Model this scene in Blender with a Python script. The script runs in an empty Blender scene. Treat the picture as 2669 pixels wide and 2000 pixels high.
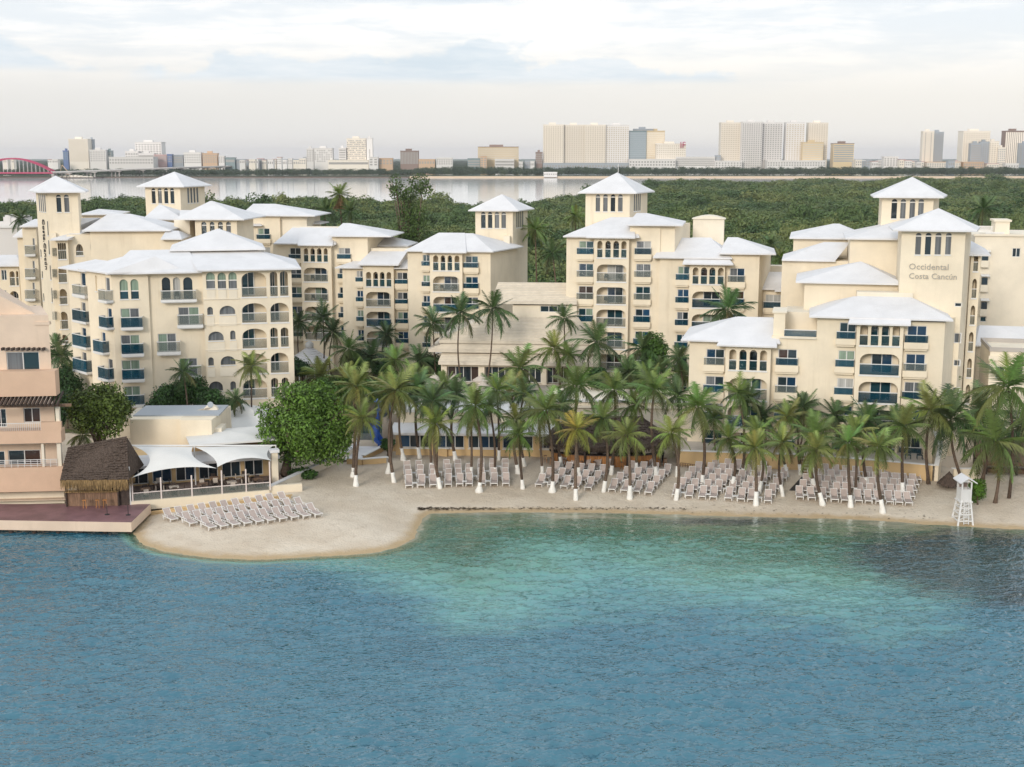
import bpy, bmesh, math, random
import numpy as np
from mathutils import Vector, Matrix

# ------------------------------------------------------------------ camera, sky, sun, exposure
SC = bpy.context.scene
COL = SC.collection
rad = math.radians
F, CX, CY, HOR = 3350.0, 1334.5, 1000.0, 408.0      # photo pixels
TH = math.atan((CY - HOR) / F)
CAMZ = 33.0
cd = bpy.data.cameras.new('camera')
cd.sensor_fit = 'HORIZONTAL'; cd.sensor_width = 36.0; cd.lens = 36.0 * F / 2669.0
cd.clip_start = 1.0; cd.clip_end = 60000.0
cam = bpy.data.objects.new('camera', cd); COL.objects.link(cam)
cam.location = (0, 0, CAMZ); cam.rotation_euler = (rad(90) - TH, 0, 0)
SC.camera = cam
SC.view_settings.view_transform = 'Standard'; SC.view_settings.look = 'None'
SC.view_settings.gamma = 1.0; SC.view_settings.use_curve_mapping = False
SC.view_settings.exposure = 0.30
SC.cycles.use_denoising = True
SC.cycles.max_bounces = 6; SC.cycles.transparent_max_bounces = 12
SC.cycles.diffuse_bounces = 3; SC.cycles.glossy_bounces = 3; SC.cycles.transmission_bounces = 3
SC.cycles.caustics_reflective = False; SC.cycles.caustics_refractive = False

SUN_EL, SUN_AZ = 20.0, 205.0          # low sun behind the camera, a little to the left
sl = bpy.data.lights.new('sun', 'SUN'); sl.energy = 1.5; sl.angle = rad(16); sl.color = (1.0, 0.93, 0.84)
so = bpy.data.objects.new('sun', sl); COL.objects.link(so); so.location = (-60, -150, 120)
_d = Vector((math.sin(rad(SUN_AZ)) * math.cos(rad(SUN_EL)), math.cos(rad(SUN_AZ)) * math.cos(rad(SUN_EL)), math.sin(rad(SUN_EL))))
so.rotation_euler = (-_d).to_track_quat('-Z', 'Y').to_euler()


class NT:
    """small wrapper to wire shader nodes"""
    def __init__(s, tree): s.t = tree; s.n = tree.nodes; s.l = tree.links
    def new(s, kind, **kw):
        n = s.n.new(kind)
        for k, v in kw.items(): setattr(n, k, v)
        return n
    def put(s, sock, v):
        if isinstance(v, bpy.types.NodeSocket): s.l.new(v, sock)
        else: sock.default_value = v
    def math(s, op, a, b=None, c=None, clamp=False):
        n = s.new('ShaderNodeMath', operation=op, use_clamp=clamp)
        s.put(n.inputs[0], a)
        if b is not None: s.put(n.inputs[1], b)
        if c is not None: s.put(n.inputs[2], c)
        return n.outputs[0]
    def mix(s, f, a, b, blend='MIX'):
        n = s.new('ShaderNodeMix', data_type='RGBA', blend_type=blend)
        s.put(n.inputs[0], f); s.put(n.inputs[6], a); s.put(n.inputs[7], b)
        return n.outputs[2]
    def noise(s, vec, scale, detail=4, rough=0.55, dist=0.0):
        n = s.new('ShaderNodeTexNoise')
        if vec is not None: s.l.new(vec, n.inputs['Vector'])
        n.inputs['Scale'].default_value = scale; n.inputs['Detail'].default_value = detail
        n.inputs['Roughness'].default_value = rough; n.inputs['Distortion'].default_value = dist
        return n.outputs['Fac']
    def map(s, vec, scale=(1, 1, 1), rot=(0, 0, 0), loc=(0, 0, 0)):
        n = s.new('ShaderNodeMapping'); s.l.new(vec, n.inputs['Vector'])
        n.inputs['Scale'].default_value = scale; n.inputs['Rotation'].default_value = rot
        n.inputs['Location'].default_value = loc
        return n.outputs[0]
    def ramp(s, f, stops):
        n = s.new('ShaderNodeValToRGB'); s.put(n.inputs[0], f)
        e = n.color_ramp.elements
        while len(e) < len(stops): e.new(0.5)
        for k, (p, c) in enumerate(stops):
            e[k].position = p; e[k].color = (c[0], c[1], c[2], 1) if not isinstance(c, (int, float)) else (c, c, c, 1)
        return n.outputs[0]
    def step(s, x, a, b):
        n = s.new('ShaderNodeMapRange', interpolation_type='SMOOTHSTEP')
        s.put(n.inputs[0], x); n.inputs[1].default_value = a; n.inputs[2].default_value = b
        return n.outputs[0]


def build_world():
    w = bpy.data.worlds.new('World'); SC.world = w; w.use_nodes = True
    t = NT(w.node_tree); t.n.clear()
    tc = t.new('ShaderNodeTexCoord').outputs['Generated']
    sky = t.new('ShaderNodeTexSky', sky_type='NISHITA', sun_disc=False)
    sky.sun_elevation = rad(SUN_EL); sky.sun_rotation = rad(SUN_AZ); sky.altitude = 30
    sky.air_density = 1.0; sky.dust_density = 2.5; sky.ozone_density = 1.0
    sep = t.new('ShaderNodeSeparateXYZ'); t.l.new(tc, sep.inputs[0])
    X, Y, Z = sep.outputs
    az = t.math('ARCTAN2', X, Y)                                   # 0 straight ahead, right positive
    el = t.math('ARCSINE', Z)
    cmb = t.new('ShaderNodeCombineXYZ'); t.put(cmb.inputs[0], az); t.put(cmb.inputs[1], t.math('MULTIPLY', el, 4.5)); t.put(cmb.inputs[2], 0.0)
    p = cmb.outputs[0]
    n1 = t.noise(p, 3.2, 7, 0.6, 0.35)                             # streaky high deck
    n2 = t.noise(t.map(p, (1, 1, 1), loc=(3.7, 1.3, 0)), 9.0, 8, 0.62, 0.2)
    cm2 = t.new('ShaderNodeCombineXYZ'); t.put(cm2.inputs[0], az); t.put(cm2.inputs[1], t.math('MULTIPLY', el, 1.7)); t.put(cm2.inputs[2], 0.7)
    n3 = t.noise(cm2.outputs[0], 17.0, 8, 0.58, 0.15)                # puffs along the cloud tops
    n4 = t.noise(t.map(p, (1, 1.6, 1), loc=(1.1, 5.2, 0)), 11.0, 8, 0.62, 0.3)
    # overcast deck: nearly white, a little warmer to the right and near the horizon
    warm = t.mix(t.step(az, -0.35, 0.45), (7.5, 7.35, 7.1, 1), (8.3, 8.0, 7.5, 1))
    hf = t.math('ADD', t.math('MULTIPLY', n1, 0.6), t.math('MULTIPLY', n4, 0.4))
    high = t.mix(t.step(hf, 0.41, 0.57), (7.6, 7.95, 8.3, 1), (9.9, 9.6, 9.3, 1))
    base = t.mix(t.step(el, 0.035, 0.10), warm, high)
    pink = t.mix(t.step(el, 0.0, 0.02), (7.6, 7.2, 6.85, 1), base)
    # the long blue grey bank of cloud, flat below, ragged on top
    def bank(a0, a1, e0, e1, soft=0.05):
        x = t.math('DIVIDE', t.math('SUBTRACT', az, (a0 + a1) / 2), (a1 - a0) / 2)
        prof = t.math('SUBTRACT', 1.0, t.math('POWER', t.math('ABSOLUTE', x), 2.2), clamp=True)
        rag = t.math('MULTIPLY', t.math('SUBTRACT', n3, 0.48), 2.6)
        top = t.math('MULTIPLY_ADD', t.math('ADD', t.math('MULTIPLY', prof, 0.72), t.math('MULTIPLY', rag, 0.8)), (e1 - e0), e0)
        up = t.math('MULTIPLY_ADD', t.math('SUBTRACT', top, el), 210.0, 0.2, clamp=True)
        lo = t.step(t.math('ADD', el, t.math('MULTIPLY', n1, 0.006)), e0, e0 + 0.009)
        inx = t.math('MULTIPLY', prof, 4.0, clamp=True)
        return t.math('MULTIPLY', t.math('MULTIPLY', up, lo), inx)
    b1 = bank(-0.29, 0.19, 0.0545, 0.085)
    b2 = bank(-0.47, -0.30, 0.061, 0.083)
    b3 = bank(-0.24, 0.02, 0.112, 0.13)
    m = t.math('MAXIMUM', t.math('MAXIMUM', b1, b2), b3)
    bcol = t.mix(t.step(n4, 0.3, 0.68), (5.9, 6.8, 7.6, 1), (7.5, 7.95, 8.4, 1))
    c = t.mix(t.math('MULTIPLY', m, 0.85), pink, bcol)
    c = t.mix(t.step(el, 0.14, 0.45), c, (7.7, 8.35, 9.1, 1))           # the deck thins out towards the zenith
    # thin places let the clear sky through
    c = t.mix(0.10, c, sky.outputs[0])
    # below the horizon the world only mirrors the land
    c = t.mix(t.step(el, -0.06, 0.0), (2.2, 2.2, 2.1, 1), c)
    bg = t.new('ShaderNodeBackground'); t.l.new(c, bg.inputs[0]); bg.inputs[1].default_value = 0.1
    out = t.new('ShaderNodeOutputWorld'); t.l.new(bg.outputs[0], out.inputs[0])
build_world()

# ------------------------------------------------------------------ pixel to place
CT, ST = math.cos(TH), math.sin(TH)
def ray(px, py):
    a, b = (px - CX) / F, -(py - CY) / F
    return Vector((a, CT + b * ST, -ST + b * CT))
def atY(px, py, Y):
    d = ray(px, py); k = Y / d.y
    return Vector((d.x * k, Y, CAMZ + d.z * k))
def atZ(px, py, z):
    d = ray(px, py); k = (z - CAMZ) / d.z
    return Vector((d.x * k, d.y * k, z))
def zm(x0, y0, k=4.422): return lambda x, y: (x0 + x / k, y0 + y / k)
A, B, C, D, E = zm(0, 420), zm(0, 740), zm(0, 1050), zm(400, 560), zm(400, 850)
FZ = zm(300, 1120, 3.687)
G, Hh, I, J, K, L = zm(850, 480), zm(850, 800), zm(850, 1050), zm(1300, 430), zm(1300, 750), zm(1300, 1050)
M, N, O, P, Q, R = zm(1750, 540), zm(1750, 800), zm(1750, 1080), zm(2169, 440), zm(2169, 760), zm(2169, 1080)
TE = zm(330, 1120, 5.144)
FA, FB, FC, FD = zm(0, 320, 3.301), zm(670, 320, 3.301), zm(1340, 290, 3.301), zm(2000, 290, 3.306)

# ------------------------------------------------------------------ objects and labels
ORD = ['first', 'second', 'third', 'fourth', 'fifth', 'sixth', 'seventh', 'eighth', 'ninth', 'tenth', 'eleventh', 'twelfth',
       'thirteenth', 'fourteenth', 'fifteenth', 'sixteenth', 'seventeenth', 'eighteenth', 'nineteenth', 'twentieth']
TENS = {2: 'twenty', 3: 'thirty', 4: 'forty', 5: 'fifty', 6: 'sixty'}
def ordw(k):
    if k < 20: return ORD[k]
    t, r = divmod(k + 1, 10)
    return (TENS[t][:-1] + 'ieth') if r == 0 else TENS[t] + '-' + ORD[r - 1]
def T(o, label=None, cat=None, group=None, kind=None):
    if label: o['label'] = label
    if cat: o['category'] = cat
    if group: o['group'] = group
    if kind: o['kind'] = kind
    return o
def empty(name, loc=(0, 0, 0), rz=0.0):
    o = bpy.data.objects.new(name, None); COL.objects.link(o)
    o.location = loc; o.rotation_euler = (0, 0, rz); o.empty_display_size = 0.5
    return o
def add(name, me, parent=None, loc=(0, 0, 0), rot=(0, 0, 0), scale=None):
    o = bpy.data.objects.new(name, me); COL.objects.link(o)
    o.parent = parent; o.location = loc; o.rotation_euler = rot
    if scale is not None: o.scale = scale if not isinstance(scale, (int, float)) else (scale,) * 3
    return o

class MB:
    """collects polygons, then becomes one mesh"""
    def __init__(s): s.v = []; s.f = []; s.m = []; s.mi = 0
    def poly(s, pts):
        n = len(s.v); s.v += [tuple(p) for p in pts]; s.f.append(tuple(range(n, n + len(pts)))); s.m.append(s.mi); return s
    def box(s, x0, x1, y0, y1, z0, z1):
        n = len(s.v)
        s.v += [(x0, y0, z0), (x1, y0, z0), (x1, y1, z0), (x0, y1, z0), (x0, y0, z1), (x1, y0, z1), (x1, y1, z1), (x0, y1, z1)]
        for q in ((0, 3, 2, 1), (4, 5, 6, 7), (0, 1, 5, 4), (1, 2, 6, 5), (2, 3, 7, 6), (3, 0, 4, 7)):
            s.f.append(tuple(n + i for i in q)); s.m.append(s.mi)
        return s
    def bar(s, a, b, w, h=None):
        """square bar from a to b"""
        a, b = Vector(a), Vector(b); h = h or w
        d = (b - a).normalized()
        up = Vector((0, 0, 1)) if abs(d.z) < 0.95 else Vector((1, 0, 0))
        x = d.cross(up).normalized() * w / 2; y = x.cross(d).normalized() * h / 2
        n = len(s.v)
        s.v += [tuple(p + sx * x + sy * y) for p in (a, b) for sx, sy in ((-1, -1), (1, -1), (1, 1), (-1, 1))]
        for q in ((3, 2, 1, 0), (4, 5, 6, 7), (0, 1, 5, 4), (1, 2, 6, 5), (2, 3, 7, 6), (3, 0, 4, 7)):
            s.f.append(tuple(n + i for i in q)); s.m.append(s.mi)
        return s
    def tube(s, pts, rr, sides=7, cap=True):
        pts = [Vector(p) for p in pts]
        if isinstance(rr, (int, float)): rr = [rr] * len(pts)
        n = len(s.v); k = len(pts)
        for i, p in enumerate(pts):
            d = (pts[min(i + 1, k - 1)] - pts[max(i - 1, 0)]).normalized()
            up = Vector((0, 1, 0)) if abs(d.y) < 0.9 else Vector((1, 0, 0))
            x = d.cross(up).normalized(); y = x.cross(d)
            for j in range(sides):
                a = 2 * math.pi * j / sides
                s.v.append(tuple(p + rr[i] * (math.cos(a) * x + math.sin(a) * y)))
        for i in range(k - 1):
            for j in range(sides):
                j2 = (j + 1) % sides
                s.f.append((n + i * sides + j, n + (i + 1) * sides + j, n + (i + 1) * sides + j2, n + i * sides + j2)); s.m.append(s.mi)
        if cap:
            s.f.append(tuple(n + j for j in range(sides))); s.m.append(s.mi)
            s.f.append(tuple(n + (k - 1) * sides + j for j in reversed(range(sides)))); s.m.append(s.mi)
        return s
    def mesh(s, name, *mats, smooth=False):
        me = bpy.data.meshes.new(name); me.from_pydata(s.v, [], s.f)
        for m in mats:
            if m: me.materials.append(m)
        if len(mats) > 1: me.polygons.foreach_set('material_index', s.m)
        if smooth: me.polygons.foreach_set('use_smooth', [True] * len(s.f))
        me.update(); return me
    def obj(s, name, mat, parent=None, loc=(0, 0, 0), rot=(0, 0, 0), smooth=False):
        ms = mat if isinstance(mat, (list, tuple)) else [mat]
        return add(name, s.mesh(name, *ms, smooth=smooth), parent, loc, rot)

# ------------------------------------------------------------------ materials
MAT = {}
def material(name, col, rough=0.7, spec=0.4, var=0.0, vscale=1.0, bump=0.0, bscale=8.0, metal=0.0, alpha=1.0, objvar=0.0, stain=0.0, stretch=(1, 1, 1), objcol=False, col2=None, coat=0.0):
    m = bpy.data.materials.new(name); m.use_nodes = True
    t = NT(m.node_tree); b = t.n['Principled BSDF']
    b.inputs['Roughness'].default_value = rough; b.inputs['Specular IOR Level'].default_value = spec
    b.inputs['Metallic'].default_value = metal
    c = (*col, 1)
    geo = t.new('ShaderNodeNewGeometry').outputs['Position']
    out = c
    if var or col2:
        pv = t.map(geo, stretch)
        n = t.noise(pv, vscale, 5, 0.6)
        lo = tuple(max(0, x * (1 - var)) for x in col) + (1,)
        hi = (*col2, 1) if col2 else tuple(x * (1 + var) for x in col) + (1,)
        out = t.mix(t.step(n, 0.3, 0.7), lo, hi)
    if stain:                                   # rain streaks and grime, runs downwards
        n = t.noise(t.map(geo, (1.3, 1.3, 0.10)), 1.0, 6, 0.65)
        n2 = t.noise(geo, 0.22, 4, 0.6)
        f = t.math('MULTIPLY', t.step(n, 0.5, 0.78), t.step(n2, 0.35, 0.7))
        dark = tuple(x * k for x, k in zip(col, (0.66, 0.62, 0.55))) + (1,)
        out = t.mix(t.math('MULTIPLY', f, stain), out, dark)
    if objvar:
        r = t.new('ShaderNodeObjectInfo').outputs['Random']
        k = t.math('MULTIPLY_ADD', r, 2 * objvar, 1 - objvar)
        out = t.mix(1.0, out, k, 'MULTIPLY')
        out = out
    if objcol:
        out = t.mix(1.0, out, t.new('ShaderNodeObjectInfo').outputs['Color'], 'MULTIPLY')
    t.put(b.inputs['Base Color'], out)
    if bump:
        bn = t.new('ShaderNodeBump'); bn.inputs['Strength'].default_value = 1.0; bn.inputs['Distance'].default_value = bump
        t.l.new(t.noise(geo, bscale, 4, 0.6), bn.inputs['Height']); t.l.new(bn.outputs[0], b.inputs['Normal'])
    if coat: b.inputs['Coat Weight'].default_value = coat
    if alpha < 1: b.inputs['Alpha'].default_value = alpha
    MAT[name] = m
    return m
def hexc(h, k=1.0):
    v = [int(h[i:i + 2], 16) / 255 for i in (0, 2, 4)]
    return tuple(((x / 12.92) if x <= 0.04045 else ((x + 0.055) / 1.055) ** 2.4) * k for x in v)

material('stucco', (0.80, 0.70, 0.54), 0.85, 0.25, var=0.06, vscale=0.3, bump=0.006, bscale=14, stain=0.5)
material('stucco_pale', (0.80, 0.72, 0.585), 0.85, 0.25, var=0.05, vscale=0.4, stain=0.25)
material('stucco_pink', (0.72, 0.565, 0.435), 0.85, 0.25, var=0.06, vscale=0.4, stain=0.35)
material('band_peach', (0.66, 0.455, 0.32), 0.85, 0.25, var=0.04, vscale=0.6, stain=0.2)
material('wall_ochre', (0.64, 0.455, 0.24), 0.85, 0.25, var=0.06, vscale=0.6, stain=0.35)
material('roof_white', (0.71, 0.70, 0.70), 0.6, 0.3, var=0.05, vscale=0.4, stain=0.28)
material('white', (0.74, 0.73, 0.71), 0.5, 0.4, var=0.03, vscale=1.5)
material('whitewash', (0.80, 0.78, 0.73), 0.8, 0.2, var=0.08, vscale=2.5)
material('tile_roof', (0.66, 0.59, 0.485), 0.8, 0.3, var=0.06, vscale=1.2, objvar=0.05, stain=0.25)
material('glass_dark', (0.016, 0.03, 0.04), 0.06, 0.6, objvar=0.4)
material('glass_teal', (0.012, 0.055, 0.075), 0.06, 0.6, objvar=0.4)
material('glass_blue', (0.012, 0.048, 0.10), 0.07, 0.6, objvar=0.4)
material('glass_warm', (0.05, 0.028, 0.022), 0.08, 0.6, objvar=0.4)
material('curtain_green', (0.22, 0.30, 0.23), 0.25, 0.6, var=0.25, vscale=1.0, stretch=(6, 6, 0.1), objvar=0.12)
material('curtain_grey', (0.13, 0.14, 0.15), 0.2, 0.6, var=0.3, vscale=1.0, stretch=(6, 6, 0.1), objvar=0.2)
material('curtain_white', (0.42, 0.42, 0.40), 0.3, 0.5, var=0.2, vscale=1.0, stretch=(6, 6, 0.1), objvar=0.1)
material('balcony_blue', (0.006, 0.065, 0.105), 0.05, 0.6, alpha=0.56, objvar=0.35)
material('arcade_glass', (0.02, 0.065, 0.075), 0.06, 0.6, alpha=0.6, objvar=0.35)
material('balcony_clear', (0.20, 0.23, 0.21), 0.08, 0.6, alpha=0.30)
material('metal_dark', (0.03, 0.03, 0.032), 0.5, 0.4)
material('chair_dark', (0.025, 0.028, 0.027), 0.5, 0.4)
material('trunk', (0.12, 0.085, 0.062), 0.9, 0.2, var=0.35, vscale=5, stretch=(1, 1, 3), bump=0.03, bscale=6, objvar=0.35)
material('frond', (0.92, 0.92, 0.92), 0.5, 0.35, var=0.18, vscale=2.5, objvar=0.3, objcol=True)
material('leaf', (0.055, 0.105, 0.024), 0.5, 0.35, var=0.5, vscale=1.6, objvar=0.1, objcol=True)
material('bark', (0.13, 0.095, 0.07), 0.9, 0.2, var=0.4, vscale=3, bump=0.05, bscale=4)
material('thatch', (0.092, 0.068, 0.054), 0.95, 0.1, var=0.45, vscale=3.5, stretch=(3, 3, 0.6), bump=0.05, bscale=9)
material('straw', (0.27, 0.18, 0.085), 0.9, 0.1, var=0.5, vscale=6, stretch=(3, 3, 0.3))
material('wood', (0.22, 0.135, 0.085), 0.7, 0.3, var=0.3, vscale=3, stretch=(4, 4, 0.4), objvar=0.25)
material('wood_orange', (0.42, 0.19, 0.065), 0.6, 0.3, var=0.3, vscale=2.5, stretch=(4, 4, 0.5), objvar=0.15)
material('wood_dark', (0.06, 0.042, 0.034), 0.7, 0.3, var=0.3, vscale=3)
material('deck_maroon', (0.20, 0.105, 0.11), 0.45, 0.4, var=0.25, vscale=0.5)
material('sling', (0.47, 0.385, 0.34), 0.75, 0.3, var=0.06, vscale=3, objvar=0.09)
material('resin_white', (0.76, 0.74, 0.71), 0.45, 0.4)
material('canvas', (0.72, 0.705, 0.67), 0.8, 0.2, var=0.04, vscale=0.5)
material('umbrella', (0.52, 0.45, 0.38), 0.8, 0.2, objvar=0.06)
material('rail_pink', (0.75, 0.66, 0.62), 0.5, 0.4)
material('paving', (0.50, 0.44, 0.37), 0.85, 0.25, var=0.12, vscale=0.6)
material('lagoon_sand', (0.60, 0.47, 0.34), 0.9, 0.2)
material('far_white', (0.74, 0.71, 0.68), 0.7, 0.3, objvar=0.1)
material('far_cream', (0.80, 0.73, 0.63), 0.7, 0.3, objvar=0.08)
material('far_grey', (0.36, 0.39, 0.42), 0.6, 0.3, objvar=0.15)
material('far_brown', (0.26, 0.19, 0.16), 0.7, 0.3, objvar=0.15)
material('far_ochre', (0.60, 0.42, 0.28), 0.7, 0.3, objvar=0.1)
material('far_pink', (0.55, 0.38, 0.36), 0.7, 0.3, objvar=0.1)
material('far_blue', (0.13, 0.19, 0.36), 0.6, 0.3)
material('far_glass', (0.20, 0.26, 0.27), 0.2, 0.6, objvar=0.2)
material('far_gold_glint', (0.62, 0.49, 0.30), 0.25, 0.6, objvar=0.1)  # low sun glinting off far facades, painted in as a gold base colour
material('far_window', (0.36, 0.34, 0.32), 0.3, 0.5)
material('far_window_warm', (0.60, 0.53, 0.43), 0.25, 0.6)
material('bridge_red', (0.42, 0.055, 0.12), 0.6, 0.3)
material('concrete', (0.42, 0.39, 0.36), 0.85, 0.2, var=0.15, vscale=0.05)
material('seaweed', (0.05, 0.035, 0.022), 0.9, 0.1)
material('skin', (0.20, 0.11, 0.075), 0.6, 0.3)
material('cloth_white', (0.72, 0.72, 0.72), 0.8, 0.2)
material('cloth_black', (0.012, 0.012, 0.016), 0.8, 0.2)
material('hair', (0.01, 0.008, 0.007), 0.6, 0.3)
material('sign_grey', (0.40, 0.37, 0.32), 0.6, 0.3)
material('slide_blue', (0.02, 0.10, 0.42), 0.35, 0.5)

# ------------------------------------------------------------------ beach, sea, land
rng = np.random.default_rng(7)
random.seed(7)
SHORE_PX = [(345, 1390), (353, 1396), (358, 1407), (381, 1424), (422, 1436), (490, 1448), (558, 1456), (625, 1458), (693, 1459), (761, 1455), (900, 1448),
            (989, 1440), (1045, 1424), (1080, 1403), (1092, 1372), (1104, 1350), (1122, 1339), (1250, 1336), (1400, 1336), (1560, 1337),
            (1750, 1341), (1900, 1346), (2169, 1352), (2300, 1358), (2400, 1367), (2480, 1371), (2669, 1381)]
SH = np.array([atZ(x, y, 0.0)[:2] for x, y in SHORE_PX])
SH = np.vstack([[[-400, 116.0]], [[SH[0][0] - 0.5, 116.0]], SH, [[200.0, 103.0]], [[700, 90.0]]])
def sdist(x, y):
    """distance to the waterline, positive on land"""
    x = np.asarray(x, float); y = np.asarray(y, float)
    best = np.full(x.shape, 1e9)
    for a, b in zip(SH[:-1], SH[1:]):
        d = b - a; L2 = d @ d
        t = np.clip(((x - a[0]) * d[0] + (y - a[1]) * d[1]) / L2, 0, 1)
        best = np.minimum(best, np.hypot(x - a[0] - t * d[0], y - a[1] - t * d[1]))
    xs = np.interp(x, SH[:, 0], SH[:, 1])
    return np.where(y > xs, best, -best)
def sand_h(x, y):
    d = sdist(x, y)
    return np.where(d > 0, 1.2 * (1 - np.exp(-np.maximum(d, 0) / 6.5)), np.maximum(-2.0, 0.22 * d))
SHL = [(float(a[0]), float(a[1]), float(b[0]), float(b[1])) for a, b in zip(SH[:-1], SH[1:])]
def sand_s(x, y):
    """the same height for one point"""
    best = 1e18; ys = None
    for ax, ay, bx, by in SHL:
        dx, dy = bx - ax, by - ay; t = ((x - ax) * dx + (y - ay) * dy) / (dx * dx + dy * dy); t = 0.0 if t < 0 else 1.0 if t > 1 else t
        q = (x - ax - t * dx) ** 2 + (y - ay - t * dy) ** 2
        if q < best: best = q
        if ys is None and ax <= x <= bx: ys = ay + (by - ay) * (x - ax) / (dx or 1e-9)
    d = math.sqrt(best)
    return 1.2 * (1 - math.exp(-d / 6.5)) if ys is None or y > ys else max(-2.0, -.22 * d)
def ground_at(px, py, extra=0.0):
    """where the ray through a photo pixel meets the sand"""
    lo, hi = 80.0, 400.0
    d = ray(px, py)
    for _ in range(26):
        mid = (lo + hi) / 2; k = mid / d.y
        if CAMZ + d.z * k > sand_s(d.x * k, mid) + extra: lo = mid
        else: hi = mid
    k = lo / d.y
    return Vector((d.x * k, lo, sand_s(d.x * k, lo) + extra))

def grid_mesh(name, xs, ys, zf, mat, attr=None, smooth=True):
    gx, gy = np.meshgrid(xs, ys); gz = zf(gx, gy)
    nx, ny = len(xs), len(ys)
    v = np.stack([gx, gy, gz], -1).reshape(-1, 3)
    i = np.arange(nx * ny).reshape(ny, nx)
    f = np.stack([i[:-1, :-1], i[:-1, 1:], i[1:, 1:], i[1:, :-1]], -1).reshape(-1, 4)
    me = bpy.data.meshes.new(name)
    me.vertices.add(len(v)); me.vertices.foreach_set('co', v.ravel())
    me.loops.add(f.size); me.loops.foreach_set('vertex_index', f.ravel())
    me.polygons.add(len(f)); me.polygons.foreach_set('loop_start', np.arange(0, f.size, 4))
    if smooth: me.polygons.foreach_set('use_smooth', np.ones(len(f), bool))
    me.update(calc_edges=True); me.materials.append(mat)
    if attr:
        for nm, fn in attr.items():
            a = me.attributes.new(nm, 'FLOAT', 'POINT'); a.data.foreach_set('value', fn(gx, gy).ravel().astype(np.float32))
    return me

def lumps(x, y, s, seed=0.0):
    return (np.sin(x * s + 1.3 * np.sin(y * s * 0.7 + seed)) + np.sin(y * s * 1.1 + 1.7 * np.sin(x * s * 0.6 + seed * 2))) * 0.5

def sand_material():
    m = bpy.data.materials.new('sand'); m.use_nodes = True
    t = NT(m.node_tree); b = t.n['Principled BSDF']
    b.inputs['Roughness'].default_value = 0.9; b.inputs['Specular IOR Level'].default_value = 0.2
    pos = t.new('ShaderNodeNewGeometry').outputs['Position']
    z = t.new('ShaderNodeSeparateXYZ'); t.l.new(pos, z.inputs[0])
    n1 = t.noise(pos, 0.16, 5, 0.6); n2 = t.noise(pos, 1.1, 5, 0.65); n3 = t.noise(pos, 5.5, 4, 0.6)
    c = t.mix(t.step(n1, 0.35, 0.68), (0.61, 0.51, 0.39, 1), (0.72, 0.625, 0.50, 1))
    c = t.mix(t.math('MULTIPLY', t.step(n2, 0.52, 0.75), 0.5), c, (0.47, 0.375, 0.28, 1))
    c = t.mix(t.math('MULTIPLY', t.step(n3, 0.6, 0.75), 0.25), c, (0.42, 0.34, 0.26, 1))
    back = t.step(z.outputs[1], 122.0, 131.0)                       # palm shade over the rear beach, painted into the sand colour
    c = t.mix(t.math('MULTIPLY', back, 0.55), c, (0.46, 0.39, 0.315, 1))
    wob = t.math('MULTIPLY_ADD', n2, 0.18, z.outputs[2])
    c = t.mix(t.step(wob, 0.34, 0.14), c, (0.50, 0.37, 0.22, 1))      # damp rim
    t.l.new(c, b.inputs['Base Color'])
    bn = t.new('ShaderNodeBump'); bn.inputs['Distance'].default_value = 0.14; bn.inputs['Strength'].default_value = 0.9
    t.l.new(t.math('ADD', n3, n2), bn.inputs['Height']); t.l.new(bn.outputs[0], b.inputs['Normal'])
    return m
sand = sand_material()
xs = np.concatenate([np.linspace(-400, -75, 14)[:-1], np.arange(-75, 80, 0.5), np.linspace(80, 400, 14)[1:]])
ys = np.concatenate([np.arange(96, 146, 0.5), np.array([150., 160])])
T(add('beach', grid_mesh('beach', xs, ys, lambda x, y: sand_h(x, y) + 0.03 * lumps(x, y, 1.9) * (sdist(x, y) > 0.3) + 0.02 * lumps(x + 5, y, 4.1, 2.0) * (sdist(x, y) > 0.3) - 0.3 * (y > 147), sand)), kind='structure')

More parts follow.
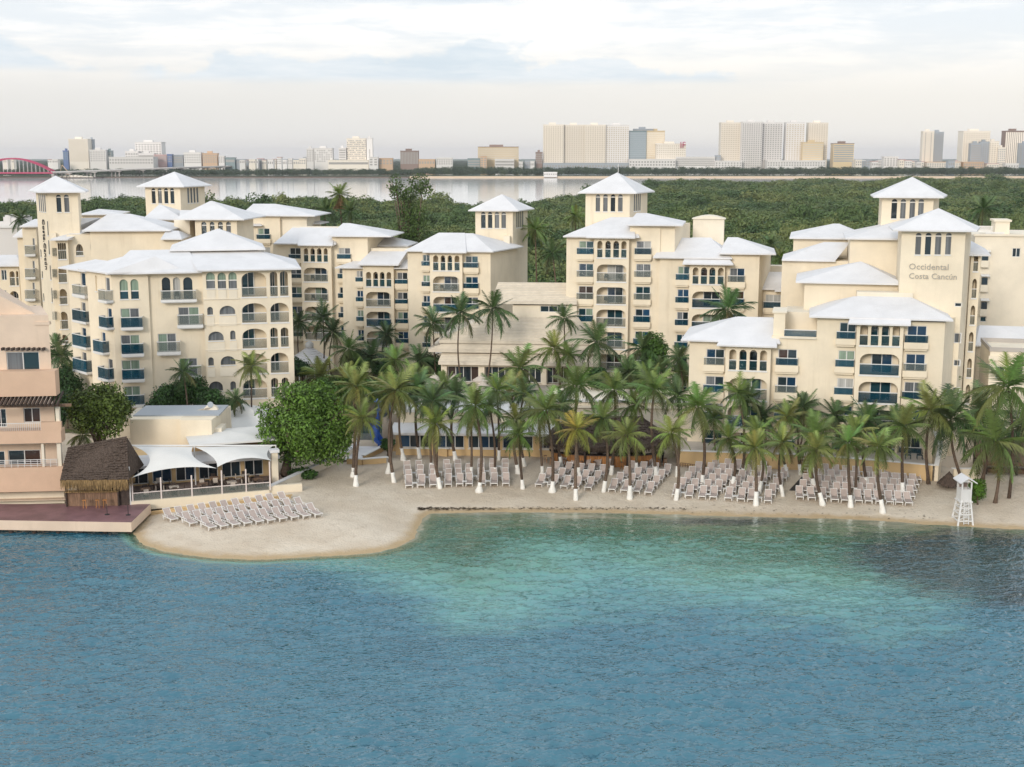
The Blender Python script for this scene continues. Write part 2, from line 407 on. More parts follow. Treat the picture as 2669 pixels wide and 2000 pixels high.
def sea_material():
    m = bpy.data.materials.new('sea_water'); m.use_nodes = True
    t = NT(m.node_tree); b = t.n['Principled BSDF']
    b.inputs['Roughness'].default_value = 0.02; b.inputs['IOR'].default_value = 2.0; b.inputs['Specular Tint'].default_value = (0.58, 0.90, 1.0, 1)
    pos = t.new('ShaderNodeNewGeometry').outputs['Position']
    deep = t.new('ShaderNodeAttribute', attribute_name='deep').outputs['Fac']
    grass = t.new('ShaderNodeAttribute', attribute_name='grass').outputs['Fac']
    nA = t.noise(t.map(pos, (0.045, 0.075, 1)), 1.0, 5, 0.6, 0.4)
    nB = t.noise(t.map(pos, (0.22, 0.42, 1)), 1.0, 4, 0.6, 0.3)
    d = t.math('ADD', deep, t.math('MULTIPLY', t.math('SUBTRACT', nA, 0.5), 0.38)); d = t.math('ADD', d, t.math('MULTIPLY', t.math('SUBTRACT', t.noise(t.map(pos, (0.12, 0.5, 1)), 1.0, 5, 0.65, 0.6), 0.5), 0.42))
    col = t.ramp(d, [(0.0, (0.33, 0.31, 0.22)), (0.05, (0.14, 0.18, 0.11)), (0.22, (0.050, 0.120, 0.070)), (0.45, (0.105, 0.235, 0.185)),
                     (0.58, (0.110, 0.258, 0.242)), (0.84, (0.036, 0.122, 0.168)), (1.0, (0.029, 0.108, 0.156))])
    col = t.mix(t.math('MULTIPLY', t.step(nB, 0.35, 0.7), 0.45), col, t.mix(1.0, col, (1.55, 1.5, 1.4, 1), 'MULTIPLY'))
    nC = t.noise(t.map(pos, (0.5, 1.3, 1)), 1.0, 5, 0.65, 0.5)
    g = t.math('MULTIPLY', t.step(t.math('ADD', grass, t.math('ADD', t.math('MULTIPLY', t.math('SUBTRACT', nB, 0.5), 1.1), t.math('MULTIPLY', t.math('SUBTRACT', nC, 0.5), 0.7))), 0.22, 0.8), 0.88)
    col = t.mix(g, col, (0.030, 0.038, 0.048, 1))                     # seagrass bed
    t.l.new(col, b.inputs['Base Color'])
    rp = t.map(pos, (1, 1, 1), (0, 0, rad(-7)))
    w1 = t.noise(t.map(rp, (0.22, 0.50, 1)), 1.0, 2, 0.5, 0.6)
    w2 = t.noise(t.map(rp, (0.75, 1.55, 1)), 1.0, 2, 0.5, 0.8)
    w3 = t.noise(t.map(rp, (2.6, 4.6, 1)), 1.0, 1, 0.5, 0.5)
    h = t.math('ADD', t.math('MULTIPLY', w1, 0.10), t.math('ADD', t.math('MULTIPLY', w2, 0.12), t.math('MULTIPLY', w3, 0.12)))
    calm = t.math('MULTIPLY_ADD', t.step(deep, 0.0, 0.35), 0.75, 0.25)
    bn = t.new('ShaderNodeBump'); bn.inputs['Strength'].default_value = 1.0; bn.inputs['Distance'].default_value = 1.0
    t.l.new(t.math('MULTIPLY', h, calm), bn.inputs['Height']); t.l.new(bn.outputs[0], b.inputs['Normal'])
    return m
def f_deep(x, y):
    d = np.maximum(0, -sdist(x, y))
    reach = 21 + 0.27 * np.clip(x, -5, 24) - 0.95 * np.clip(x - 26, 0, 16)                            # the shallow bay is wider to the right
    bay = np.clip(d / reach, 0, 1.3) * 0.72
    left = np.clip((-4 - x) / 16, 0, 1) ** 0.8
    v = bay + left * 0.8 * np.clip(d / 1.5, 0, 1)
    return np.clip(v, 0, 1)
def f_grass(x, y):
    e = ((x - 42) / 15.0) ** 2 + ((y - 100.5 + 0.12 * (x - 41)) / 11.5) ** 2
    e2 = ((x - 20) / 9.0) ** 2 + ((y - 114) / 1.8) ** 2
    return np.clip(np.maximum(1.15 - e * 0.75, 0.72 - e2 * 0.5), 0, 1)
def wave_field():
    """wind ripples from a directional spectrum on a 128 m square, 1024 samples a side"""
    n, L = 1024, 128.0; r = np.random.default_rng(12)
    k = np.fft.fftfreq(n, L / n) * 2 * np.pi; kx, ky = np.meshgrid(k, k); kk = np.hypot(kx, ky) + 1e-9
    a = rad(97); cosd = (kx * math.cos(a) + ky * math.sin(a)) / kk
    kp = 2 * np.pi / 2.7
    sp = kk ** -3.1 * np.exp(-1.1 * (kp / kk) ** 2.2) * (0.07 + np.abs(cosd) ** 4) * np.exp(-(kk / (2 * np.pi / 0.34)) ** 2)
    sp[0, 0] = 0
    h = np.fft.ifft2((r.normal(size=(n, n)) + 1j * r.normal(size=(n, n))) * np.sqrt(sp)).real
    sl = np.gradient(h, L / n, axis=0).std(); h *= 0.158 / sl
    return h + 0.35 * h * np.abs(h) / h.std() * 0.5
WAVE = wave_field()
def f_wave(x, y):
    i = np.clip(((x + 64) / 0.125).astype(int), 0, 1023); j = np.clip(((y - 2) / 0.125).astype(int), 0, 1023)
    d = np.maximum(0, -sdist(x, y))
    fade = np.clip(d / 9, 0.12, 1) * np.clip((64 - np.abs(x)) / 6, 0, 1) * np.clip((y - 58) / 6, 0, 1)
    gust = np.clip(0.98 + 0.42 * lumps(x + 7, y * 1.6, 0.11, 1.0) + 0.25 * lumps(x, y * 2.0, 0.27, 3.0), 0.45, 1.6)
    return WAVE[j, i] * fade * gust
xs = np.concatenate([np.linspace(-900, -64, 14)[:-1], np.arange(-64, 64.01, 0.145), np.linspace(64.2, 900, 14)])
ys = np.concatenate([np.linspace(-300, 56, 14)[:-1], np.arange(56, 121, 0.145), np.arange(121.5, 132, 1.5)])
T(add('sea', grid_mesh('sea', xs, ys, f_wave, sea_material(), {'deep': f_deep, 'grass': f_grass})), kind='structure')

def lagoon_material():
    m = bpy.data.materials.new('lagoon_water'); m.use_nodes = True
    t = NT(m.node_tree); b = t.n['Principled BSDF']
    b.inputs['Base Color'].default_value = (0.72, 0.71, 0.70, 1); b.inputs['Roughness'].default_value = 0.08; b.inputs['IOR'].default_value = 1.33
    pos = t.new('ShaderNodeNewGeometry').outputs['Position']
    bn = t.new('ShaderNodeBump'); bn.inputs['Distance'].default_value = 0.012
    t.l.new(t.noise(t.map(pos, (0.02, 0.06, 1)), 1.0, 4, 0.6), bn.inputs['Height']); t.l.new(bn.outputs[0], b.inputs['Normal'])
    return m
T(MB().poly([(-3500, 600, 0.05), (3500, 600, 0.05), (3500, 2080, 0.05), (-3500, 2080, 0.05)]).obj('lagoon', lagoon_material()), kind='structure')
material('ground_green', (0.060, 0.075, 0.030), 0.95, 0.1, var=0.4, vscale=0.12, col2=(0.16, 0.135, 0.085))
material('far_ground', (0.10, 0.13, 0.085), 0.95, 0.1, var=0.3, vscale=0.01)
# edge of the mangrove against the lagoon, found from the tree tops (about nine metres high)
MANG = [(-300, 527), (100, 525), (270, 519), (330, 515), (480, 524), (700, 526), (800, 505), (950, 520), (1090, 524), (1130, 516), (1240, 528), (1380, 524), (1470, 511), (1560, 499),
        (1640, 487), (1720, 474), (1900, 472), (2130, 468), (2300, 471), (2420, 461), (2669, 464), (3000, 464)]
MP = [(x, atZ(x, y, 9.0)) for x, y in MANG]
gpts = [(-900, 141, 1.08), (900, 141, 1.08)] + [(p.x * 1.0, p.y + 4, 1.08) for _, p in reversed(MP)]
T(MB().poly(gpts).obj('ground', MAT['ground_green']), kind='structure')
T(MB().poly([(-9000, 2052, 1.0), (9000, 2052, 1.0), (9000, 16000, 1.0), (-9000, 16000, 1.0)]).obj('far_land', MAT['far_ground']), kind='structure')
T(MB().box(-160, 1500, 2036, 2060, 0.0, 2.2).obj('far_beach', MAT['lagoon_sand']), kind='structure')
T(MB().box(-1500, -160, 2042, 2056, 0.0, 1.6).obj('far_shore', MAT['bark']), kind='structure')

# ------------------------------------------------------------------ foliage builders
def leaf_mesh(name, blobs, n, size, mat, seed, shell=0.55, droop=0.0, core=None):
    """many leaf faces spread through a crown made of uneven lobes"""
    r = np.random.default_rng(seed)
    w = np.array([b[3] * b[4] * b[5] for b in blobs]) ** 0.7; w /= w.sum()
    k = r.choice(len(blobs), n, p=w); bl = np.array(blobs)[k]
    d = r.normal(size=(n, 3)); d /= np.linalg.norm(d, axis=1)[:, None]
    rr = shell + (1 - shell) * r.random(n) ** 0.6
    rr *= 1 + 0.13 * r.normal(size=n)
    c = bl[:, :3] + d * rr[:, None] * bl[:, 3:6]
    nrm = d + 0.75 * r.normal(size=(n, 3)); nrm[:, 2] += 0.35; nrm /= np.linalg.norm(nrm, axis=1)[:, None]
    a = np.cross(nrm, r.normal(size=(n, 3))); a /= np.linalg.norm(a, axis=1)[:, None]
    b = np.cross(nrm, a)
    s = size * (0.6 + 0.8 * r.random(n))[:, None]
    v = np.stack([c - a * s, c - b * s * 0.5 + nrm * s * 0.12, c + a * s - nrm * s * droop, c + b * s * 0.5 + nrm * s * 0.12], 1).reshape(-1, 3)
    f = np.arange(4 * n).reshape(n, 4)
    me = bpy.data.meshes.new(name)
    me.from_pydata(v.tolist(), [], f.tolist())
    me.materials.append(mat); me.update()
    return me

def mangrove_material(name, base, hi, dark, scale):
    m = bpy.data.materials.new(name); m.use_nodes = True
    t = NT(m.node_tree); b = t.n['Principled BSDF']
    b.inputs['Roughness'].default_value = 0.6; b.inputs['Specular IOR Level'].default_value = 0.25
    pos = t.new('ShaderNodeNewGeometry').outputs['Position']
    oi = t.new('ShaderNodeObjectInfo').outputs['Random']
    n = t.noise(pos, scale, 4, 0.6)
    c = t.mix(t.step(n, 0.36, 0.66), (*base, 1), (*hi, 1))
    c = t.mix(t.step(oi, 0.62, 0.95), c, (*dark, 1))
    c = t.mix(t.math('MULTIPLY', t.step(t.noise(t.map(pos, (0.35, 1.0, 1)), scale * 0.4, 3, 0.6), 0.50, 0.66), 0.65), c, (*dark, 1))
    t.l.new(c, b.inputs['Base Color'])
    return m
mang_mat = mangrove_material('mangrove_leaf', (0.088, 0.142, 0.046), (0.180, 0.205, 0.070), (0.056, 0.102, 0.036), 0.03)
mang_far = mangrove_material('far_tree_leaf', (0.050, 0.078, 0.040), (0.066, 0.092, 0.046), (0.036, 0.058, 0.032), 0.01)

def clump(name, seed, mat, n=760):
    r = random.Random(seed); bl = []
    for i in range(7):
        a = r.uniform(0, 6.28); q = r.uniform(0.6, 2.3)
        bl.append((q * math.cos(a), q * math.sin(a), r.uniform(3.2, 5.6), r.uniform(1.2, 1.9), r.uniform(1.2, 1.9), r.uniform(1.0, 1.6)))
    bl.append((0, 0, 3.6, 2.6, 2.6, 2.6))
    me = leaf_mesh(name, bl, n, 0.34, mat, seed, shell=0.7)
    return bpy.data.objects.new(name, me)

def scatter(name, pts, rots, scl, variants, label, cat):
    """one mass of trees: points carrying instances of a few crowns"""
    me = bpy.data.meshes.new(name); me.from_pydata([tuple(p) for p in pts], [], [])
    for nm, ty, arr in (('rot', 'FLOAT', rots), ('pick', 'INT', np.arange(len(pts)) % len(variants))):
        a = me.attributes.new(nm, ty, 'POINT'); a.data.foreach_set('value', np.asarray(arr, np.float32 if ty == 'FLOAT' else np.int32))
    a = me.attributes.new('scl', 'FLOAT_VECTOR', 'POINT'); a.data.foreach_set('vector', np.asarray(scl, np.float32).ravel())
    o = add(name, me); T(o, label, cat, kind='stuff')
    ng = bpy.data.node_groups.new(name + '_nodes', 'GeometryNodeTree')
    ng.interface.new_socket('Geometry', in_out='INPUT', socket_type='NodeSocketGeometry')
    ng.interface.new_socket('Geometry', in_out='OUTPUT', socket_type='NodeSocketGeometry')
    nn, ll = ng.nodes, ng.links
    gi, go = nn.new('NodeGroupInput'), nn.new('NodeGroupOutput')
    join = nn.new('GeometryNodeJoinGeometry')
    for v in reversed(variants):
        oi = nn.new('GeometryNodeObjectInfo'); oi.inputs['Object'].default_value = v; oi.inputs['As Instance'].default_value = True
        ll.new(oi.outputs['Geometry'], join.inputs[0])
    def attr(nm, ty):
        n = nn.new('GeometryNodeInputNamedAttribute'); n.data_type = ty; n.inputs['Name'].default_value = nm
        return [x for x in n.outputs if x.enabled][0]
    iop = nn.new('GeometryNodeInstanceOnPoints')
    ll.new(gi.outputs[0], iop.inputs['Points']); ll.new(join.outputs[0], iop.inputs['Instance'])
    iop.inputs['Pick Instance'].default_value = True
    ll.new(attr('pick', 'INT'), iop.inputs['Instance Index'])
    cx = nn.new('ShaderNodeCombineXYZ'); ll.new(attr('rot', 'FLOAT'), cx.inputs[2]); ll.new(cx.outputs[0], iop.inputs['Rotation'])
    ll.new(attr('scl', 'FLOAT_VECTOR'), iop.inputs['Scale'])
    ll.new(iop.outputs[0], go.inputs[0])
    md = o.modifiers.new('scatter', 'NODES'); md.node_group = ng
    return o

def build_forest():
    r = np.random.default_rng(3)
    mx = np.array([p.x / p.y for _, p in MP]); my = np.array([p.y for _, p in MP])
    pts, scl = [], []
    Y = 222.0
    while Y < 1500:
        s = 1 + (Y - 222) / 480.0; sp = 3.9 * s
        xs = np.arange(-0.47 * Y - 10, 0.47 * Y + 10, sp)
        xx = xs + r.uniform(-0.45, 0.45, len(xs)) * sp; yy = Y + r.uniform(-0.45, 0.45, len(xs)) * sp
        keep = yy < np.interp(xx / yy, mx, my) - 2
        for x, y in zip(xx[keep], yy[keep]):
            h = r.uniform(0.7, 1.15) * (1.35 if r.random() < 0.05 else 1.0)
            q = s * r.uniform(0.7, 1.15) * (1.4 if r.random() < 0.12 else 1.0)
            pts.append((x, y, 0.9)); scl.append((q, q, h * (0.92 + 0.30 * math.sin(x * 0.013) * math.sin(y * 0.017) + 0.16 * math.sin(x * 0.07 + y * 0.03) * math.sin(y * 0.051)) * min(s, 1.25)))
        Y += sp * 0.82
    var = [clump('mangrove_crown', 11 + k, mang_mat) for k in range(4)]
    scatter('mangrove_forest', pts, r.uniform(0, 6.28, len(pts)), scl, var, 'dense green mangrove forest spreading behind the hotel to the lagoon', 'forest')
    pts, scl = [], []
    for Y in np.arange(2064, 2170, 13):
        for x in np.arange(-1020, 1030, 11.0):
            h = r.uniform(0.9, 1.55) * (1.25 if x > -160 else 1.0)
            pts.append((x + r.uniform(-5, 5), Y + r.uniform(-5, 5), 0.8)); scl.append((r.uniform(2.0, 3.0), 2.4, 1.28 * h))
    for Y in np.arange(2300, 6500, 130.0):                       # wooded town beyond, to the horizon
        n = 150
        for x in np.linspace(-0.46 * Y, 0.46 * Y, n):
            q = Y / 2100 * 2.6
            pts.append((x + r.uniform(-20, 20), Y + r.uniform(-60, 60), 0.8)); scl.append((q * 1.8, q, r.uniform(1.2, 1.9)))
    var = [clump('far_tree_crown', 31 + k, mang_far, 260) for k in range(3)]
    scatter('far_tree_belt', pts, r.uniform(0, 6.28, len(pts)), scl, var, 'dark belt of trees along the far side of the lagoon', 'trees')
build_forest()

# ------------------------------------------------------------------ hotel building kit
wr = random.Random(21)
PANES = ['glass_dark', 'glass_teal', 'glass_blue', 'glass_warm', 'curtain_green', 'curtain_grey', 'curtain_white']
def pane_mats(n, style='any'):
    if style == 'any':
        q = wr.random()
        if q < 0.30: s = ['glass_teal', 'glass_blue', 'glass_dark']
        elif q < 0.55: s = ['curtain_grey', 'glass_blue', 'glass_dark']
        elif q < 0.75: s = ['curtain_green', 'glass_teal', 'curtain_green']
        elif q < 0.88: s = ['glass_warm', 'glass_dark']
        else: s = ['curtain_white', 'curtain_grey']
        return [MAT[wr.choice(s)] for _ in range(n)]
    return [MAT[wr.choice(style.split())] for _ in range(n)]

class Fr:
    """a facade frame: u along the facade, v into the building, z up"""
    def __init__(s, px, py, Y, deg, root=None, name=None, label=None, cat='building', group=None):
        p = atY(px, py, Y); s.o = Vector((p.x, p.y, 0)); s.a = rad(deg)
        s.du = Vector((math.cos(s.a), math.sin(s.a), 0)); s.dv = Vector((-math.sin(s.a), math.cos(s.a), 0))
        s.m = Matrix.Translation(s.o) @ Matrix.Rotation(s.a, 4, 'Z')
        if root is None:
            root = empty(name, s.o, s.a); T(root, label, cat, group)
            s.loc = Matrix.Identity(4); s.rm = s.m
        else:
            s.rm = root.rm; s.loc = s.rm.inverted() @ s.m; root = root.root
        s.root = root
    def hit(s, p, v=0.0):
        d = ray(*p); o = s.o + s.dv * v; c = Vector((0, 0, CAMZ))
        k = (o - c).dot(s.dv) / d.dot(s.dv); w = c + d * k
        return (w - s.o).dot(s.du), w.z
    def rect(s, z, x0, y0, x1, y1, v=0.0):
        xm, ym = (x0 + x1) / 2, (y0 + y1) / 2
        return s.hit(z(x0, ym), v)[0], s.hit(z(x1, ym), v)[0], s.hit(z(xm, y1), v)[1], s.hit(z(xm, y0), v)[1]
    def put(s, name, me, loc=(0, 0, 0), rot=(0, 0, 0), parent=None):
        if parent is not None: return add(name, me, parent, loc, rot)
        o = add(name, me, s.root)
        o.matrix_local = s.loc @ Matrix.Translation(loc) @ Matrix.Rotation(rot[2], 4, 'Z') @ Matrix.Rotation(rot[0], 4, 'X')
        return o
    def W(s, u, v, z): return s.o + s.du * u + s.dv * v + Vector((0, 0, z))

def loop(u0, u1, z0, z1, rx=0.0, rz=0.0, n=7):
    """opening outline, anticlockwise seen from outside; rx, rz round the upper corners"""
    if rx <= 0: return [(u0, z0), (u1, z0), (u1, z1), (u0, z1)]
    rx = min(rx, (u1 - u0) / 2); pts = [(u0, z0), (u1, z0)]
    full = rx > (u1 - u0) / 2 - 0.01
    for i in range(n + 1):
        a = math.pi / 2 * i / n
        pts.append((u1 - rx + rx * math.cos(a), z1 - rz + rz * math.sin(a)))
    for i in range(1 if full else 0, n + 1):
        a = math.pi / 2 * i / n
        pts.append((u0 + rx - rx * math.sin(a), z1 - rz + rz * math.cos(a)))
    return pts

_cache = {}
def window_mesh(w, h, cols, transom):
    k = ('w', round(w, 2), round(h, 2), cols, transom)
    if k not in _cache:
        b = MB(); t = 0.075
        for a0, a1, c0, c1 in ((-t * .4, t, 0, h), (w - t, w + t * .4, 0, h)): b.box(a0, a1, -.05, .05, c0, c1)
        b.box(t, w - t, -.05, .05, h - t, h); b.box(t, w - t, -.05, .05, 0, t)
        for i in range(1, cols): b.box(w * i / cols - t * .55, w * i / cols + t * .55, -.052, .05, t, h - t)
        if transom: b.box(t, w - t, -.048, .05, h * transom - .04, h * transom + .04)
        _cache[k] = b.mesh('window', MAT['white'])
    return _cache[k]
def pane_mesh(w, h, m):
    k = ('p', round(w, 2), round(h, 2), m.name)
    if k not in _cache: _cache[k] = MB().box(0, w, 0, .02, 0, h).mesh('pane', m)
    return _cache[k]
def box_mesh(name, w, d, h, m):
    k = ('b', name, round(w, 2), round(d, 2), round(h, 2), m.name)
    if k not in _cache: _cache[k] = MB().box(0, w, 0, d, 0, h).mesh(name, m)
    return _cache[k]

def balcony_chair(p, rz, label):
    g = empty('balcony_chair', p, rz); T(g, label, 'chair', 'dark chairs on the loggias'); m = MAT['chair_dark']
    add('seat', box_mesh('seat', .5, .48, .05, m), g, (-.25, -.24, .4)); add('backrest', box_mesh('backrest', .5, .05, .45, m), g, (-.25, .2, .45))
    for x in (-.25, .2):
        for y in (-.24, .2): add('leg', box_mesh('leg', .05, .04, .4, m), g, (x, y, 0))
        add('armrest', box_mesh('armrest', .05, .42, .04, m), g, (x, -.22, .62))
class Sec:
    """one box of wall with openings in its front"""
    def __init__(s, fr, u0, u1, z0, z1, v0=0.0, v1=11.0, mat='stucco', splay=0.0, lsplay=0.0, name='wall', cap=True):
        s.fr, s.u0, s.u1, s.z0, s.z1, s.v0, s.v1, s.mat, s.name = fr, u0, u1, z0, z1, v0, v1, mat, name
        s.sp, s.lsp, s.cap = splay, lsplay, cap
        s.h = []; s.todo = []
    def hole(s, pts, depth=0.2, back=False): s.h.append((pts, depth, back))
    def window(s, u0, u1, z0, z1, cols=2, transom=None, style='any', v=None, cut=True, label=None):
        if u1 - u0 < 0.25 or z1 - z0 < 0.25: return None
        if cut: s.hole(loop(u0, u1, z0, z1), 0.2)
        v = s.v0 + 0.14 if v is None else v
        w, h = u1 - u0, z1 - z0
        f = s.fr.put('window', window_mesh(w, h, cols, transom), (u0, v, z0))
        pm = pane_mats(cols, style)
        for i in range(cols):
            add('pane', pane_mesh(w / cols - .03, h - .03, pm[i]), f, (w * i / cols + .015, 0.012, .015))
        return f
    def arch_window(s, u0, u1, z0, z1, transom=0.8, style='curtain_grey glass_dark', depth=0.22, rx=None, rz=None, panel=0.0):
        rx = (u1 - u0) / 2 if rx is None else rx; rz = rx if rz is None else rz
        pts = loop(u0, u1, z0, z1, rx, rz); s.hole(pts, depth)
        v = s.v0 + depth - .04; b = MB()
        zt = z0 + (z1 - z0) * transom
        if transom: b.box(u0, u1, -.06, .03, zt - .06, zt + .06)
        b.box(u0 - .06, u1 + .06, -depth - .05, .0, z0 - .12, z0 - .001)
        cu, cz = u0, z0
        f = s.fr.put('window', _shift(b, cu, 0, cz).mesh('window', MAT['white']), (u0, v, z0))
        g = MB().poly([(p[0] - cu, 0.03, p[1] - cz) for p in pts]).mesh('pane', pane_mats(1, style)[0])
        add('pane', g, f)
        return f
    def rail(s, u0, u1, zr, zs, v, kind='balcony_blue', ret=0.0, left=True):
        """rail with a glass panel below it; ret adds glass returns to the wall"""
        m = MAT[kind]; h = zr - zs
        g = s.fr.put('glass_panel', box_mesh('glass_panel', u1 - u0, .02, h, m), (u0, v, zs))
        b = MB().box(-.02, u1 - u0 + .02, -.03, .05, h - .02, h + .06)
        if ret:
            b.box(-.02, .05, .05, ret, h - .02, h + .06); b.box(u1 - u0 - .05, u1 - u0 + .02, .05, ret, h - .02, h + .06)
        add('rail', b.mesh('rail', MAT['white']), g)
        if ret:
            add('side_panel', box_mesh('side_panel', .02, ret - .03, h - .03, m), g, (.0, .025, 0))
            add('side_panel', box_mesh('side_panel', .02, ret - .03, h - .03, m), g, (u1 - u0 - .02, .025, 0))
        return g
    def loggia(s, u0, u1, z0, z1, zr, door=None, rx=0.9, rz=0.75, depth=1.5, kind=None, style='any', n=7, where=None):
        pts = loop(u0, u1, z0, z1, rx, rz, n); s.hole(pts, depth, True)
        kind = kind or ('balcony_clear' if wr.random() < 0.6 else 'balcony_blue')
        s.rail(u0 + .01, u1 - .01, zr, z0 + .02, s.v0 + .08, kind)
        if door:
            s.window(door[0], door[1], z0 + .03, z1 - .12, 2, None, style, s.v0 + depth - .06, False)
        s.fr.put('sill', box_mesh('sill', u1 - u0 + .16, .12, .16, MAT['white']), (u0 - .08, s.v0 - .07, z0 - .165))
        if where and door:
            for k, du in enumerate((.32, .72)): balcony_chair(s.fr.W(u0 + (u1 - u0) * du, s.v0 + .75, z0 + .01), s.fr.a + (.5, -.4)[k], 'dark chair %s, %s' % (('at left', 'at right')[k], where))
    def arcade(s, cols, z0, z1, zr, depth=1.4, kind='arcade_glass'):
        for u0, u1 in cols:
            r = (u1 - u0) / 2; s.hole(loop(u0, u1, z0, z1, r, r * 1.1), depth, True)
            s.rail(u0 + .005, u1 - .005, zr, z0 + .02, s.v0 + .08, kind)
        a, b = cols[0][0], cols[-1][1]
        s.fr.put('sill', box_mesh('sill', b - a + .16, .12, .16, MAT['white']), (a - .08, s.v0 - .07, z0 - .165))
        m = (a + b) / 2; w = (b - a) * 0.22
        for d0, d1 in ((m - w - .1, m - .1), (m + .1, m + w + .1)):       # doors at the back of the arcade, seen through the arches
            s.window(d0, d1, z0 + .03, z1 - .3, 1, None, 'glass_teal glass_dark glass_warm', s.v0 + depth - .06, False)
    def bay_balcony(s, u0, u1, z0, z1, zr, out=0.55, kind='balcony_blue'):
        """stucco planter box below a glass railing"""
        b = MB().box(u0, u1, s.v0 - out, s.v0 + .02, z0, z1)
        b.box(u0 + .12, u1 - .12, s.v0 - out + .15, s.v0 + .02, z0 - .22, z0 - .002)
        f = s.fr.put('balcony', _shift(b, u0, s.v0, z0).mesh('balcony', MAT['stucco']), (u0, s.v0, z0))
        h = zr - z1; w = u1 - u0; m = MAT[kind]; i = .10
        add('glass_panel', box_mesh('glass_panel', w - 2 * i, .02, h, m), f, (i, -out + .08, z1 - z0 + .003))
        for x in (i, w - i - .02): add('side_panel', box_mesh('side_panel', .02, out - .13, h, m), f, (x, -out + .105, z1 - z0 + .003))
        r = MB().box(i - .02, w - i + .02, -out + .05, -out + .13, z1 - z0 + h, z1 - z0 + h + .075)
        r.box(i - .02, i + .05, -out + .13, -.01, z1 - z0 + h, z1 - z0 + h + .075); r.box(w - i - .05, w - i + .02, -out + .13, -.01, z1 - z0 + h, z1 - z0 + h + .075)
        add('rail', r.mesh('rail', MAT['white']), f)
        return f
    def build(s):
        if s.u1 - s.u0 < 0.05: return None
        bm = bmesh.new(); e = .002
        u0, u1, z0, z1, v0, v1 = s.u0 + e, s.u1 - e, s.z0, s.z1, s.v0, s.v1
        eds = []
        def ring(pts):
            vs = [bm.verts.new((p[0], v0, p[1])) for p in pts]
            for a, b in zip(vs, vs[1:] + vs[:1]): eds.append(bm.edges.new((a, b)))
            return vs
        o = ring([(u0, z0), (u1, z0), (u1, z1), (u0, z1)])
        rings = []
        for pts, dep, back in s.h:
            us = [p[0] for p in pts]; zs = [p[1] for p in pts]
            if max(zs) > z1 - .02 or min(zs) < z0 + .01 or min(us) < u0 + .01 or max(us) > u1 - .01:
                pts = [(min(max(p[0], u0 + .02), u1 - .02), min(max(p[1], z0 + .02), z1 - .03)) for p in pts]
            rings.append((ring(pts), pts, dep, back))
        if rings: bmesh.ops.triangle_fill(bm, use_beauty=True, use_dissolve=False, edges=eds, normal=(0, -1, 0))
        else: bm.faces.new(o)
        for f in bm.faces:
            if f.normal.dot(Vector((0, -1, 0))) < 0: f.normal_flip()
        for vs, pts, dep, back in rings:
            bs = [bm.verts.new((p[0], v0 + dep, p[1])) for p in pts]
            for i in range(len(vs)):
                j = (i + 1) % len(vs); bm.faces.new((vs[i], vs[j], bs[j], bs[i]))
            if back: bm.faces.new(bs)
        q = [bm.verts.new(p) for p in ((u0 - s.lsp, v1, z0), (u1 + s.sp, v1, z0), (u1 + s.sp, v1, z1), (u0 - s.lsp, v1, z1))]
        bm.faces.new((o[1], q[1], q[2], o[2])); bm.faces.new((q[0], o[0], o[3], q[3])); bm.faces.new((q[1], q[0], q[3], q[2]))
        if s.cap: bm.faces.new((o[3], o[2], q[2], q[3]))
        me = bpy.data.meshes.new(s.name); bm.to_mesh(me); bm.free()
        me.materials.append(MAT[s.mat])
        return s.fr.put(s.name, me)

def _shift(b, u, v, z):
    b.v = [(x - u, y - v, w - z) for x, y, w in b.v]; return b

def hip(fr, e0, e1, e2, e3, r0, r1, thick=0.16, mat='roof_white', name='roof', soffit='stucco'):
    """hip roof from its four eave corners and two ridge ends, all (u, v, z)"""
    b = MB(); e = [Vector(x) for x in (e0, e1, e2, e3)]; r0, r1 = Vector(r0), Vector(r1)
    one = (r0 - r1).length < 0.05
    if one:
        for i in range(4): b.poly([e[i], e[(i + 1) % 4], r0])
    else:
        b.poly([e[0], e[1], r1, r0]); b.poly([e[1], e[2], r1]); b.poly([e[2], e[3], r0, r1]); b.poly([e[3], e[0], r0])
    lo = [x - Vector((0, 0, thick)) for x in e]
    for i in range(4):
        j = (i + 1) % 4; b.poly([lo[i], lo[j], e[j], e[i]])
    b.mi = 1; b.poly([lo[3], lo[2], lo[1], lo[0]])
    o = fr.put(name, b.mesh(name, MAT[mat], MAT[soffit]))
    # raised mortar hips
    return o
def roofpx(fr, z, eL, eR, v0, v1, rL, rR, vr, bu=None, **kw):
    """hip roof whose front eave and ridge are read from the picture"""
    u0, z0 = fr.hit(z(*eL), v0); u1, z1 = fr.hit(z(*eR), v0)
    ze = (z0 + z1) / 2
    a, za = fr.hit(z(*rL), vr); c, zc = fr.hit(z(*rR), vr)
    b0, b1 = (u0, u1) if bu is None else bu
    zr = (za + zc) / 2
    return hip(fr, (u0, v0, ze), (u1, v0, ze), (b1, v1, ze), (b0, v1, ze), (a, vr, zr), (c, vr, zr), **kw)

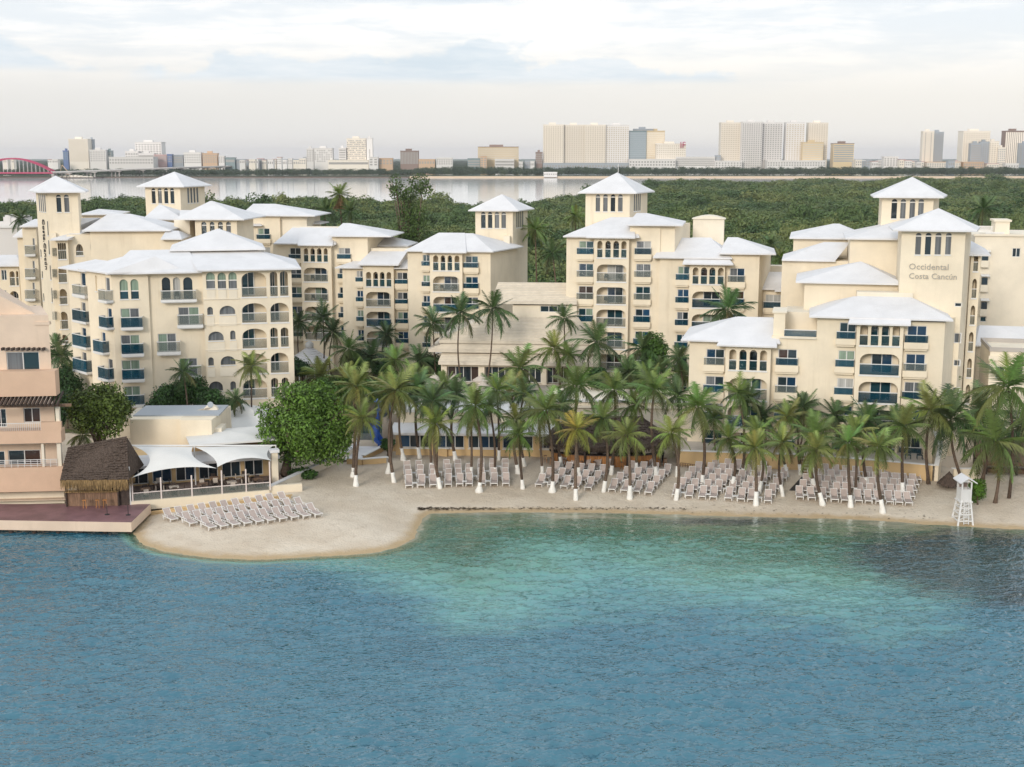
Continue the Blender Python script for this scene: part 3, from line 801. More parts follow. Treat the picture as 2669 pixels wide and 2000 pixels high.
STH = 2.95
def zof(fr, z, x, y, v=0.0): return fr.hit(z(x, y), v)[1]
def uof(fr, z, x, y, v=0.0): return fr.hit(z(x, y), v)[0]
def column(sec, z, win, rail, box, floors, H=STH, out=0.55, clear=(), base=1.3):
    """windows above one another, each behind a planter balcony; the topmost is read from the picture"""
    fr = sec.fr
    w = fr.rect(z, *win, v=sec.v0)
    b = fr.rect(z, *box, v=sec.v0 - out) if box else None
    zr = zof(fr, z, (win[0] + win[2]) / 2, rail, sec.v0 - out) if rail else None
    for k in range(floors):
        dz = -k * H
        if w[2] + dz < base: break
        a = max(w[0], sec.u0 + .03); c = min(w[1], sec.u1 - .03)
        sec.window(a, c, w[2] + dz - 0.3, w[3] + dz, 2, None)
        if b:
            b0, b1 = max(b[0], sec.u0 + .01), min(b[1], sec.u1 - .01)
            sec.bay_balcony(b0, b1, b[2] + dz, b[3] + dz, zr + dz, out, 'balcony_clear' if k in clear else 'balcony_blue')
def bay(fr, z, x0, x1, ytop, arches, ya, rail, log, lrail, door, floors, v0=-0.9, v1=10.0, H=STH, base=1.3, toparc=True, zbase=1.0, kinds=None, nick=None):
    """projecting bay: four arches on the top floor, wide loggias below"""
    ym = ya[1] if ya else log[1]
    u0, u1 = uof(fr, z, x0, ym, v0), uof(fr, z, x1, ym, v0)
    sec = Sec(fr, u0, u1, zbase, zof(fr, z, (x0 + x1) / 2, ytop, v0), v0, v1)
    if arches:
        cs = []
        for a0, a1 in arches:
            r = fr.rect(z, a0, ya[0], a1, ya[1], v0); cs.append((r[0], r[1])); z0, z1 = r[2], r[3]
        sec.arcade(cs, z0, z1, zof(fr, z, (x0 + x1) / 2, rail, v0))
    l = fr.rect(z, *log, v=v0); lr = zof(fr, z, (x0 + x1) / 2, lrail, v0)
    d0, d1 = uof(fr, z, door[0], log[1], v0 + 1.5), uof(fr, z, door[1], log[1], v0 + 1.5)
    d1 = min(d1, l[1] - .1)
    for k in range(floors):
        dz = -k * H
        if l[2] + dz < base: break
        sec.loggia(l[0], l[1], l[2] + dz, l[3] + dz, lr + dz, (d0, d1), kind=kinds[k % len(kinds)] if kinds else None, where='%s loggia down, %s' % (ORD[k], nick) if nick and k < 3 else None)
    sec.build()
    return sec
def tower(fr, u0, u1, z0, z1, v0, v1, wins, tr, sill, top, z, splay=0.0, lsplay=0.0, side=None, apex=None, over=0.95, side_left=False, extra=None):
    """square lookout tower with arched windows and a pyramid roof"""
    sec = Sec(fr, u0, u1, z0, z1, v0, v1, splay=splay, lsplay=lsplay)
    for a, b in wins:
        r = fr.rect(z, a, top, b, sill, v0)
        t = (zof(fr, z, (a + b) / 2, tr, v0) - r[2]) / (r[3] - r[2])
        sec.arch_window(r[0], r[1], r[2], r[3], t)
    if extra: extra(sec)
    sec.build()
    if side is not None:                                     # slim arches on the flank
        n, f0, f1 = side
        sg = splay if not side_left else lsplay
        L = math.hypot(v1 - v0, sg); an = math.atan2(v1 - v0, sg) if not side_left else math.atan2(-(v1 - v0), sg)
        for k in range(n):
            t = f0 + (f1 - f0) * (k + .5) / n; w = (f1 - f0) * L / n * 0.55
            zz0, zz1 = r[2], r[3]
            pts = loop(-w / 2, w / 2, 0, zz1 - zz0, w / 2, w / 2)
            b = MB().poly([(x, -.02, y) for x, y in pts]); b.mi = 1
            b.box(-w / 2 - .05, w / 2 + .05, -.08, -.001, -.15, -.01)
            uu = (u1 + splay * t) if not side_left else (u0 - lsplay * t)
            o = fr.put('flank_window', b.mesh('flank_window', MAT['curtain_grey'], MAT['white']), (uu, v0 + (v1 - v0) * t, zz0), (0, 0, an))
    um = (u0 + u1 + splay - lsplay) / 2; vm = (v0 + v1) / 2; o_ = over
    za = apex
    hip(fr, (u0 - o_, v0 - o_, z1), (u1 + o_, v0 - o_, z1), (u1 + splay + o_, v1 + o_, z1), (u0 - lsplay - o_, v1 + o_, z1), (um, vm, za), (um, vm, za))
    return sec
def text_mesh(body, size, mat, extrude=0.04):
    c = bpy.data.curves.new('lettering', 'FONT'); c.body = body; c.size = size; c.extrude = extrude; c.resolution_u = 2
    o = bpy.data.objects.new('lettering', c); COL.objects.link(o)
    dg = bpy.context.evaluated_depsgraph_get()
    me = bpy.data.meshes.new_from_object(o.evaluated_get(dg)); me.name = 'lettering'
    bpy.data.objects.remove(o); me.materials.clear(); me.materials.append(mat)
    return me

# ------------------------------------------------------------------ the hotel blocks
ID = lambda x, y: (x, y)
def slab_balcony(sec, z, slab, rail, out=0.9, kind='balcony_blue'):
    """white slab with a glass railing"""
    fr = sec.fr; b = fr.rect(z, *slab, v=sec.v0 - out); zr = zof(fr, z, (slab[0] + slab[2]) / 2, rail, sec.v0 - out)
    u0, u1, z0, z1 = b; w, h = u1 - u0, zr - z1
    m = MB().box(0, w, -out, .02, 0, z1 - z0); m.box(.12, w - .12, -out + .12, .02, -.1, -.002)
    f = fr.put('balcony', m.mesh('balcony', MAT['white']), (u0, sec.v0, z0))
    g = MAT[kind]; i = .06
    add('glass_panel', box_mesh('glass_panel', w - 2 * i, .02, h, g), f, (i, -out + .06, z1 - z0 + .003))
    for x in (i, w - i - .02): add('side_panel', box_mesh('side_panel', .02, out - .1, h, g), f, (x, -out + .085, z1 - z0 + .003))
    r = MB().box(i - .03, w - i + .03, -out + .03, -out + .11, z1 - z0 + h, z1 - z0 + h + .08)
    for x in (i - .03, w - i - .05): r.box(x, x + .08, -out + .11, -.01, z1 - z0 + h, z1 - z0 + h + .08)
    add('rail', r.mesh('rail', MAT['white']), f)

def block_right():
    f = Fr(2140, 980, 133.5, -13.0, name='hotel_building', label='cream hotel building at right with grey lettering on its tower', cat='building', group='hotel buildings')
    b1 = bay(f, N, 620, 1140, 462, [(665, 748), (782, 865), (900, 987), (1020, 1100)], (503, 738), 622, (655, 828, 1100, 1075), 949, (812, 1038), 4, kinds=['balcony_clear', 'balcony_blue'], nick='low left bay, right building')
    b2 = bay(f, Q, 275, 815, 372, [(320, 412), (447, 535), (572, 660), (695, 780)], (390, 630), 512, (318, 722, 772, 965), 845, (455, 695), 4, kinds=['balcony_blue'])
    s = Sec(f, uof(f, N, 205, 600), b1.u0, 1.0, zof(f, N, 400, 404)); column(s, N, (403, 487, 612, 668), 592, (362, 672, 612, 745), 4, clear=(0,)); s.build()
    ut = uof(f, N, 1675, 300); zt = zof(f, N, 1480, 345)
    s = Sec(f, b1.u1, ut, 1.0, zt); column(s, N, (1232, 490, 1447, 668), 598, (1190, 675, 1462, 755), 4, clear=(1,))
    s.rail(uof(f, N, 1300, 300), ut - .02, zof(f, N, 1480, 272), zt + .01, .1, 'balcony_blue')
    f.put('cornice', box_mesh('cornice', ut - uof(f, N, 1250, 345), .3, .16, MAT['stucco_pale']), (uof(f, N, 1250, 345), -.25, zt - .2)); s.build()
    up0, up1 = uof(f, N, 1178, 150, .4), uof(f, N, 1312, 150, .4)
    p = Sec(f, up0, up1, zt - 2, zof(f, N, 1240, 72, .4), .4, 4.4, name='chimney'); p.build()
    f.put('cornice', box_mesh('cornice', up1 - up0 + .3, 4.3, .16, MAT['stucco_pale']), (up0 - .15, .25, p.z1 + .002))
    Sec(f, up1, ut, zt - 1, zof(f, N, 1500, 62, 4.4), 4.4, 10, 'stucco_pale').build()
    s = Sec(f, ut, b2.u0, 1.0, zof(f, N, 1850, 98)); column(s, N, (1938, 182, 2128, 365), 293, (1890, 370, 2125, 440), 5); s.build()
    s = Sec(f, b2.u1, uof(f, Q, 1290, 600), 1.0, zof(f, Q, 1100, 352), 0, 5, splay=1.5); column(s, Q, (865, 395, 1090, 590), 512, (825, 592, 1110, 665), 5, clear=(1,)); s.build()
    # tower with the lettering
    def extra(sec):
        for w in ((1412, 130, 1495, 178), (1405, 480, 1487, 598), (1400, 788, 1477, 862), (1390, 1105, 1470, 1172)):
            r = f.rect(Q, *w, v=5.0); sec.window(*r, 1, None, 'glass_dark curtain_grey')
    tower(f, uof(f, P, 795, 900, 5), uof(f, P, 1530, 900, 5), 1.0, zof(f, P, 1200, 703, 5), 5.0, 11.0, [(960, 1025), (1072, 1140), (1187, 1257), (1307, 1372)], 778, 990, 740, P,
          splay=1.25, apex=zof(f, P, 1225, 455, 8), extra=extra, over=1.0)
    for body, x, y, hgt in (('Occidental', 880, 1160, 70), ('Costa Cancún', 880, 1267, 66)):
        u, z = f.hit(P(x, y), 4.95); z2 = zof(f, P, x, y - hgt, 4.95); me = text_mesh(body, (z2 - z) * 1.42, MAT['sign_grey'])
        want = uof(f, P, 1340 if body[0] == 'O' else 1435, y, 4.95) - u
        sx = want / max(v.co.x for v in me.vertices); me.transform(Matrix.Diagonal((sx, 1, 1, 1)))
        T(f.put('lettering', me, (u, 4.95, z), (rad(90), 0, 0)), 'grey raised lettering on the tower wall')
    # roofs
    roofpx(f, ID, N(108, 393), N(1255, 400), -.8, 10, N(740, 120), N(1175, 122), 4.6)
    roofpx(f, ID, N(522, 437), N(1217, 459), -1.75, 6, N(760, 116), N(1172, 118), 4.55)
    roofpx(f, ID, N(1590, 78), Q(1395, 362), -.8, 9, Q(247, 62), Q(920, 66), 4.4)
    roofpx(f, ID, Q(188, 369), Q(907, 379), -1.75, 6, Q(288, 58), Q(914, 61), 4.35)
    Sec(f, uof(f, P, 285, 1450, 4.6), uof(f, P, 935, 1450, 4.6), 10, zof(f, P, 600, 1428, 4.6), 4.6, 6.5, 'stucco_pale', name='parapet').build()
    # pyramid roofed block behind
    Sec(f, uof(f, M, 1530, 1000, 7), uof(f, P, 800, 1350, 7), 1.0, zof(f, M, 1800, 874, 7), 7, 16).build()
    roofpx(f, ID, M(1432, 858), P(830, 1330), 6.2, 17, P(330, 1068), P(330, 1068), 11.0)
    Sec(f, uof(f, P, 205, 900, 13), uof(f, P, 800, 900, 13), 1.0, zof(f, P, 500, 815, 13), 13, 23).build()
    roofpx(f, ID, P(152, 803), P(900, 806), 12.2, 24, P(800, 590), P(860, 590), 18)
    tower(f, uof(f, P, 570, 450, 18), uof(f, P, 1165, 450, 18), 8, zof(f, P, 850, 320, 18), 18, 24.5, [(683, 747), (787, 848), (893, 955), (992, 1055)], 388, 575, 350, P,
          splay=1.2, apex=zof(f, P, 925, 95, 21), over=1.0)
    Sec(f, uof(f, M, 1405, 430, 25), uof(f, M, 2100, 430, 25), 1.0, zof(f, M, 1700, 355, 25), 25, 35).build()
    roofpx(f, ID, M(1362, 347), M(2250, 368), 24.2, 36, M(1870, 190), M(1935, 192), 30)
    Sec(f, uof(f, M, 1275, 650, 17), uof(f, M, 2060, 650, 17), 1.0, zof(f, M, 1600, 618, 17), 17, 24).build()
    roofpx(f, ID, M(1272, 603), M(1890, 619), 16.3, 25, M(1760, 408), M(2060, 402), 20.5)
    # wing seen along its length right of the tower
    s = Sec(f, uof(f, P, 1590, 1200, 11.2), uof(f, P, 1704, 1200, 11.2), 1.0, zof(f, P, 1650, 985, 11.2), 11.2, 20)
    a, b = s.u0 + .3, s.u1 - .25
    z0 = zof(f, P, 1650, 1180, 11.2)
    for k in range(6):
        if z0 - k * STH > 2: s.loggia(a, b, z0 - k * STH, z0 - k * STH + 2.1, z0 - k * STH + .95, (a + .3, b - .1), rx=.5, rz=.5, kind='balcony_clear')
    s.build()
    hip(f, (s.u0 - 1.2, 10.4, s.z1), (s.u1 + .9, 10.4, s.z1), (s.u1 + 1.6, 21, s.z1), (s.u0 - 1.2, 21, s.z1), (s.u0, 15, zof(f, P, 1610, 830, 15)), (s.u0 + .3, 15, zof(f, P, 1610, 830, 15)))
    return f
F4 = block_right()

def block_rear_right():
    f = Fr(2600, 640, 168, -13, name='hotel_building', label='plain cream flat-roofed block behind the lettered tower, at right edge', cat='building', group='hotel buildings')
    s = Sec(f, uof(f, P, 1640, 900), uof(f, P, 2700, 900), 1.0, zof(f, P, 1900, 778), 0, 16, 'stucco_pale')
    s.window(*f.rect(P, 2075, 915, 2170, 1020), 2, None, 'glass_dark'); s.window(*f.rect(Q, 1705, 290, 1775, 350), 1, None, 'glass_teal glass_teal')
    s.build()
    for z, x0, y0, x1, y1 in ((P, 1715, 1060, 1805, 1138), (P, 1710, 1340, 1795, 1420), (P, 1705, 1620, 1790, 1700)):
        r = f.rect(z, x0, y0, x1, y1, v=-.8); b = f.put('balcony', box_mesh('balcony', r[1] - r[0], .8, r[3] - r[2], MAT['stucco_pale']), (r[0], -.8, r[2]))
        add('awning', MB().box(0, r[1] - r[0] + .15, -.2, .78, 0, .06).mesh('awning', MAT['white']), b, (0, 0, r[3] - r[2] + 1.15), (rad(12), 0, 0))
        add('louvre', MB().box(0.1, r[1] - r[0] - .1, .1, .7, 0, .9).mesh('louvre', MAT['glass_dark']), b, (0, 0, r[3] - r[2] + .002))
    c0, c1 = s.u0, s.u1
    f.put('cornice', box_mesh('cornice', c1 - c0 + .4, .5, .25, MAT['stucco_pale']), (c0 - .2, -.25, s.z1 + .003))
    r = f.rect(P, 1878, 612, 2045, 775, v=3); f.put('plant_room', MB().box(r[0], r[1], 3, 7, s.z1, r[3]).box(r[0] - .2, r[1] + .2, 2.8, 7.2, r[3] + .002, r[3] + .25).mesh('plant_room', MAT['stucco_pale']))
    for x0, x1, y0, y1, v in ((1690, 1872, 660, 720, 5), (1770, 1985, 730, 772, .4)):
        r = f.rect(P, x0, y0, x1, y1, v=v); n = 14; b = MB().box(r[0], r[1], v, v + .1, r[3] - .1, r[3]).box(r[0], r[1], v, v + .1, r[2] - .15, r[2])
        for k in range(n + 1):
            u = r[0] + (r[1] - r[0] - .1) * k / n; b.box(u, u + .1, v + .001, v + .099, r[2], r[3] - .1)
        f.put('railing', b.mesh('railing', MAT['white']))
    # low annex in front
    g = Fr(2560, 900, 150, -13, name='annex_building', label='low cream annex with white sloping roof beside the right palms', cat='building')
    s = Sec(g, uof(g, Q, 1655, 800), uof(g, Q, 2300, 800), 1.0, zof(g, Q, 1750, 638), 0, 9, 'stucco_pale'); s.window(*g.rect(Q, 1700, 760, 1760, 850), 1, None, 'glass_dark'); s.build()
    roofpx(g, ID, Q(1650, 634), Q(2320, 634), -.7, 10, Q(1700, 395), Q(2260, 400), 4.5)
    h = Fr(2600, 980, 141, -13, name='annex_building', label='flat-roofed cream pavilion behind the palms at the right edge', cat='building')
    s = Sec(h, uof(h, Q, 1815, 800), uof(h, Q, 2450, 800), 1.0, zof(h, Q, 1900, 692), 0, 8, 'stucco_pale')
    s.window(*h.rect(Q, 1880, 868, 2200, 1010), 3, None, 'glass_dark'); s.build()
    b = MB()
    for k in range(2): b.box(s.u0 - .1, s.u1, -.1 + 7.8 * k, .15 + 7.8 * k, s.z1 + .002, s.z1 + .45)
    b.box(s.u0 - .1, s.u0 + .15, .152, 7.69, s.z1 + .002, s.z1 + .45); h.put('parapet', b.mesh('parapet', MAT['concrete']))
    h.put('cornice', box_mesh('cornice', s.u1 - s.u0 + .3, .3, .5, MAT['stucco_pale']), (s.u0 - .15, -.3, s.z1 - 1.0))
block_rear_right()

def block_mid_right():
    f = Fr(1600, 720, 168, -10.0, name='hotel_building', label='tall cream hotel building with square tower behind the thatched bar', cat='building', group='hotel buildings')
    b = bay(f, J, 1097, 1500, 836, [(1135, 1195), (1228, 1290), (1320, 1385), (1412, 1472)], (880, 1070), 975, (1130, 1150, 1470, 1345), 1247, (1257, 1437), 6, kinds=['balcony_clear'], nick='tall centre building left bay')
    s = Sec(f, uof(f, J, 780, 1000), b.u0, 1.0, zof(f, J, 900, 825)); column(s, J, (925, 878, 1095, 1020), 962, (890, 1030, 1095, 1093), 6, clear=(1, 2)); s.build()
    ur = uof(f, J, 1860, 1000)
    s = Sec(f, b.u1, ur, 1.0, zof(f, J, 1700, 705)); column(s, J, (1587, 880, 1757, 1025), 963, (1555, 1032, 1760, 1092), 7, clear=(1, 2)); s.build()
    Sec(f, ur, uof(f, J, 2030, 800, .2), 8, zof(f, J, 1900, 705, .2), .2, 9, splay=1.6).build()
    w = bay(f, M, 205, 612, 655, [(245, 312), (340, 410), (437, 505), (535, 603)], (700, 890), 797, (240, 975, 600, 1160), 1063, (370, 560), 5, v0=-1.4, kinds=['balcony_blue'])
    s = Sec(f, ur, w.u0, 1.0, zof(f, M, 0, 562, -.5), -.5, 10); column(s, M, (75, 685, 208, 830), 775, (40, 840, 208, 905), 6); s.build()
    s = Sec(f, w.u1, uof(f, M, 1010, 800, -.5), 1.0, zof(f, M, 850, 548, -.5), -.5, 8, splay=1.6); column(s, M, (672, 705, 845, 860), 797, (640, 865, 850, 930), 6, clear=(0,)); s.build()
    s = Sec(f, uof(f, M, 920, 1000, 3), uof(f, M, 1560, 1000, 3), 1.0, zof(f, M, 1200, 950, 3), 3, 11)
    column(s, M, (1085, 1010, 1265, 1155), 1097, (1050, 1165, 1280, 1220), 3)
    c = [f.rect(M, a, 1020, d, 1185, 3)[:2] for a, d in ((1310, 1375), (1410, 1477))]; r = f.rect(M, 1310, 1020, 1477, 1185, 3)
    s.arcade(c, r[2], r[3], zof(f, M, 1390, 1108, 3)); s.build()
    Sec(f, uof(f, M, 1030, 700, 8), uof(f, M, 1770, 700, 8), 8, zof(f, M, 1400, 682, 8), 8, 10, 'stucco_pale', name='parapet').build()
    roofpx(f, ID, J(740, 820), J(1620, 832), -.8, 9.5, J(1285, 610), J(1560, 603), 4.4)
    roofpx(f, ID, J(1008, 829), J(1572, 839), -1.75, 6, J(1300, 606), J(1550, 600), 4.35)
    roofpx(f, ID, J(1472, 694), J(2118, 690), -.8, 10, J(1590, 553), J(1705, 556), 4.5)
    roofpx(f, ID, J(1778, 1042), M(700, 610), -1.3, 9.5, M(-40, 352), M(450, 357), 4.2)
    roofpx(f, ID, M(128, 648), M(715, 661), -2.25, 5, M(240, 348), M(455, 353), 4.15)
    roofpx(f, ID, M(552, 543), M(1207, 530), -1.3, 9, M(650, 348), M(765, 348), 3.6)
    roofpx(f, ID, M(843, 932), M(1560, 955), 2.2, 12, M(920, 757), M(1790, 742), 7)
    roofpx(f, ID, M(1190, 964), M(1560, 967), 1.7, 6, M(1230, 900), M(1560, 900), 4)
    tower(f, uof(f, J, 1000, 430, 7), uof(f, J, 1510, 430, 7), 8, zof(f, J, 1250, 317, 7), 7, 13.5, [(1117, 1168), (1203, 1255), (1290, 1342), (1375, 1428)], 372, 537, 340, J,
          splay=1.9, side=(4, .2, .62), apex=zof(f, J, 1370, 88, 10))
    t = MB().tube([f.W(0, 0, 0) * 0, (0, 0, 1.2)], .04, 5); ua = uof(f, J, 1375, 85, 10); f.put('finial', t.mesh('finial', MAT['white']), (ua, 10.2, zof(f, J, 1370, 88, 10) - .05))
    r = f.rect(M, 247, 140, 605, 410, v=10); b2 = MB().box(r[0], r[1], 10, 14, 8, r[3]); n = 8
    for k in range(n):                                           # shallow vaulted top
        x0, x1 = r[0] - .2 + (r[1] - r[0] + .4) * k / n, r[0] - .2 + (r[1] - r[0] + .4) * (k + 1) / n
        h0, h1 = [.45 * math.sin(math.pi * q / n) for q in (k, k + 1)]
        zt = r[3] + .003; b2.poly([(x0, 9.8, zt + h0), (x1, 9.8, zt + h1), (x1, 14.2, zt + h1), (x0, 14.2, zt + h0)]); b2.poly([(x0, 9.8, zt), (x1, 9.8, zt), (x1, 9.8, zt + h1), (x0, 9.8, zt + h0)])
    f.put('stair_housing', b2.mesh('stair_housing', MAT['stucco_pale']))
    return f
F3 = block_mid_right()

def block_mid_left():
    f = Fr(1150, 750, 185, -7.0, name='hotel_building', label='cream hotel building with square tower left of the tiled lobby', cat='building', group='hotel buildings')
    b = bay(f, G, 1197, 1570, 785, [(1233, 1293), (1320, 1373), (1400, 1452), (1480, 1537)], (825, 997), 907, (1232, 1065, 1535, 1238), 1150, (1362, 1520), 5, kinds=['balcony_clear', 'balcony_blue'], nick='bay left of the lobby')
    s = Sec(f, uof(f, G, 940, 900), b.u0, 1.0, zof(f, G, 1050, 772)); column(s, G, (1115, 815, 1195, 940), 893, (1090, 942, 1195, 1000), 5); s.build()
    s = Sec(f, b.u1, uof(f, G, 1895, 900), 1.0, zof(f, G, 1750, 773), 0, 9, splay=2.4); column(s, G, (1607, 832, 1752, 960), 910, (1575, 965, 1757, 1022), 5); s.build()
    roofpx(f, ID, G(902, 766), G(1925, 777), -.8, 10.5, G(1290, 563), G(1690, 569), 4.8, bu=(uof(f, G, 902, 766, -.8), s.u1 + 3.6))
    roofpx(f, ID, G(1110, 779), G(1613, 789), -1.75, 6, G(1300, 560), G(1600, 563), 4.75)
    tower(f, uof(f, G, 1720, 400, 9), uof(f, J, 162, 600, 9), 1, zof(f, G, 1900, 300, 9), 9, 15, [(1785, 1838), (1865, 1915), (1943, 1995), (2020, 2073)], 350, 507, 322, G,
          splay=1.55, side=(4, .2, .72), apex=zof(f, J, 60, 337, 12))
    r = f.rect(G, 2045, 600, 2115, 720, v=8); f.put('chimney', MB().box(r[0], r[1], 8, 9, 8, r[3]).mesh('chimney', MAT['stucco_pale']))
    # lower left part
    g = Fr(980, 800, 191, -6.0, root=f)
    b = bay(g, G, 427, 780, 935, [(460, 520), (543, 597), (620, 672), (697, 750)], (1015, 1182), 1100, (460, 1245, 747, 1413), 1330, (590, 735), 4, kinds=['balcony_clear', 'balcony_blue'])
    s = Sec(g, uof(g, G, 187, 1000), b.u0, 1.0, zof(g, G, 300, 957)); column(s, G, (353, 1000, 425, 1120), 1077, (330, 1125, 425, 1185), 4); s.build()
    s = Sec(g, b.u1, uof(g, G, 960, 1000), 1.0, zof(g, G, 860, 987)); column(s, G, (820, 1020, 940, 1150), 1103, (785, 1150, 940, 1210), 4); s.build()
    roofpx(g, ID, G(100, 944), G(960, 986), -.8, 9, G(430, 850), G(940, 850), 3.5)
    roofpx(g, ID, G(353, 924), G(833, 933), -1.75, 6, G(515, 772), G(935, 778), 2.6)
    Sec(g, uof(g, G, 510, 760, 3), uof(g, G, 960, 760, 3), 8, zof(g, G, 700, 742, 3), 3, 5, 'stucco_pale', name='parapet').build()
    return f
F2 = block_mid_left()

def block_left_wing():
    f = Fr(820, 750, 194, -6.0, name='hotel_building', label='cream hotel wing with four small top arches right of the arched corner building', cat='building', group='hotel buildings')
    b = bay(f, D, 1700, 2050, 352, [(1733, 1783), (1810, 1860), (1885, 1937), (1962, 2008)], (388, 543), 465, (1733, 612, 2010, 770), 688, (1862, 2000), 4, kinds=['balcony_clear'], nick='left wing bay')
    s = Sec(f, uof(f, D, 1385, 600), b.u0, 1.0, zof(f, D, 1550, 328)); column(s, D, (1573, 382, 1698, 500), 460, (1550, 505, 1698, 555), 5); s.build()
    s = Sec(f, b.u1, uof(f, G, 480, 800), 1.0, zof(f, G, 300, 612), 0, 9, splay=1.2); column(s, G, (147, 737, 280, 858), 810, (118, 862, 283, 905), 5); s.build()
    roofpx(f, ID, D(1383, 319), D(2100, 345), -.8, 10, D(1600, 150), D(2120, 150), 4.6)
    Sec(f, uof(f, D, 1600, 160, 4.8), uof(f, D, 2130, 160, 4.8), 8, zof(f, D, 1850, 138, 4.8), 4.8, 6, 'stucco_pale', name='parapet').build()
    roofpx(f, ID, D(1661, 343), D(2062, 356), -1.75, 6, D(1690, 146), D(2110, 146), 4.55)
    roofpx(f, ID, G(28, 606), G(745, 592), -.8, 10, G(195, 449), G(275, 452), 4.6)
    s = Sec(f, uof(f, G, 500, 800, 5), uof(f, G, 900, 800, 5), 1.0, zof(f, G, 700, 716, 5), 5, 12); s.window(*f.rect(G, 665, 722, 770, 738, 5), 2, None, 'glass_dark'); s.build()
    roofpx(f, ID, G(478, 716), G(945, 704), 4.2, 13, G(560, 596), G(715, 598), 8.5)
    # the wing behind it
    g = Fr(690, 620, 203, -6.0, root=f)
    s = Sec(g, uof(g, D, 900, 200), uof(g, D, 1460, 200), 1.0, zof(g, D, 1300, 12), 0, 9)
    c = [g.rect(D, a, 155, d, 305)[:2] for a, d in ((950, 1000), (1022, 1072), (1098, 1140))]; r = g.rect(D, 950, 155, 1140, 305)
    s.arcade(c, r[2], r[3], zof(g, D, 1050, 230)); column(s, D, (1205, 157, 1340, 275), 230, (1180, 280, 1345, 330), 4); s.build()
    Sec(g, s.u1, uof(g, D, 1770, 200, .6), 1.0, zof(g, D, 1600, 14, .6), .6, 9, 'stucco_pale').build()
    roofpx(g, ID, D(940, 118), D(1245, 120), -.9, 3, D(1000, 60), D(1190, 60), 2)
    roofpx(g, ID, D(1000, 12), (820, 561), -.8, 10, (660, 531), (718, 532), 4.6)
    Sec(g, uof(g, D, 1770, 100, 5), uof(g, D, 1860, 100, 5), 1, zof(g, D, 1800, 100, 5), 5, 9).build()
    roofpx(g, ID, D(1740, 100), D(1922, 98), 4.2, 10, D(1770, 50), D(1780, 50), 7)
    # arched lookout storey in front of it
    h = Fr(600, 600, 178, -5.0, root=f)
    s = Sec(h, uof(h, D, 480, 150), uof(h, D, 962, 150), 1.0, zof(h, D, 700, 55), 0, 8, lsplay=1.6)
    for a, d in ((553, 612), (650, 705), (745, 800), (838, 893)):
        r = h.rect(D, a, 80, d, 235); s.arch_window(*r, .72)
    s.build()
    Sec(h, uof(h, D, 240, 150, 3), uof(h, D, 420, 150, 3), 1.0, zof(h, D, 300, 60, 3), 3, 9, 'stucco_pale').build()
    roofpx(h, ID, D(225, 50), D(1040, 50), -.9, 10, (548, 524), (553, 524), 4.2)
    # square tower at the back
    k = Fr(450, 500, 206, -7.0, root=f)
    tower(k, uof(k, A, 1675, 400), uof(k, A, 2080, 400), 1.0, zof(k, A, 1900, 290), 0, 6.5, [(1748, 1792), (1820, 1865), (1892, 1938), (1963, 2008)], 343, 488, 313, A,
          splay=1.6, side=(4, .25, .75), apex=zof(k, A, 1990, 122, 3.2), over=1.0)
    s = Sec(k, uof(k, A, 1700, 730, -8), uof(k, A, 2010, 730, -8), 1.0, zof(k, A, 1800, 680, -8), -8, -2); s.build()
    roofpx(k, ID, A(1640, 674), A(2120, 668), -8.9, -1, A(1835, 500), A(1850, 500), -4.5)
    roofpx(k, ID, A(2060, 680), (520, 575), -10, -2, (470, 548), (510, 548), -6)
    return f
F1 = block_left_wing()

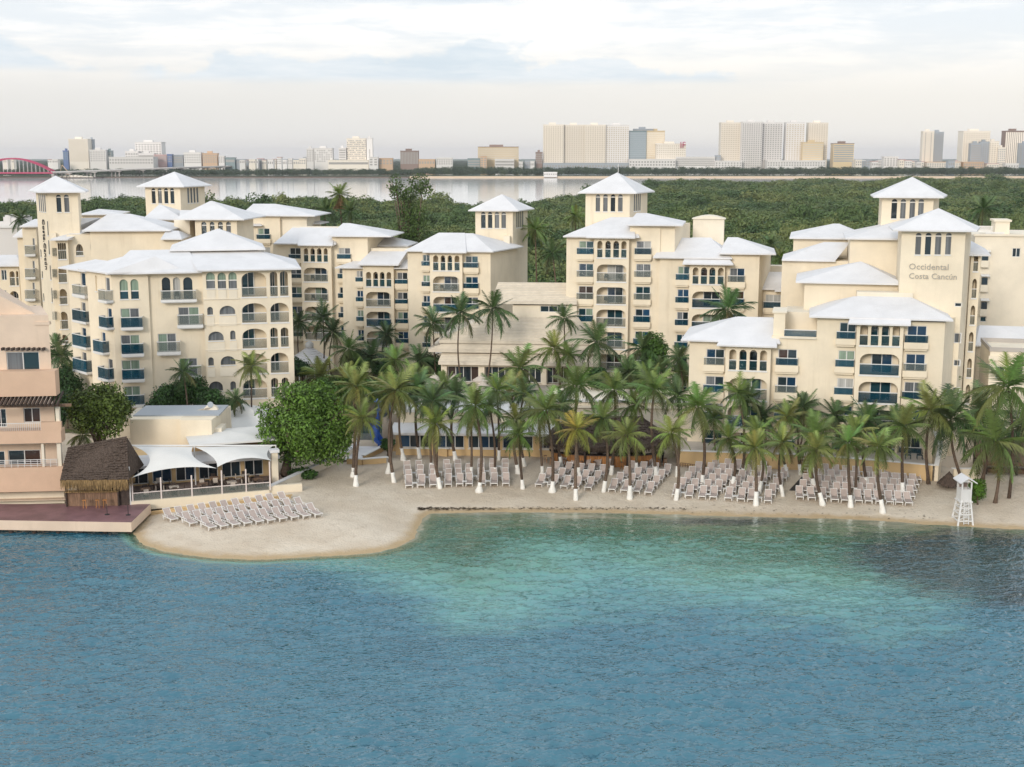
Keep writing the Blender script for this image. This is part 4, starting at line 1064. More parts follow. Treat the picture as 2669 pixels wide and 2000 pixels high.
def block_corner():
    f = Fr(640, 770, 147, 13.0, name='hotel_building', label='cream corner hotel building with big arched verandas at left', cat='building', group='hotel buildings')
    s = Sec(f, uof(f, D, 570, 900), uof(f, D, 1597, 900), 1.0, zof(f, D, 1050, 640), 0, 12)
    for a in ((607, 665, 708, 850), (740, 668, 835, 850), (865, 662, 960, 850)):
        r = f.rect(D, *a); w = s.arch_window(*r, .5, 'curtain_green curtain_green')
        add('lower_pane', MB().box(0.02, r[1] - r[0] - .02, .0, .02, 0, (r[3] - r[2]) * .46).mesh('lower_pane', MAT['curtain_grey']), w)
        f.put('panel', MB().box(0, r[1] - r[0], -.05, .0, 0, 1.05).mesh('panel', MAT['stucco_pale']), (r[0], -.001, r[2] - 1.25))
    for z, a, big in ((D, (1015, 660, 1300, 945, 840), 1), (D, (1343, 655, 1430, 940, 830), 0), (D, (1458, 650, 1552, 935, 828), 0),
                      (D, (1020, 1020, 1303, 1243, 1135), 1), (D, (1348, 1015, 1560, 1238, 1122), 1),
                      (D, (1025, 1313, 1305, 1540, 1430), 1), (D, (1348, 1302, 1435, 1528, 1415), 0), (D, (1468, 1300, 1557, 1522, 1410), 0),
                      (E, (1035, 318, 1310, 545, 430), 1), (E, (1352, 308, 1557, 538, 415), 1),
                      (E, (1032, 612, 1310, 830, 725), 1), (E, (1357, 600, 1440, 815, 712), 0), (E, (1480, 595, 1558, 810, 708), 0)):
        r = f.rect(z, *a[:4]); w = r[1] - r[0]; zr = zof(f, z, (a[0] + a[2]) / 2, a[4])
        s.loggia(*r, zr, (r[0] + w * .02, r[0] + w * .52) if big else (r[0] + .05, r[0] + w * .7), rx=w / 2, rz=.85 if big else w / 2, kind='balcony_clear', style='glass_teal glass_dark glass_teal', n=9)
    for z, a, wide in ((D, (620, 1063, 685, 1155), 0), (D, (762, 1050, 942, 1150), 1), (D, (632, 1347, 808, 1452), 1), (D, (885, 1335, 945, 1440), 0), (E, (632, 362, 695, 460), 0),
                       (E, (775, 348, 945, 450), 1), (E, (640, 640, 800, 750), 1), (E, (887, 638, 950, 740), 0)):
        r = f.rect(z, *a); w = r[1] - r[0]
        s.arch_window(r[0], r[1], r[2], r[3], 0, 'curtain_grey', .35, w / 2, .7 if wide else w / 2)
        f.put('panel', MB().box(-.12, w + .12, -.06, .0, 0, 1.05).mesh('panel', MAT['stucco_pale']), (r[0], -.001, r[2] - 1.3))
    s.build(); main = s
    for y0, y1 in ((975, 985), (1265, 1275), (1560, 1570)):
        zc = zof(f, D, 800, y0); f.put('string_course', box_mesh('string_course', uof(f, D, 985, 985) - main.u0, .1, .1, MAT['stucco_pale']), (main.u0 + .02, -.1, zc))
    # middle part with balconies
    s = Sec(f, uof(f, A, 1715, 1500, .5), main.u0, 1.0, zof(f, D, 300, 670, .5), .5, 12)
    for a in ((98, 722, 195, 970), (228, 722, 310, 970), (345, 720, 450, 970)): s.arch_window(*f.rect(D, *a, v=.5), 0, 'curtain_white curtain_white glass_dark')
    slab_balcony(s, D, (82, 980, 500, 1008), 880, .9, 'balcony_clear')
    for x, sd in ((275, 'left'), (395, 'right')):
        u, z = f.hit(D(x, 975), .05); balcony_chair(f.W(u, .05, zof(f, D, 300, 978, -.4)), f.a, 'dark chair at %s on the top balcony with three arched doors' % sd)
    for z, w, sl, rl in ((D, (290, 1065, 527, 1268), (275, 1272, 575, 1306), 1160), (D, (55, 1370, 265, 1576), (40, 1582, 315, 1618), 1470), (E, (302, 372, 508, 575), (290, 582, 560, 612), 465), (E, (60, 690, 262, 885), (40, 890, 310, 920), 790)):
        s.window(*f.rect(z, *w, v=.5), 2, .52, 'curtain_green curtain_grey'); slab_balcony(s, z, sl, rl, .9, 'balcony_clear')
    s.build(); mid = s
    s = Sec(f, uof(f, A, 1290, 1500, .2), mid.u0, 1.0, zof(f, A, 1480, 1282, .2), .2, 6)
    for a in ((1380, 1365, 1475, 1592), (1507, 1362, 1597, 1590)):
        r = f.rect(A, *a, v=.2); w = s.arch_window(*r, .40, 'curtain_green')
        add('lower_pane', MB().box(0.02, r[1] - r[0] - .02, .0, .02, 0, (r[3] - r[2]) * .38).mesh('lower_pane', MAT['glass_teal']), w)
    for w, sl, rl in (((1392, 283, 1608, 498), (1392, 503, 1650, 533), 392), ((1395, 590, 1612, 800), (1400, 808, 1660, 842), 697), ((1405, 880, 1615, 1090), (1406, 1103, 1668, 1135), 992), ((1432, 1180, 1620, 1385), (1414, 1395, 1672, 1425), 1290)):
        s.window(*f.rect(B, *w, v=.2), 2, None, 'curtain_grey curtain_white curtain_green'); slab_balcony(s, B, sl, rl, .9)
        for x, sd in ((1440, 'left'), (1570, 'right')):
            u = uof(f, B, x, sl[1], -.3); balcony_chair(f.W(u, -.3, zof(f, B, 1500, sl[1], -.7) + .01), f.a, 'dark chair at %s on blue corner balcony, %s from the top' % (sd, ORD[(392, 697, 992, 1290).index(rl)]))
    s.build(); left = s
    # left flank, running back from the corner
    c = f.W(left.u0, .2, 0); k = (c.y / ray(292, 900).y)
    g = Fr(292, 900, c.y, -46.0, root=f); g.o = Vector((c.x, c.y, 0)); g.m = Matrix.Translation(g.o) @ Matrix.Rotation(g.a, 4, 'Z'); g.loc = g.rm.inverted() @ g.m
    s = Sec(g, uof(g, A, 1010, 1500), -.003, 1.0, zof(g, A, 1150, 1262), 0, 6)
    for z, w in ((A, (1215, 1345, 1265, 1500)), (B, (1240, 283, 1290, 480)), (B, (1172, 560, 1216, 700)), (B, (1247, 868, 1302, 1090))): s.window(*g.rect(z, *w), 1, None, 'curtain_grey glass_blue')
    r = g.rect(A, 1100, 1320, 1118, 1500); s.arch_window(*r, 0, 'stucco_pale')
    s.build()
    for z, sl, rl, kd in ((A, (1128, 1605, 1225, 1630), 1495, 'balcony_clear'), (B, (1135, 500, 1235, 522), 385, 'balcony_blue'), (B, (1068, 785, 1185, 808), 660, 'balcony_blue'), (B, (1125, 1092, 1240, 1118), 972, 'balcony_blue')):
        slab_balcony(s, z, sl, rl, .85, kd)
    fl = s
    s = Sec(g, uof(g, A, 800, 1500, 1.2), fl.u0, 1.0, zof(g, A, 900, 1240, 1.2), 1.2, 6)
    for z, w in ((A, (930, 1290, 985, 1440)), (B, (940, 215, 988, 400)), (B, (945, 508, 995, 700)), (B, (950, 790, 1000, 1000))): s.window(*g.rect(z, *w, v=1.2), 1, None, 'curtain_grey glass_blue')
    s.build()
    for z, sl, rl, kd in ((A, (828, 1540, 975, 1572), 1440, 'balcony_clear'), (B, (828, 428, 985, 450), 310, 'balcony_blue'), (B, (830, 720, 990, 742), 595, 'balcony_blue'), (B, (836, 1002, 995, 1026), 875, 'balcony_blue')):
        slab_balcony(s, z, sl, rl, 1.1, kd)
    # roofs
    roofpx(f, ID, D(505, 652), D(1702, 606), -.85, 13, D(372, 428), D(1210, 408), 6, bu=(uof(f, D, 505, 652, -.85), uof(f, D, 1702, 606, -.85) + .2))
    roofpx(f, ID, A(1215, 1290), D(560, 664), -.6, 12, A(1500, 1000), D(400, 425), 6.2)
    roofpx(f, ID, D(185, 400), D(1290, 400), 5.2, 15, D(740, 160), D(752, 160), 9.6)
    Sec(f, uof(f, D, 330, 430, 6), uof(f, D, 1200, 430, 6), 8, zof(f, D, 700, 412, 6), 6, 14, 'stucco_pale', name='parapet').build()
    zz = zof(g, A, 1150, 1262)
    u0, u1 = uof(g, A, 1010, 1500), .9
    hip(g, (u0 - .6, -.8, zz), (u1, -.8, zz), (u1 + 3, 7, zz), (u0 - .6, 7, zz), (u0 + 2.5, 4.5, zof(g, A, 1330, 1050, 4.5)), (u1 + 1, 4.5, zof(g, A, 1330, 1050, 4.5)))
    z2 = zof(g, A, 900, 1240, 1.2)
    hip(g, (s.u0 - .8, .3, z2), (s.u1 + .2, .3, z2), (s.u1 + .2, 7, z2), (s.u0 - .8, 7, z2), (s.u0 + 1.5, 4, zof(g, A, 1000, 1120, 4)), (s.u1, 4, zof(g, A, 1000, 1120, 4)))
    return f
FL_ = block_corner()

def block_sign_tower():
    f = Fr(125, 600, 176, 15.0, name='hotel_building', label='cream hotel building at far left with vertical dark lettering on its tower', cat='building', group='hotel buildings')
    t = tower(f, uof(f, A, 552, 500), uof(f, A, 902, 500), 1.0, zof(f, A, 720, 352), 0, 6, [(650, 705), (740, 797)], 418, 588, 388, A, lsplay=2.0, side=(4, .15, .8), side_left=True, apex=zof(f, A, 655, 168, 3), over=1.1)
    # flank of the tower: lettering that runs downwards and slit windows
    an = math.atan2(-6, 2.0)
    def flank(tt, z): return (t.u0 - 2.0 * tt, 6 * tt, z)
    me = text_mesh('Costa.Cancún', 1.0, MAT['metal_dark'], .04)
    zt, zb = zof(f, A, 480, 665, 3.0), zof(f, A, 490, 1250, 3.0); w = max(v.co.x for v in me.vertices)
    me.transform(Matrix.Diagonal(((zt - zb) / w, 1.6, 1, 1)))
    o = add('lettering', me, f.root)
    o.matrix_local = f.loc @ Matrix.Translation(Vector(flank(.52, zt)) + Vector((-.1, -.05, 0))) @ Matrix.Rotation(an, 4, 'Z') @ Matrix.Rotation(rad(90), 4, 'X') @ Matrix.Rotation(rad(-90), 4, 'Z')
    T(o, 'dark lettering running down the tower wall')
    for yy in (690, 910, 1200, 1460):
        z1, z0 = zof(f, A, 545, yy, 1), zof(f, A, 545, yy + 165, 1)
        b = MB().poly([(x, -.03, y) for x, y in loop(-.22, .22, 0, z1 - z0, .22, .22)]); b.mi = 1; b.box(-.3, .3, -.12, -.001, -.16, -.01)
        f.put('slit_window', b.mesh('slit_window', MAT['curtain_grey'], MAT['white']), flank(.12, z0), (0, 0, an))
    for yy in (1025, 1275, 1535):
        z1, z0 = zof(f, A, 440, yy, 4), zof(f, A, 440, yy + 85, 4)
        b = MB().poly([(x, -.03, y) for x, y in loop(-.22, .22, 0, z1 - z0, .22, .22)]); b.mi = 1; b.box(-.3, .3, -.12, -.001, -.16, -.01)
        f.put('slit_window', b.mesh('slit_window', MAT['curtain_grey'], MAT['white']), flank(.86, z0), (0, 0, an))
    # left wing
    g = Fr(70, 700, 184, 12.0, root=f)
    s = Sec(g, uof(g, A, 262, 900), uof(g, A, 425, 900), 1.0, zof(g, A, 340, 752), 0, 7, lsplay=.9)
    for y in (890, 1150, 1400): s.window(*g.rect(A, 378, y, 405, y + 140), 1, None, 'curtain_grey')
    for y, y2 in ((978, 1075), (1245, 1340), (1488, 1590)): slab_balcony(s, A, (285, y2, 408, y2 + 22), y, .8, 'balcony_clear')
    s.window(*g.rect(B, 388, 245, 425, 340), 1, None, 'curtain_grey')
    s.build()
    roofpx(g, ID, A(222, 743), A(440, 762), -.8, 8, A(400, 668), A(440, 668), 3.5)
    s = Sec(g, uof(g, A, 206, 1000, 3), uof(g, A, 270, 1000, 3), 1.0, zof(g, A, 235, 878, 3), 3, 9); s.build()
    roofpx(g, ID, A(140, 862), A(300, 880), 2.2, 10, A(260, 770), A(300, 770), 6)
    # right part: stacked roofs stepping down
    h = Fr(165, 640, 174, 15.0, root=f)
    s = Sec(h, uof(h, A, 590, 1100, 2.2), uof(h, A, 660, 1100, 2.2), 1, zof(h, A, 620, 830, 2.2), 2.2, 8); s.build()
    for k in range(6):
        y = 1030 + 245 * k
        r = h.rect(A, 602, y, 655, y + 50, 1.6); h.put('balcony', box_mesh('balcony', r[1] - r[0], .6, r[3] - r[2] + .5, MAT['balcony_clear']), (r[0], 1.6, r[2] - .2))
    s = Sec(h, uof(h, A, 660, 1100), uof(h, A, 790, 1100), 1, zof(h, A, 720, 915), 0, 9)
    cs = [h.rect(A, a, 945, a + 22, 1130)[:2] for a in (668, 692, 716, 740)]; r = h.rect(A, 668, 945, 762, 1130)
    s.arcade(cs, r[2], r[3], zof(h, A, 715, 1030), kind='balcony_clear')
    for z, w, rl in ((A, (675, 1212, 768, 1398), 1300), (A, (682, 1475, 773, 1650), 1570), (B, (688, 322, 782, 520), 425), (B, (695, 588, 788, 690), 660)):
        r = h.rect(z, *w); s.loggia(*r, zof(h, z, (w[0] + w[2]) / 2, rl), None, rx=.7, rz=.7, kind='balcony_clear')
    s.build()
    s = Sec(h, uof(h, A, 780, 1100, .8), uof(h, A, 1180, 1000, .8), 1, zof(h, A, 950, 850, .8), .8, 9)
    r = h.rect(A, 873, 957, 958, 1088, .8); s.loggia(*r, zof(h, A, 915, 1045, .8), (r[0] + .1, r[1] - .4), rx=.9, rz=.9, kind='balcony_clear', n=8)
    s.window(*h.rect(A, 1042, 955, 1088, 1030, .8), 1, None, 'curtain_grey'); s.build()
    roofpx(h, ID, A(575, 892), A(780, 915), -.8, 8, A(960, 785), A(1060, 790), 5, bu=(uof(h, A, 575, 892, -.8), uof(h, A, 1100, 815, 6)))
    roofpx(h, ID, A(562, 797), A(740, 822), 3, 12, A(900, 670), A(1150, 640), 8, bu=(uof(h, A, 562, 797, 3), uof(h, A, 1170, 680, 10)))
    k = Fr(330, 610, 176, 4.0, root=f)
    s = Sec(k, uof(k, A, 1040, 900), uof(k, A, 1912, 900), 1, zof(k, A, 1450, 812), 0, 9); s.build()
    roofpx(k, ID, A(945, 792), A(1965, 806), -.9, 11, A(1250, 600), A(1500, 615), 5)
    s = Sec(k, uof(k, A, 1840, 900, -3), uof(k, A, 2090, 900, -3), 1, zof(k, A, 1950, 905, -3), -3, 3); s.build()
    roofpx(k, ID, A(1850, 888), A(2095, 905), -3.8, 4, A(1915, 800), A(2060, 805), 0)
    q = Fr(250, 560, 200, 8.0, root=f)
    Sec(q, uof(q, A, 900, 640), uof(q, A, 1320, 640), 1, zof(q, A, 1100, 618), 0, 8).build()
    roofpx(q, ID, A(905, 620), A(1390, 605), -.9, 9, A(1135, 553), A(1160, 553), 4)
    # low wing at the left edge
    w = Fr(25, 720, 190, 5.0, root=f)
    s = Sec(w, uof(w, A, -260, 1400), uof(w, A, 225, 1400), 1, zof(w, A, 100, 1215), 0, 9)
    for y in (1255, 1490): s.window(*w.rect(A, 15, y, 78, y + 120), 2, None, 'glass_blue glass_dark')
    cs = [w.rect(A, a, 1270, b, 1435)[:2] for a, b in ((112, 170), (186, 213))]; r = w.rect(A, 112, 1270, 213, 1435); s.arcade(cs, r[2], r[3], zof(w, A, 160, 1345), kind='balcony_clear')
    r = w.rect(A, 112, 1500, 215, 1650); s.loggia(*r, zof(w, A, 160, 1585), (r[0] + .2, r[1] - .3), kind='balcony_clear')
    s.build(); roofpx(w, ID, A(-300, 1205), A(240, 1208), -.9, 9, A(-100, 1085), A(190, 1078), 4.5)
    x = Fr(25, 660, 215, 3.0, name='annex_building', label='pale grey low building behind the far left hotel wing', cat='building')
    s = Sec(x, uof(x, A, -300, 900), uof(x, A, 260, 900), 1, zof(x, A, 100, 770), 0, 14, 'far_white'); s.window(*x.rect(A, 0, 945, 205, 962), 4, None, 'glass_warm'); s.build()
    x.put('parapet', MB().box(s.u0 - .2, s.u1 + .2, -.3, .2, s.z1 + .002, s.z1 + .5).mesh('parapet', MAT['white']))
    r = x.rect(A, 0, 718, 215, 770, 4); b = MB(); q = random.Random(5)
    for i in range(16):
        u = q.uniform(r[0], r[1] - 1); v = q.uniform(3, 11); b.box(u, u + q.uniform(.6, 2), v, v + q.uniform(.6, 1.6), s.z1 + .003 + i * .002, s.z1 + q.uniform(.6, 2.0))
    x.put('rooftop_equipment', b.mesh('rooftop_equipment', MAT['far_white']))
    return f
FT_ = block_sign_tower()

# ------------------------------------------------------------------ lobby with tiled roofs
ZPOD = 4.25                                              # raised pool terrace behind the beach buildings
_a, _b = atY(1010, 1000, 150).x, atY(1478, 1000, 150).x
T(MB().box(_a, _b, 143, 166, .6, ZPOD).obj('pool_terrace', MAT['paving']), kind='structure')
def tiled_tier(fr, eL, eR, v0, rL, rR, vr, n, root_roof_name='roof', v1=None, thick=.12, side=True):
    """sloping roof laid with n stepped courses of tile, each course a part"""
    u0, z0 = fr.hit(eL, v0); u1, z1 = fr.hit(eR, v0); ze = (z0 + z1) / 2
    a, za = fr.hit(rL, vr); b, zb = fr.hit(rR, vr); zr = (za + zb) / 2
    v1 = v1 or 2 * vr - v0
    base = hip(fr, (u0, v0, ze), (u1, v0, ze), (u1, v1, ze), (u0, v1, ze), (a, vr, zr), (b, vr, zr), .25, 'tile_roof', root_roof_name, 'stucco')
    off = thick * 1.1
    for k in range(n):
        t0, t1 = k / n, (k + 1.25) / n; t1 = min(t1, 1.0)
        def at(t, lift): return ((u0 + (a - u0) * t, v0 + (vr - v0) * t, ze + (zr - ze) * t + lift), (u1 + (b - u1) * t, v0 + (vr - v0) * t, ze + (zr - ze) * t + lift))
        p, q = at(t0, off + .05), at(t1, .012); lo = at(t0, .004)
        m = MB().poly([p[0], p[1], q[1], q[0]]).poly([lo[0], lo[1], p[1], p[0]])
        o = add('tile_course', m.mesh('tile_course', MAT['tile_roof']), base)
        if side:                                        # the hip end at the left
            def ats(t, lift): return ((u0 + (a - u0) * t, v0 + (vr - v0) * t, ze + (zr - ze) * t + lift), (u0 + (a - u0) * t, v1 + (vr - v1) * t, ze + (zr - ze) * t + lift))
            p, q, lo = ats(t0, off + .05), ats(t1, .012), ats(t0, .004)
            m = MB().poly([p[1], p[0], q[0], q[1]]).poly([lo[1], lo[0], p[0], p[1]]); add('tile_course', m.mesh('tile_course', MAT['tile_roof']), base)
    return base
def lobby():
    f = Fr(1330, 950, 162, -5.0, name='lobby_building', label='low lobby building with three tiers of pale tiled roof', cat='building')
    # ground floor, then the three roofs
    ur = uof(f, K, 1130, 900)
    s = Sec(f, uof(f, Hh, 1325, 720), ur, 1.0, zof(f, Hh, 1700, 672), 0, 14, 'stucco_pale')
    zs = zof(f, Hh, 1600, 690)
    for a, b in ((1390, 1755), (1825, 2130), (2190, 2480), (2540, 2800)):
        u0, u1 = uof(f, Hh, a, 740), uof(f, Hh, b, 740); s.hole(loop(u0, u1, ZPOD + .05, zs), 1.2, True); s.window(u0 + .05, u1 - .05, ZPOD + .1, zs - .05, 4, None, 'glass_dark glass_warm', s.v0 + 1.0, False)
    s.build()
    tiled_tier(f, Hh(1292, 632), K(1150, 905), -1.0, Hh(1340, 520), K(1130, 760), 1.6, 7, v1=8)
    Sec(f, uof(f, Hh, 1335, 530, 1.6), ur - .3, 4, zof(f, Hh, 1700, 515, 1.6) + .1, 1.61, 14, 'stucco_pale').build()
    tiled_tier(f, Hh(1178, 492), K(1120, 755), 0.6, Hh(1420, 395), K(1120, 650), 3.2, 7, v1=14)
    Sec(f, uof(f, Hh, 1430, 410, 3.2), ur - .4, 5, zof(f, Hh, 1700, 400, 3.2) + .15, 3.21, 16, 'stucco_pale').build()
    tiled_tier(f, Hh(1302, 382), K(1100, 652), 2.2, Hh(1890, 100), K(900, 320), 7.5, 18, v1=18)
    # clerestory and upper slope
    s = Sec(f, uof(f, K, 160, 250, 7.0), uof(f, K, 900, 250, 7.0), 6, zof(f, K, 500, 205, 7.0), 7.0, 12, 'stucco_pale')
    s.window(*f.rect(K, 478, 210, 775, 284, 7.0), 3, None, 'glass_dark'); s.build()
    tiled_tier(f, G(1900, 1330), K(900, 205), 6.4, G(1985, 1135), J(900, 1357), 11.5, 12, v1=17)
    return f
lobby()

def gazebo():
    c = atY(*E(1800, 300), 181); b = empty('garden_gazebo', (c.x, c.y, 1.1)); T(b, 'round gazebo with white tiled roof beside the corner building', 'gazebo')
    zt = atY(*E(1800, 250), 181).z - 1.1; zeav = atY(*E(1800, 440), 178).z - 1.1
    r = (E(2140, 0)[0] - E(1610, 0)[0]) / 2 / F * 179; n = 10; rings = 7
    roof = MB()
    for k in range(rings):
        t0, t1 = k / rings, (k + 1.15) / rings
        for i in range(n):
            a0, a1 = 2 * math.pi * i / n, 2 * math.pi * (i + 1) / n
            def q(a, t, l): rr = r * (1 - t) + .35 * t; return (rr * math.cos(a), rr * math.sin(a), zeav + (zt - zeav) * t + l)
            roof.poly([q(a0, t0, .12), q(a1, t0, .12), q(a1, min(t1, 1), .02), q(a0, min(t1, 1), .02)]); roof.poly([q(a0, t0, 0), q(a1, t0, 0), q(a1, t0, .12), q(a0, t0, .12)])
    ro = roof.obj('roof', MAT['roof_white'], b)
    fin = MB()
    fin.tube([(0, 0, zt - .05), (0, 0, zt + .25), (0, 0, zt + .55), (0, 0, zt + .8), (0, 0, zt + .95)], [.55, .6, .6, .4, .08], 10); add('finial', fin.mesh('finial', MAT['white'], smooth=True), ro)
    for i in range(8):
        a = 2 * math.pi * (i + .5) / 8; MB().tube([(0, 0, 0), (0, 0, zeav + .05)], .11, 7).obj('post', MAT['white'], b, (.88 * r * math.cos(a), .88 * r * math.sin(a), 0))
gazebo()

def parasol(px, py, Y, wpx, label):
    c = atY(px, py, Y); g = empty('parasol', (c.x, c.y, ZPOD)); T(g, label, 'parasol', 'beige terrace parasols')
    r = wpx / 2 / F * Y; h = c.z - ZPOD; n = 8; b = MB()
    for i in range(n):
        a0, a1 = 2 * math.pi * i / n, 2 * math.pi * (i + 1) / n
        b.poly([(r * math.cos(a0), r * math.sin(a0), h - .65), (r * math.cos(a1), r * math.sin(a1), h - .65), (0, 0, h)])
        b.poly([(r * math.cos(a0), r * math.sin(a0), h - .85), (r * math.cos(a1), r * math.sin(a1), h - .85), (r * math.cos(a1), r * math.sin(a1), h - .65), (r * math.cos(a0), r * math.sin(a0), h - .65)])
    b.obj('canopy', MAT['umbrella'], g); MB().tube([(0, 0, 0), (0, 0, h + .1)], .035, 6).obj('pole', MAT['white'], g); MB().tube([(0, 0, 0), (0, 0, .12)], .3, 8).obj('base', MAT['concrete'], g)
for i, (x, y, w) in enumerate(((1250, 772, 42), (1475, 780, 40), (1790, 780, 48), (1810, 850, 34), (1440, 858, 40))):
    parasol(*Hh(x, y), 152 - (i > 2) * 5, w, ['beige parasol left of the lobby doors', 'beige parasol before the first lobby window', 'beige parasol before the second lobby window', 'small beige parasol below the rightmost terrace parasol', 'beige parasol half hidden by fronds in front of the lobby'][i])

# ------------------------------------------------------------------ pool bar building, walls, terrace
def wall_run(pts, h, w=.35, mat='wall_ochre', cap='white', name='garden_wall', label='', cat='wall', capw=.06, zs=None):
    """low wall along ground points with a painted coping; each straight piece is a part"""
    g = empty(name, pts[0]); T(g, label, cat); o = Vector(pts[0])
    for i, (a, b) in enumerate(zip(pts, pts[1:])):
        a, b = Vector(a) - o, Vector(b) - o; z0 = min(a.z, b.z) - .6
        d = (b - a); d.z = 0; L = d.length; ang = math.atan2(d.y, d.x)
        za, zb = (a.z + h, b.z + h) if zs is None else (zs[i] - o.z, zs[i + 1] - o.z)
        m = MB(); k = w / 2
        m.poly([(0, -k, z0), (L, -k, z0), (L, -k, zb), (0, -k, za)]); m.poly([(L, k, z0), (0, k, z0), (0, k, za), (L, k, zb)])
        m.poly([(0, k, z0), (0, -k, z0), (0, -k, za), (0, k, za)]); m.poly([(L, -k, z0), (L, k, z0), (L, k, zb), (L, -k, zb)]); m.poly([(0, -k, za), (L, -k, zb), (L, k, zb), (0, k, za)])
        p = m.obj('wall', MAT[mat], g, (a.x, a.y, 0), (0, 0, ang))
        if cap:
            c = MB(); q = k + capw; t = .09
            c.poly([(-q, -q, za + t), (L + q, -q, zb + t), (L + q, q, zb + t), (-q, q, za + t)]); c.poly([(-q, -q, za + .002), (L + q, -q, zb + .002), (L + q, -q, zb + t), (-q, -q, za + t)])
            c.poly([(L + q, q, zb + .002), (-q, q, za + .002), (-q, q, za + t), (L + q, q, zb + t)]); c.poly([(-q, q, za + .002), (-q, -q, za + .002), (-q, -q, za + t), (-q, q, za + t)]); c.poly([(L + q, -q, zb + .002), (L + q, q, zb + .002), (L + q, q, zb + t), (L + q, -q, zb + t)])
            add('coping', c.mesh('coping', MAT[cap]), p)
    return g
def pool_bar():
    p = ground_at(*I(1400, 610)); f = Fr(*I(1400, 610), p.y, -2.5, name='pool_restaurant', label='ochre pool restaurant with dark windows and sloping white awning roof', cat='building')
    u0, u1 = uof(f, I, 800, 400), uof(f, L, 610, 450)
    s = Sec(f, u0, u1, .8, zof(f, I, 1400, 350), 0, 7, 'wall_ochre')
    zs0, zs1 = zof(f, I, 1400, 522), zof(f, I, 1400, 378)
    for z, a, b in ((I, 850, 1195), (I, 1275, 1590), (I, 1640, 1995), (L, 45, 395), (L, 470, 590)):
        a, b = uof(f, z, a, 450), uof(f, z, b, 450); s.window(a, b, zs0, zs1, 3, None, 'glass_blue glass_dark', label=None)
        f.put('sill', box_mesh('sill', b - a + .1, .14, .1, MAT['white']), (a - .05, -.14, zs0 - .105))
    s.build()
    ze, zt = zof(f, I, 1400, 352, -.9), zof(f, I, 1400, 235, 2.5)
    m = MB().poly([(u0 - .5, -.9, ze), (u1 + .3, -.9, ze), (u1 + .3, 2.6, zt), (u0 - .5, 2.6, zt)]).poly([(u0 - .5, -.9, ze - .25), (u1 + .3, -.9, ze - .25), (u1 + .3, -.9, ze), (u0 - .5, -.9, ze)])
    m.poly([(u0 - .5, 2.6, zt), (u0 - .5, -.9, ze), (u0 - .5, -.9, ze - .25), (u0 - .5, 2.6, ze - .25)]).poly([(u0 - .5, -.9, ze - .25), (u0 - .5, 2.6, ze - .25), (u1 + .3, 2.6, ze - .25), (u1 + .3, -.9, ze - .25)])
    f.put('awning_roof', m.mesh('awning_roof', MAT['roof_white']))
    Sec(f, u0, u1, 2, zof(f, I, 1400, 110, 2.6), 2.61, 8, 'stucco', name='upper_wall').build()
    f.put('cornice', box_mesh('cornice', u1 - u0 + .4, 5.8, .3, MAT['white']), (u0 - .2, 2.4, zof(f, I, 1400, 110, 2.6) + .003))
    # cream wing that carries on behind the thatched bar
    s = Sec(f, u1 + .01, uof(f, L, 2240, 500, 4), .8, zof(f, L, 1500, -10, 4), 4, 12, 'stucco_pale'); s.build()
    f.put('cornice', box_mesh('cornice', s.u1 - s.u0 + .2, .3, .25, MAT['stucco_pale']), (s.u0, 3.7, zof(f, L, 1500, 60, 4)))
    f.put('cornice', box_mesh('cornice', s.u1 - s.u0 + .2, .35, .25, MAT['white']), (s.u0, 3.65, s.z1 + .003))
    return f
pool_bar()

def straw_fringe(name, edge_pts, length, parent, n, seed, mat='straw', slope=(0, 0, -1)):
    """hanging ends of palm thatch"""
    r = random.Random(seed); m = MB()
    segs = list(zip(edge_pts, edge_pts[1:])); tot = sum((Vector(b) - Vector(a)).length for a, b in segs)
    for a, b in segs:
        a, b = Vector(a), Vector(b); k = max(2, int(n * (b - a).length / tot)); d = (b - a).normalized()
        nr = Vector((d.y, -d.x, 0))
        for i in range(k):
            p = a.lerp(b, (i + r.random()) / k) + nr * r.uniform(-.05, .12); L = length * r.uniform(.5, 1.15); w = r.uniform(.04, .10)
            q = p + Vector((r.uniform(-.08, .08), r.uniform(-.08, .08), -L)) + nr * r.uniform(-.05, .10)
            m.poly([p - d * w / 2, p + d * w / 2, q + d * w * .2, q - d * w * .2])
    o = m.obj(name, MAT[mat], parent); o['kind'] = 'stuff'; return o
def shaggy(mb, corners, rows, cols, amp, seed):
    """a thatched slope: rows of overlapping uneven tufts; corners = eave a, eave b, top b, top a"""
    r = random.Random(seed); a, b, c, d = [Vector(x) for x in corners]
    nrm = (b - a).cross(d - a).normalized()
    if nrm.z < 0: nrm = -nrm
    for i in range(rows):
        t0, t1 = i / rows, min(1.0, (i + 1.5) / rows)
        for j in range(cols):
            s0, s1 = j / cols - .01, (j + 1) / cols + .01
            P = lambda s, t: (a.lerp(b, s)).lerp(d.lerp(c, s), t)
            l = amp * r.uniform(.5, 1.3); dr = r.uniform(-.4, .2) / rows
            mb.poly([P(s0, t0 + dr) + nrm * l, P(s1, t0 + dr) + nrm * l * r.uniform(.7, 1.2), P(s1, t1) + nrm * .01, P(s0, t1) + nrm * .01])
            mb.poly([P(s0, t0 + dr) - nrm * .02, P(s1, t0 + dr) - nrm * .02, P(s1, t0 + dr) + nrm * l, P(s0, t0 + dr) + nrm * l])
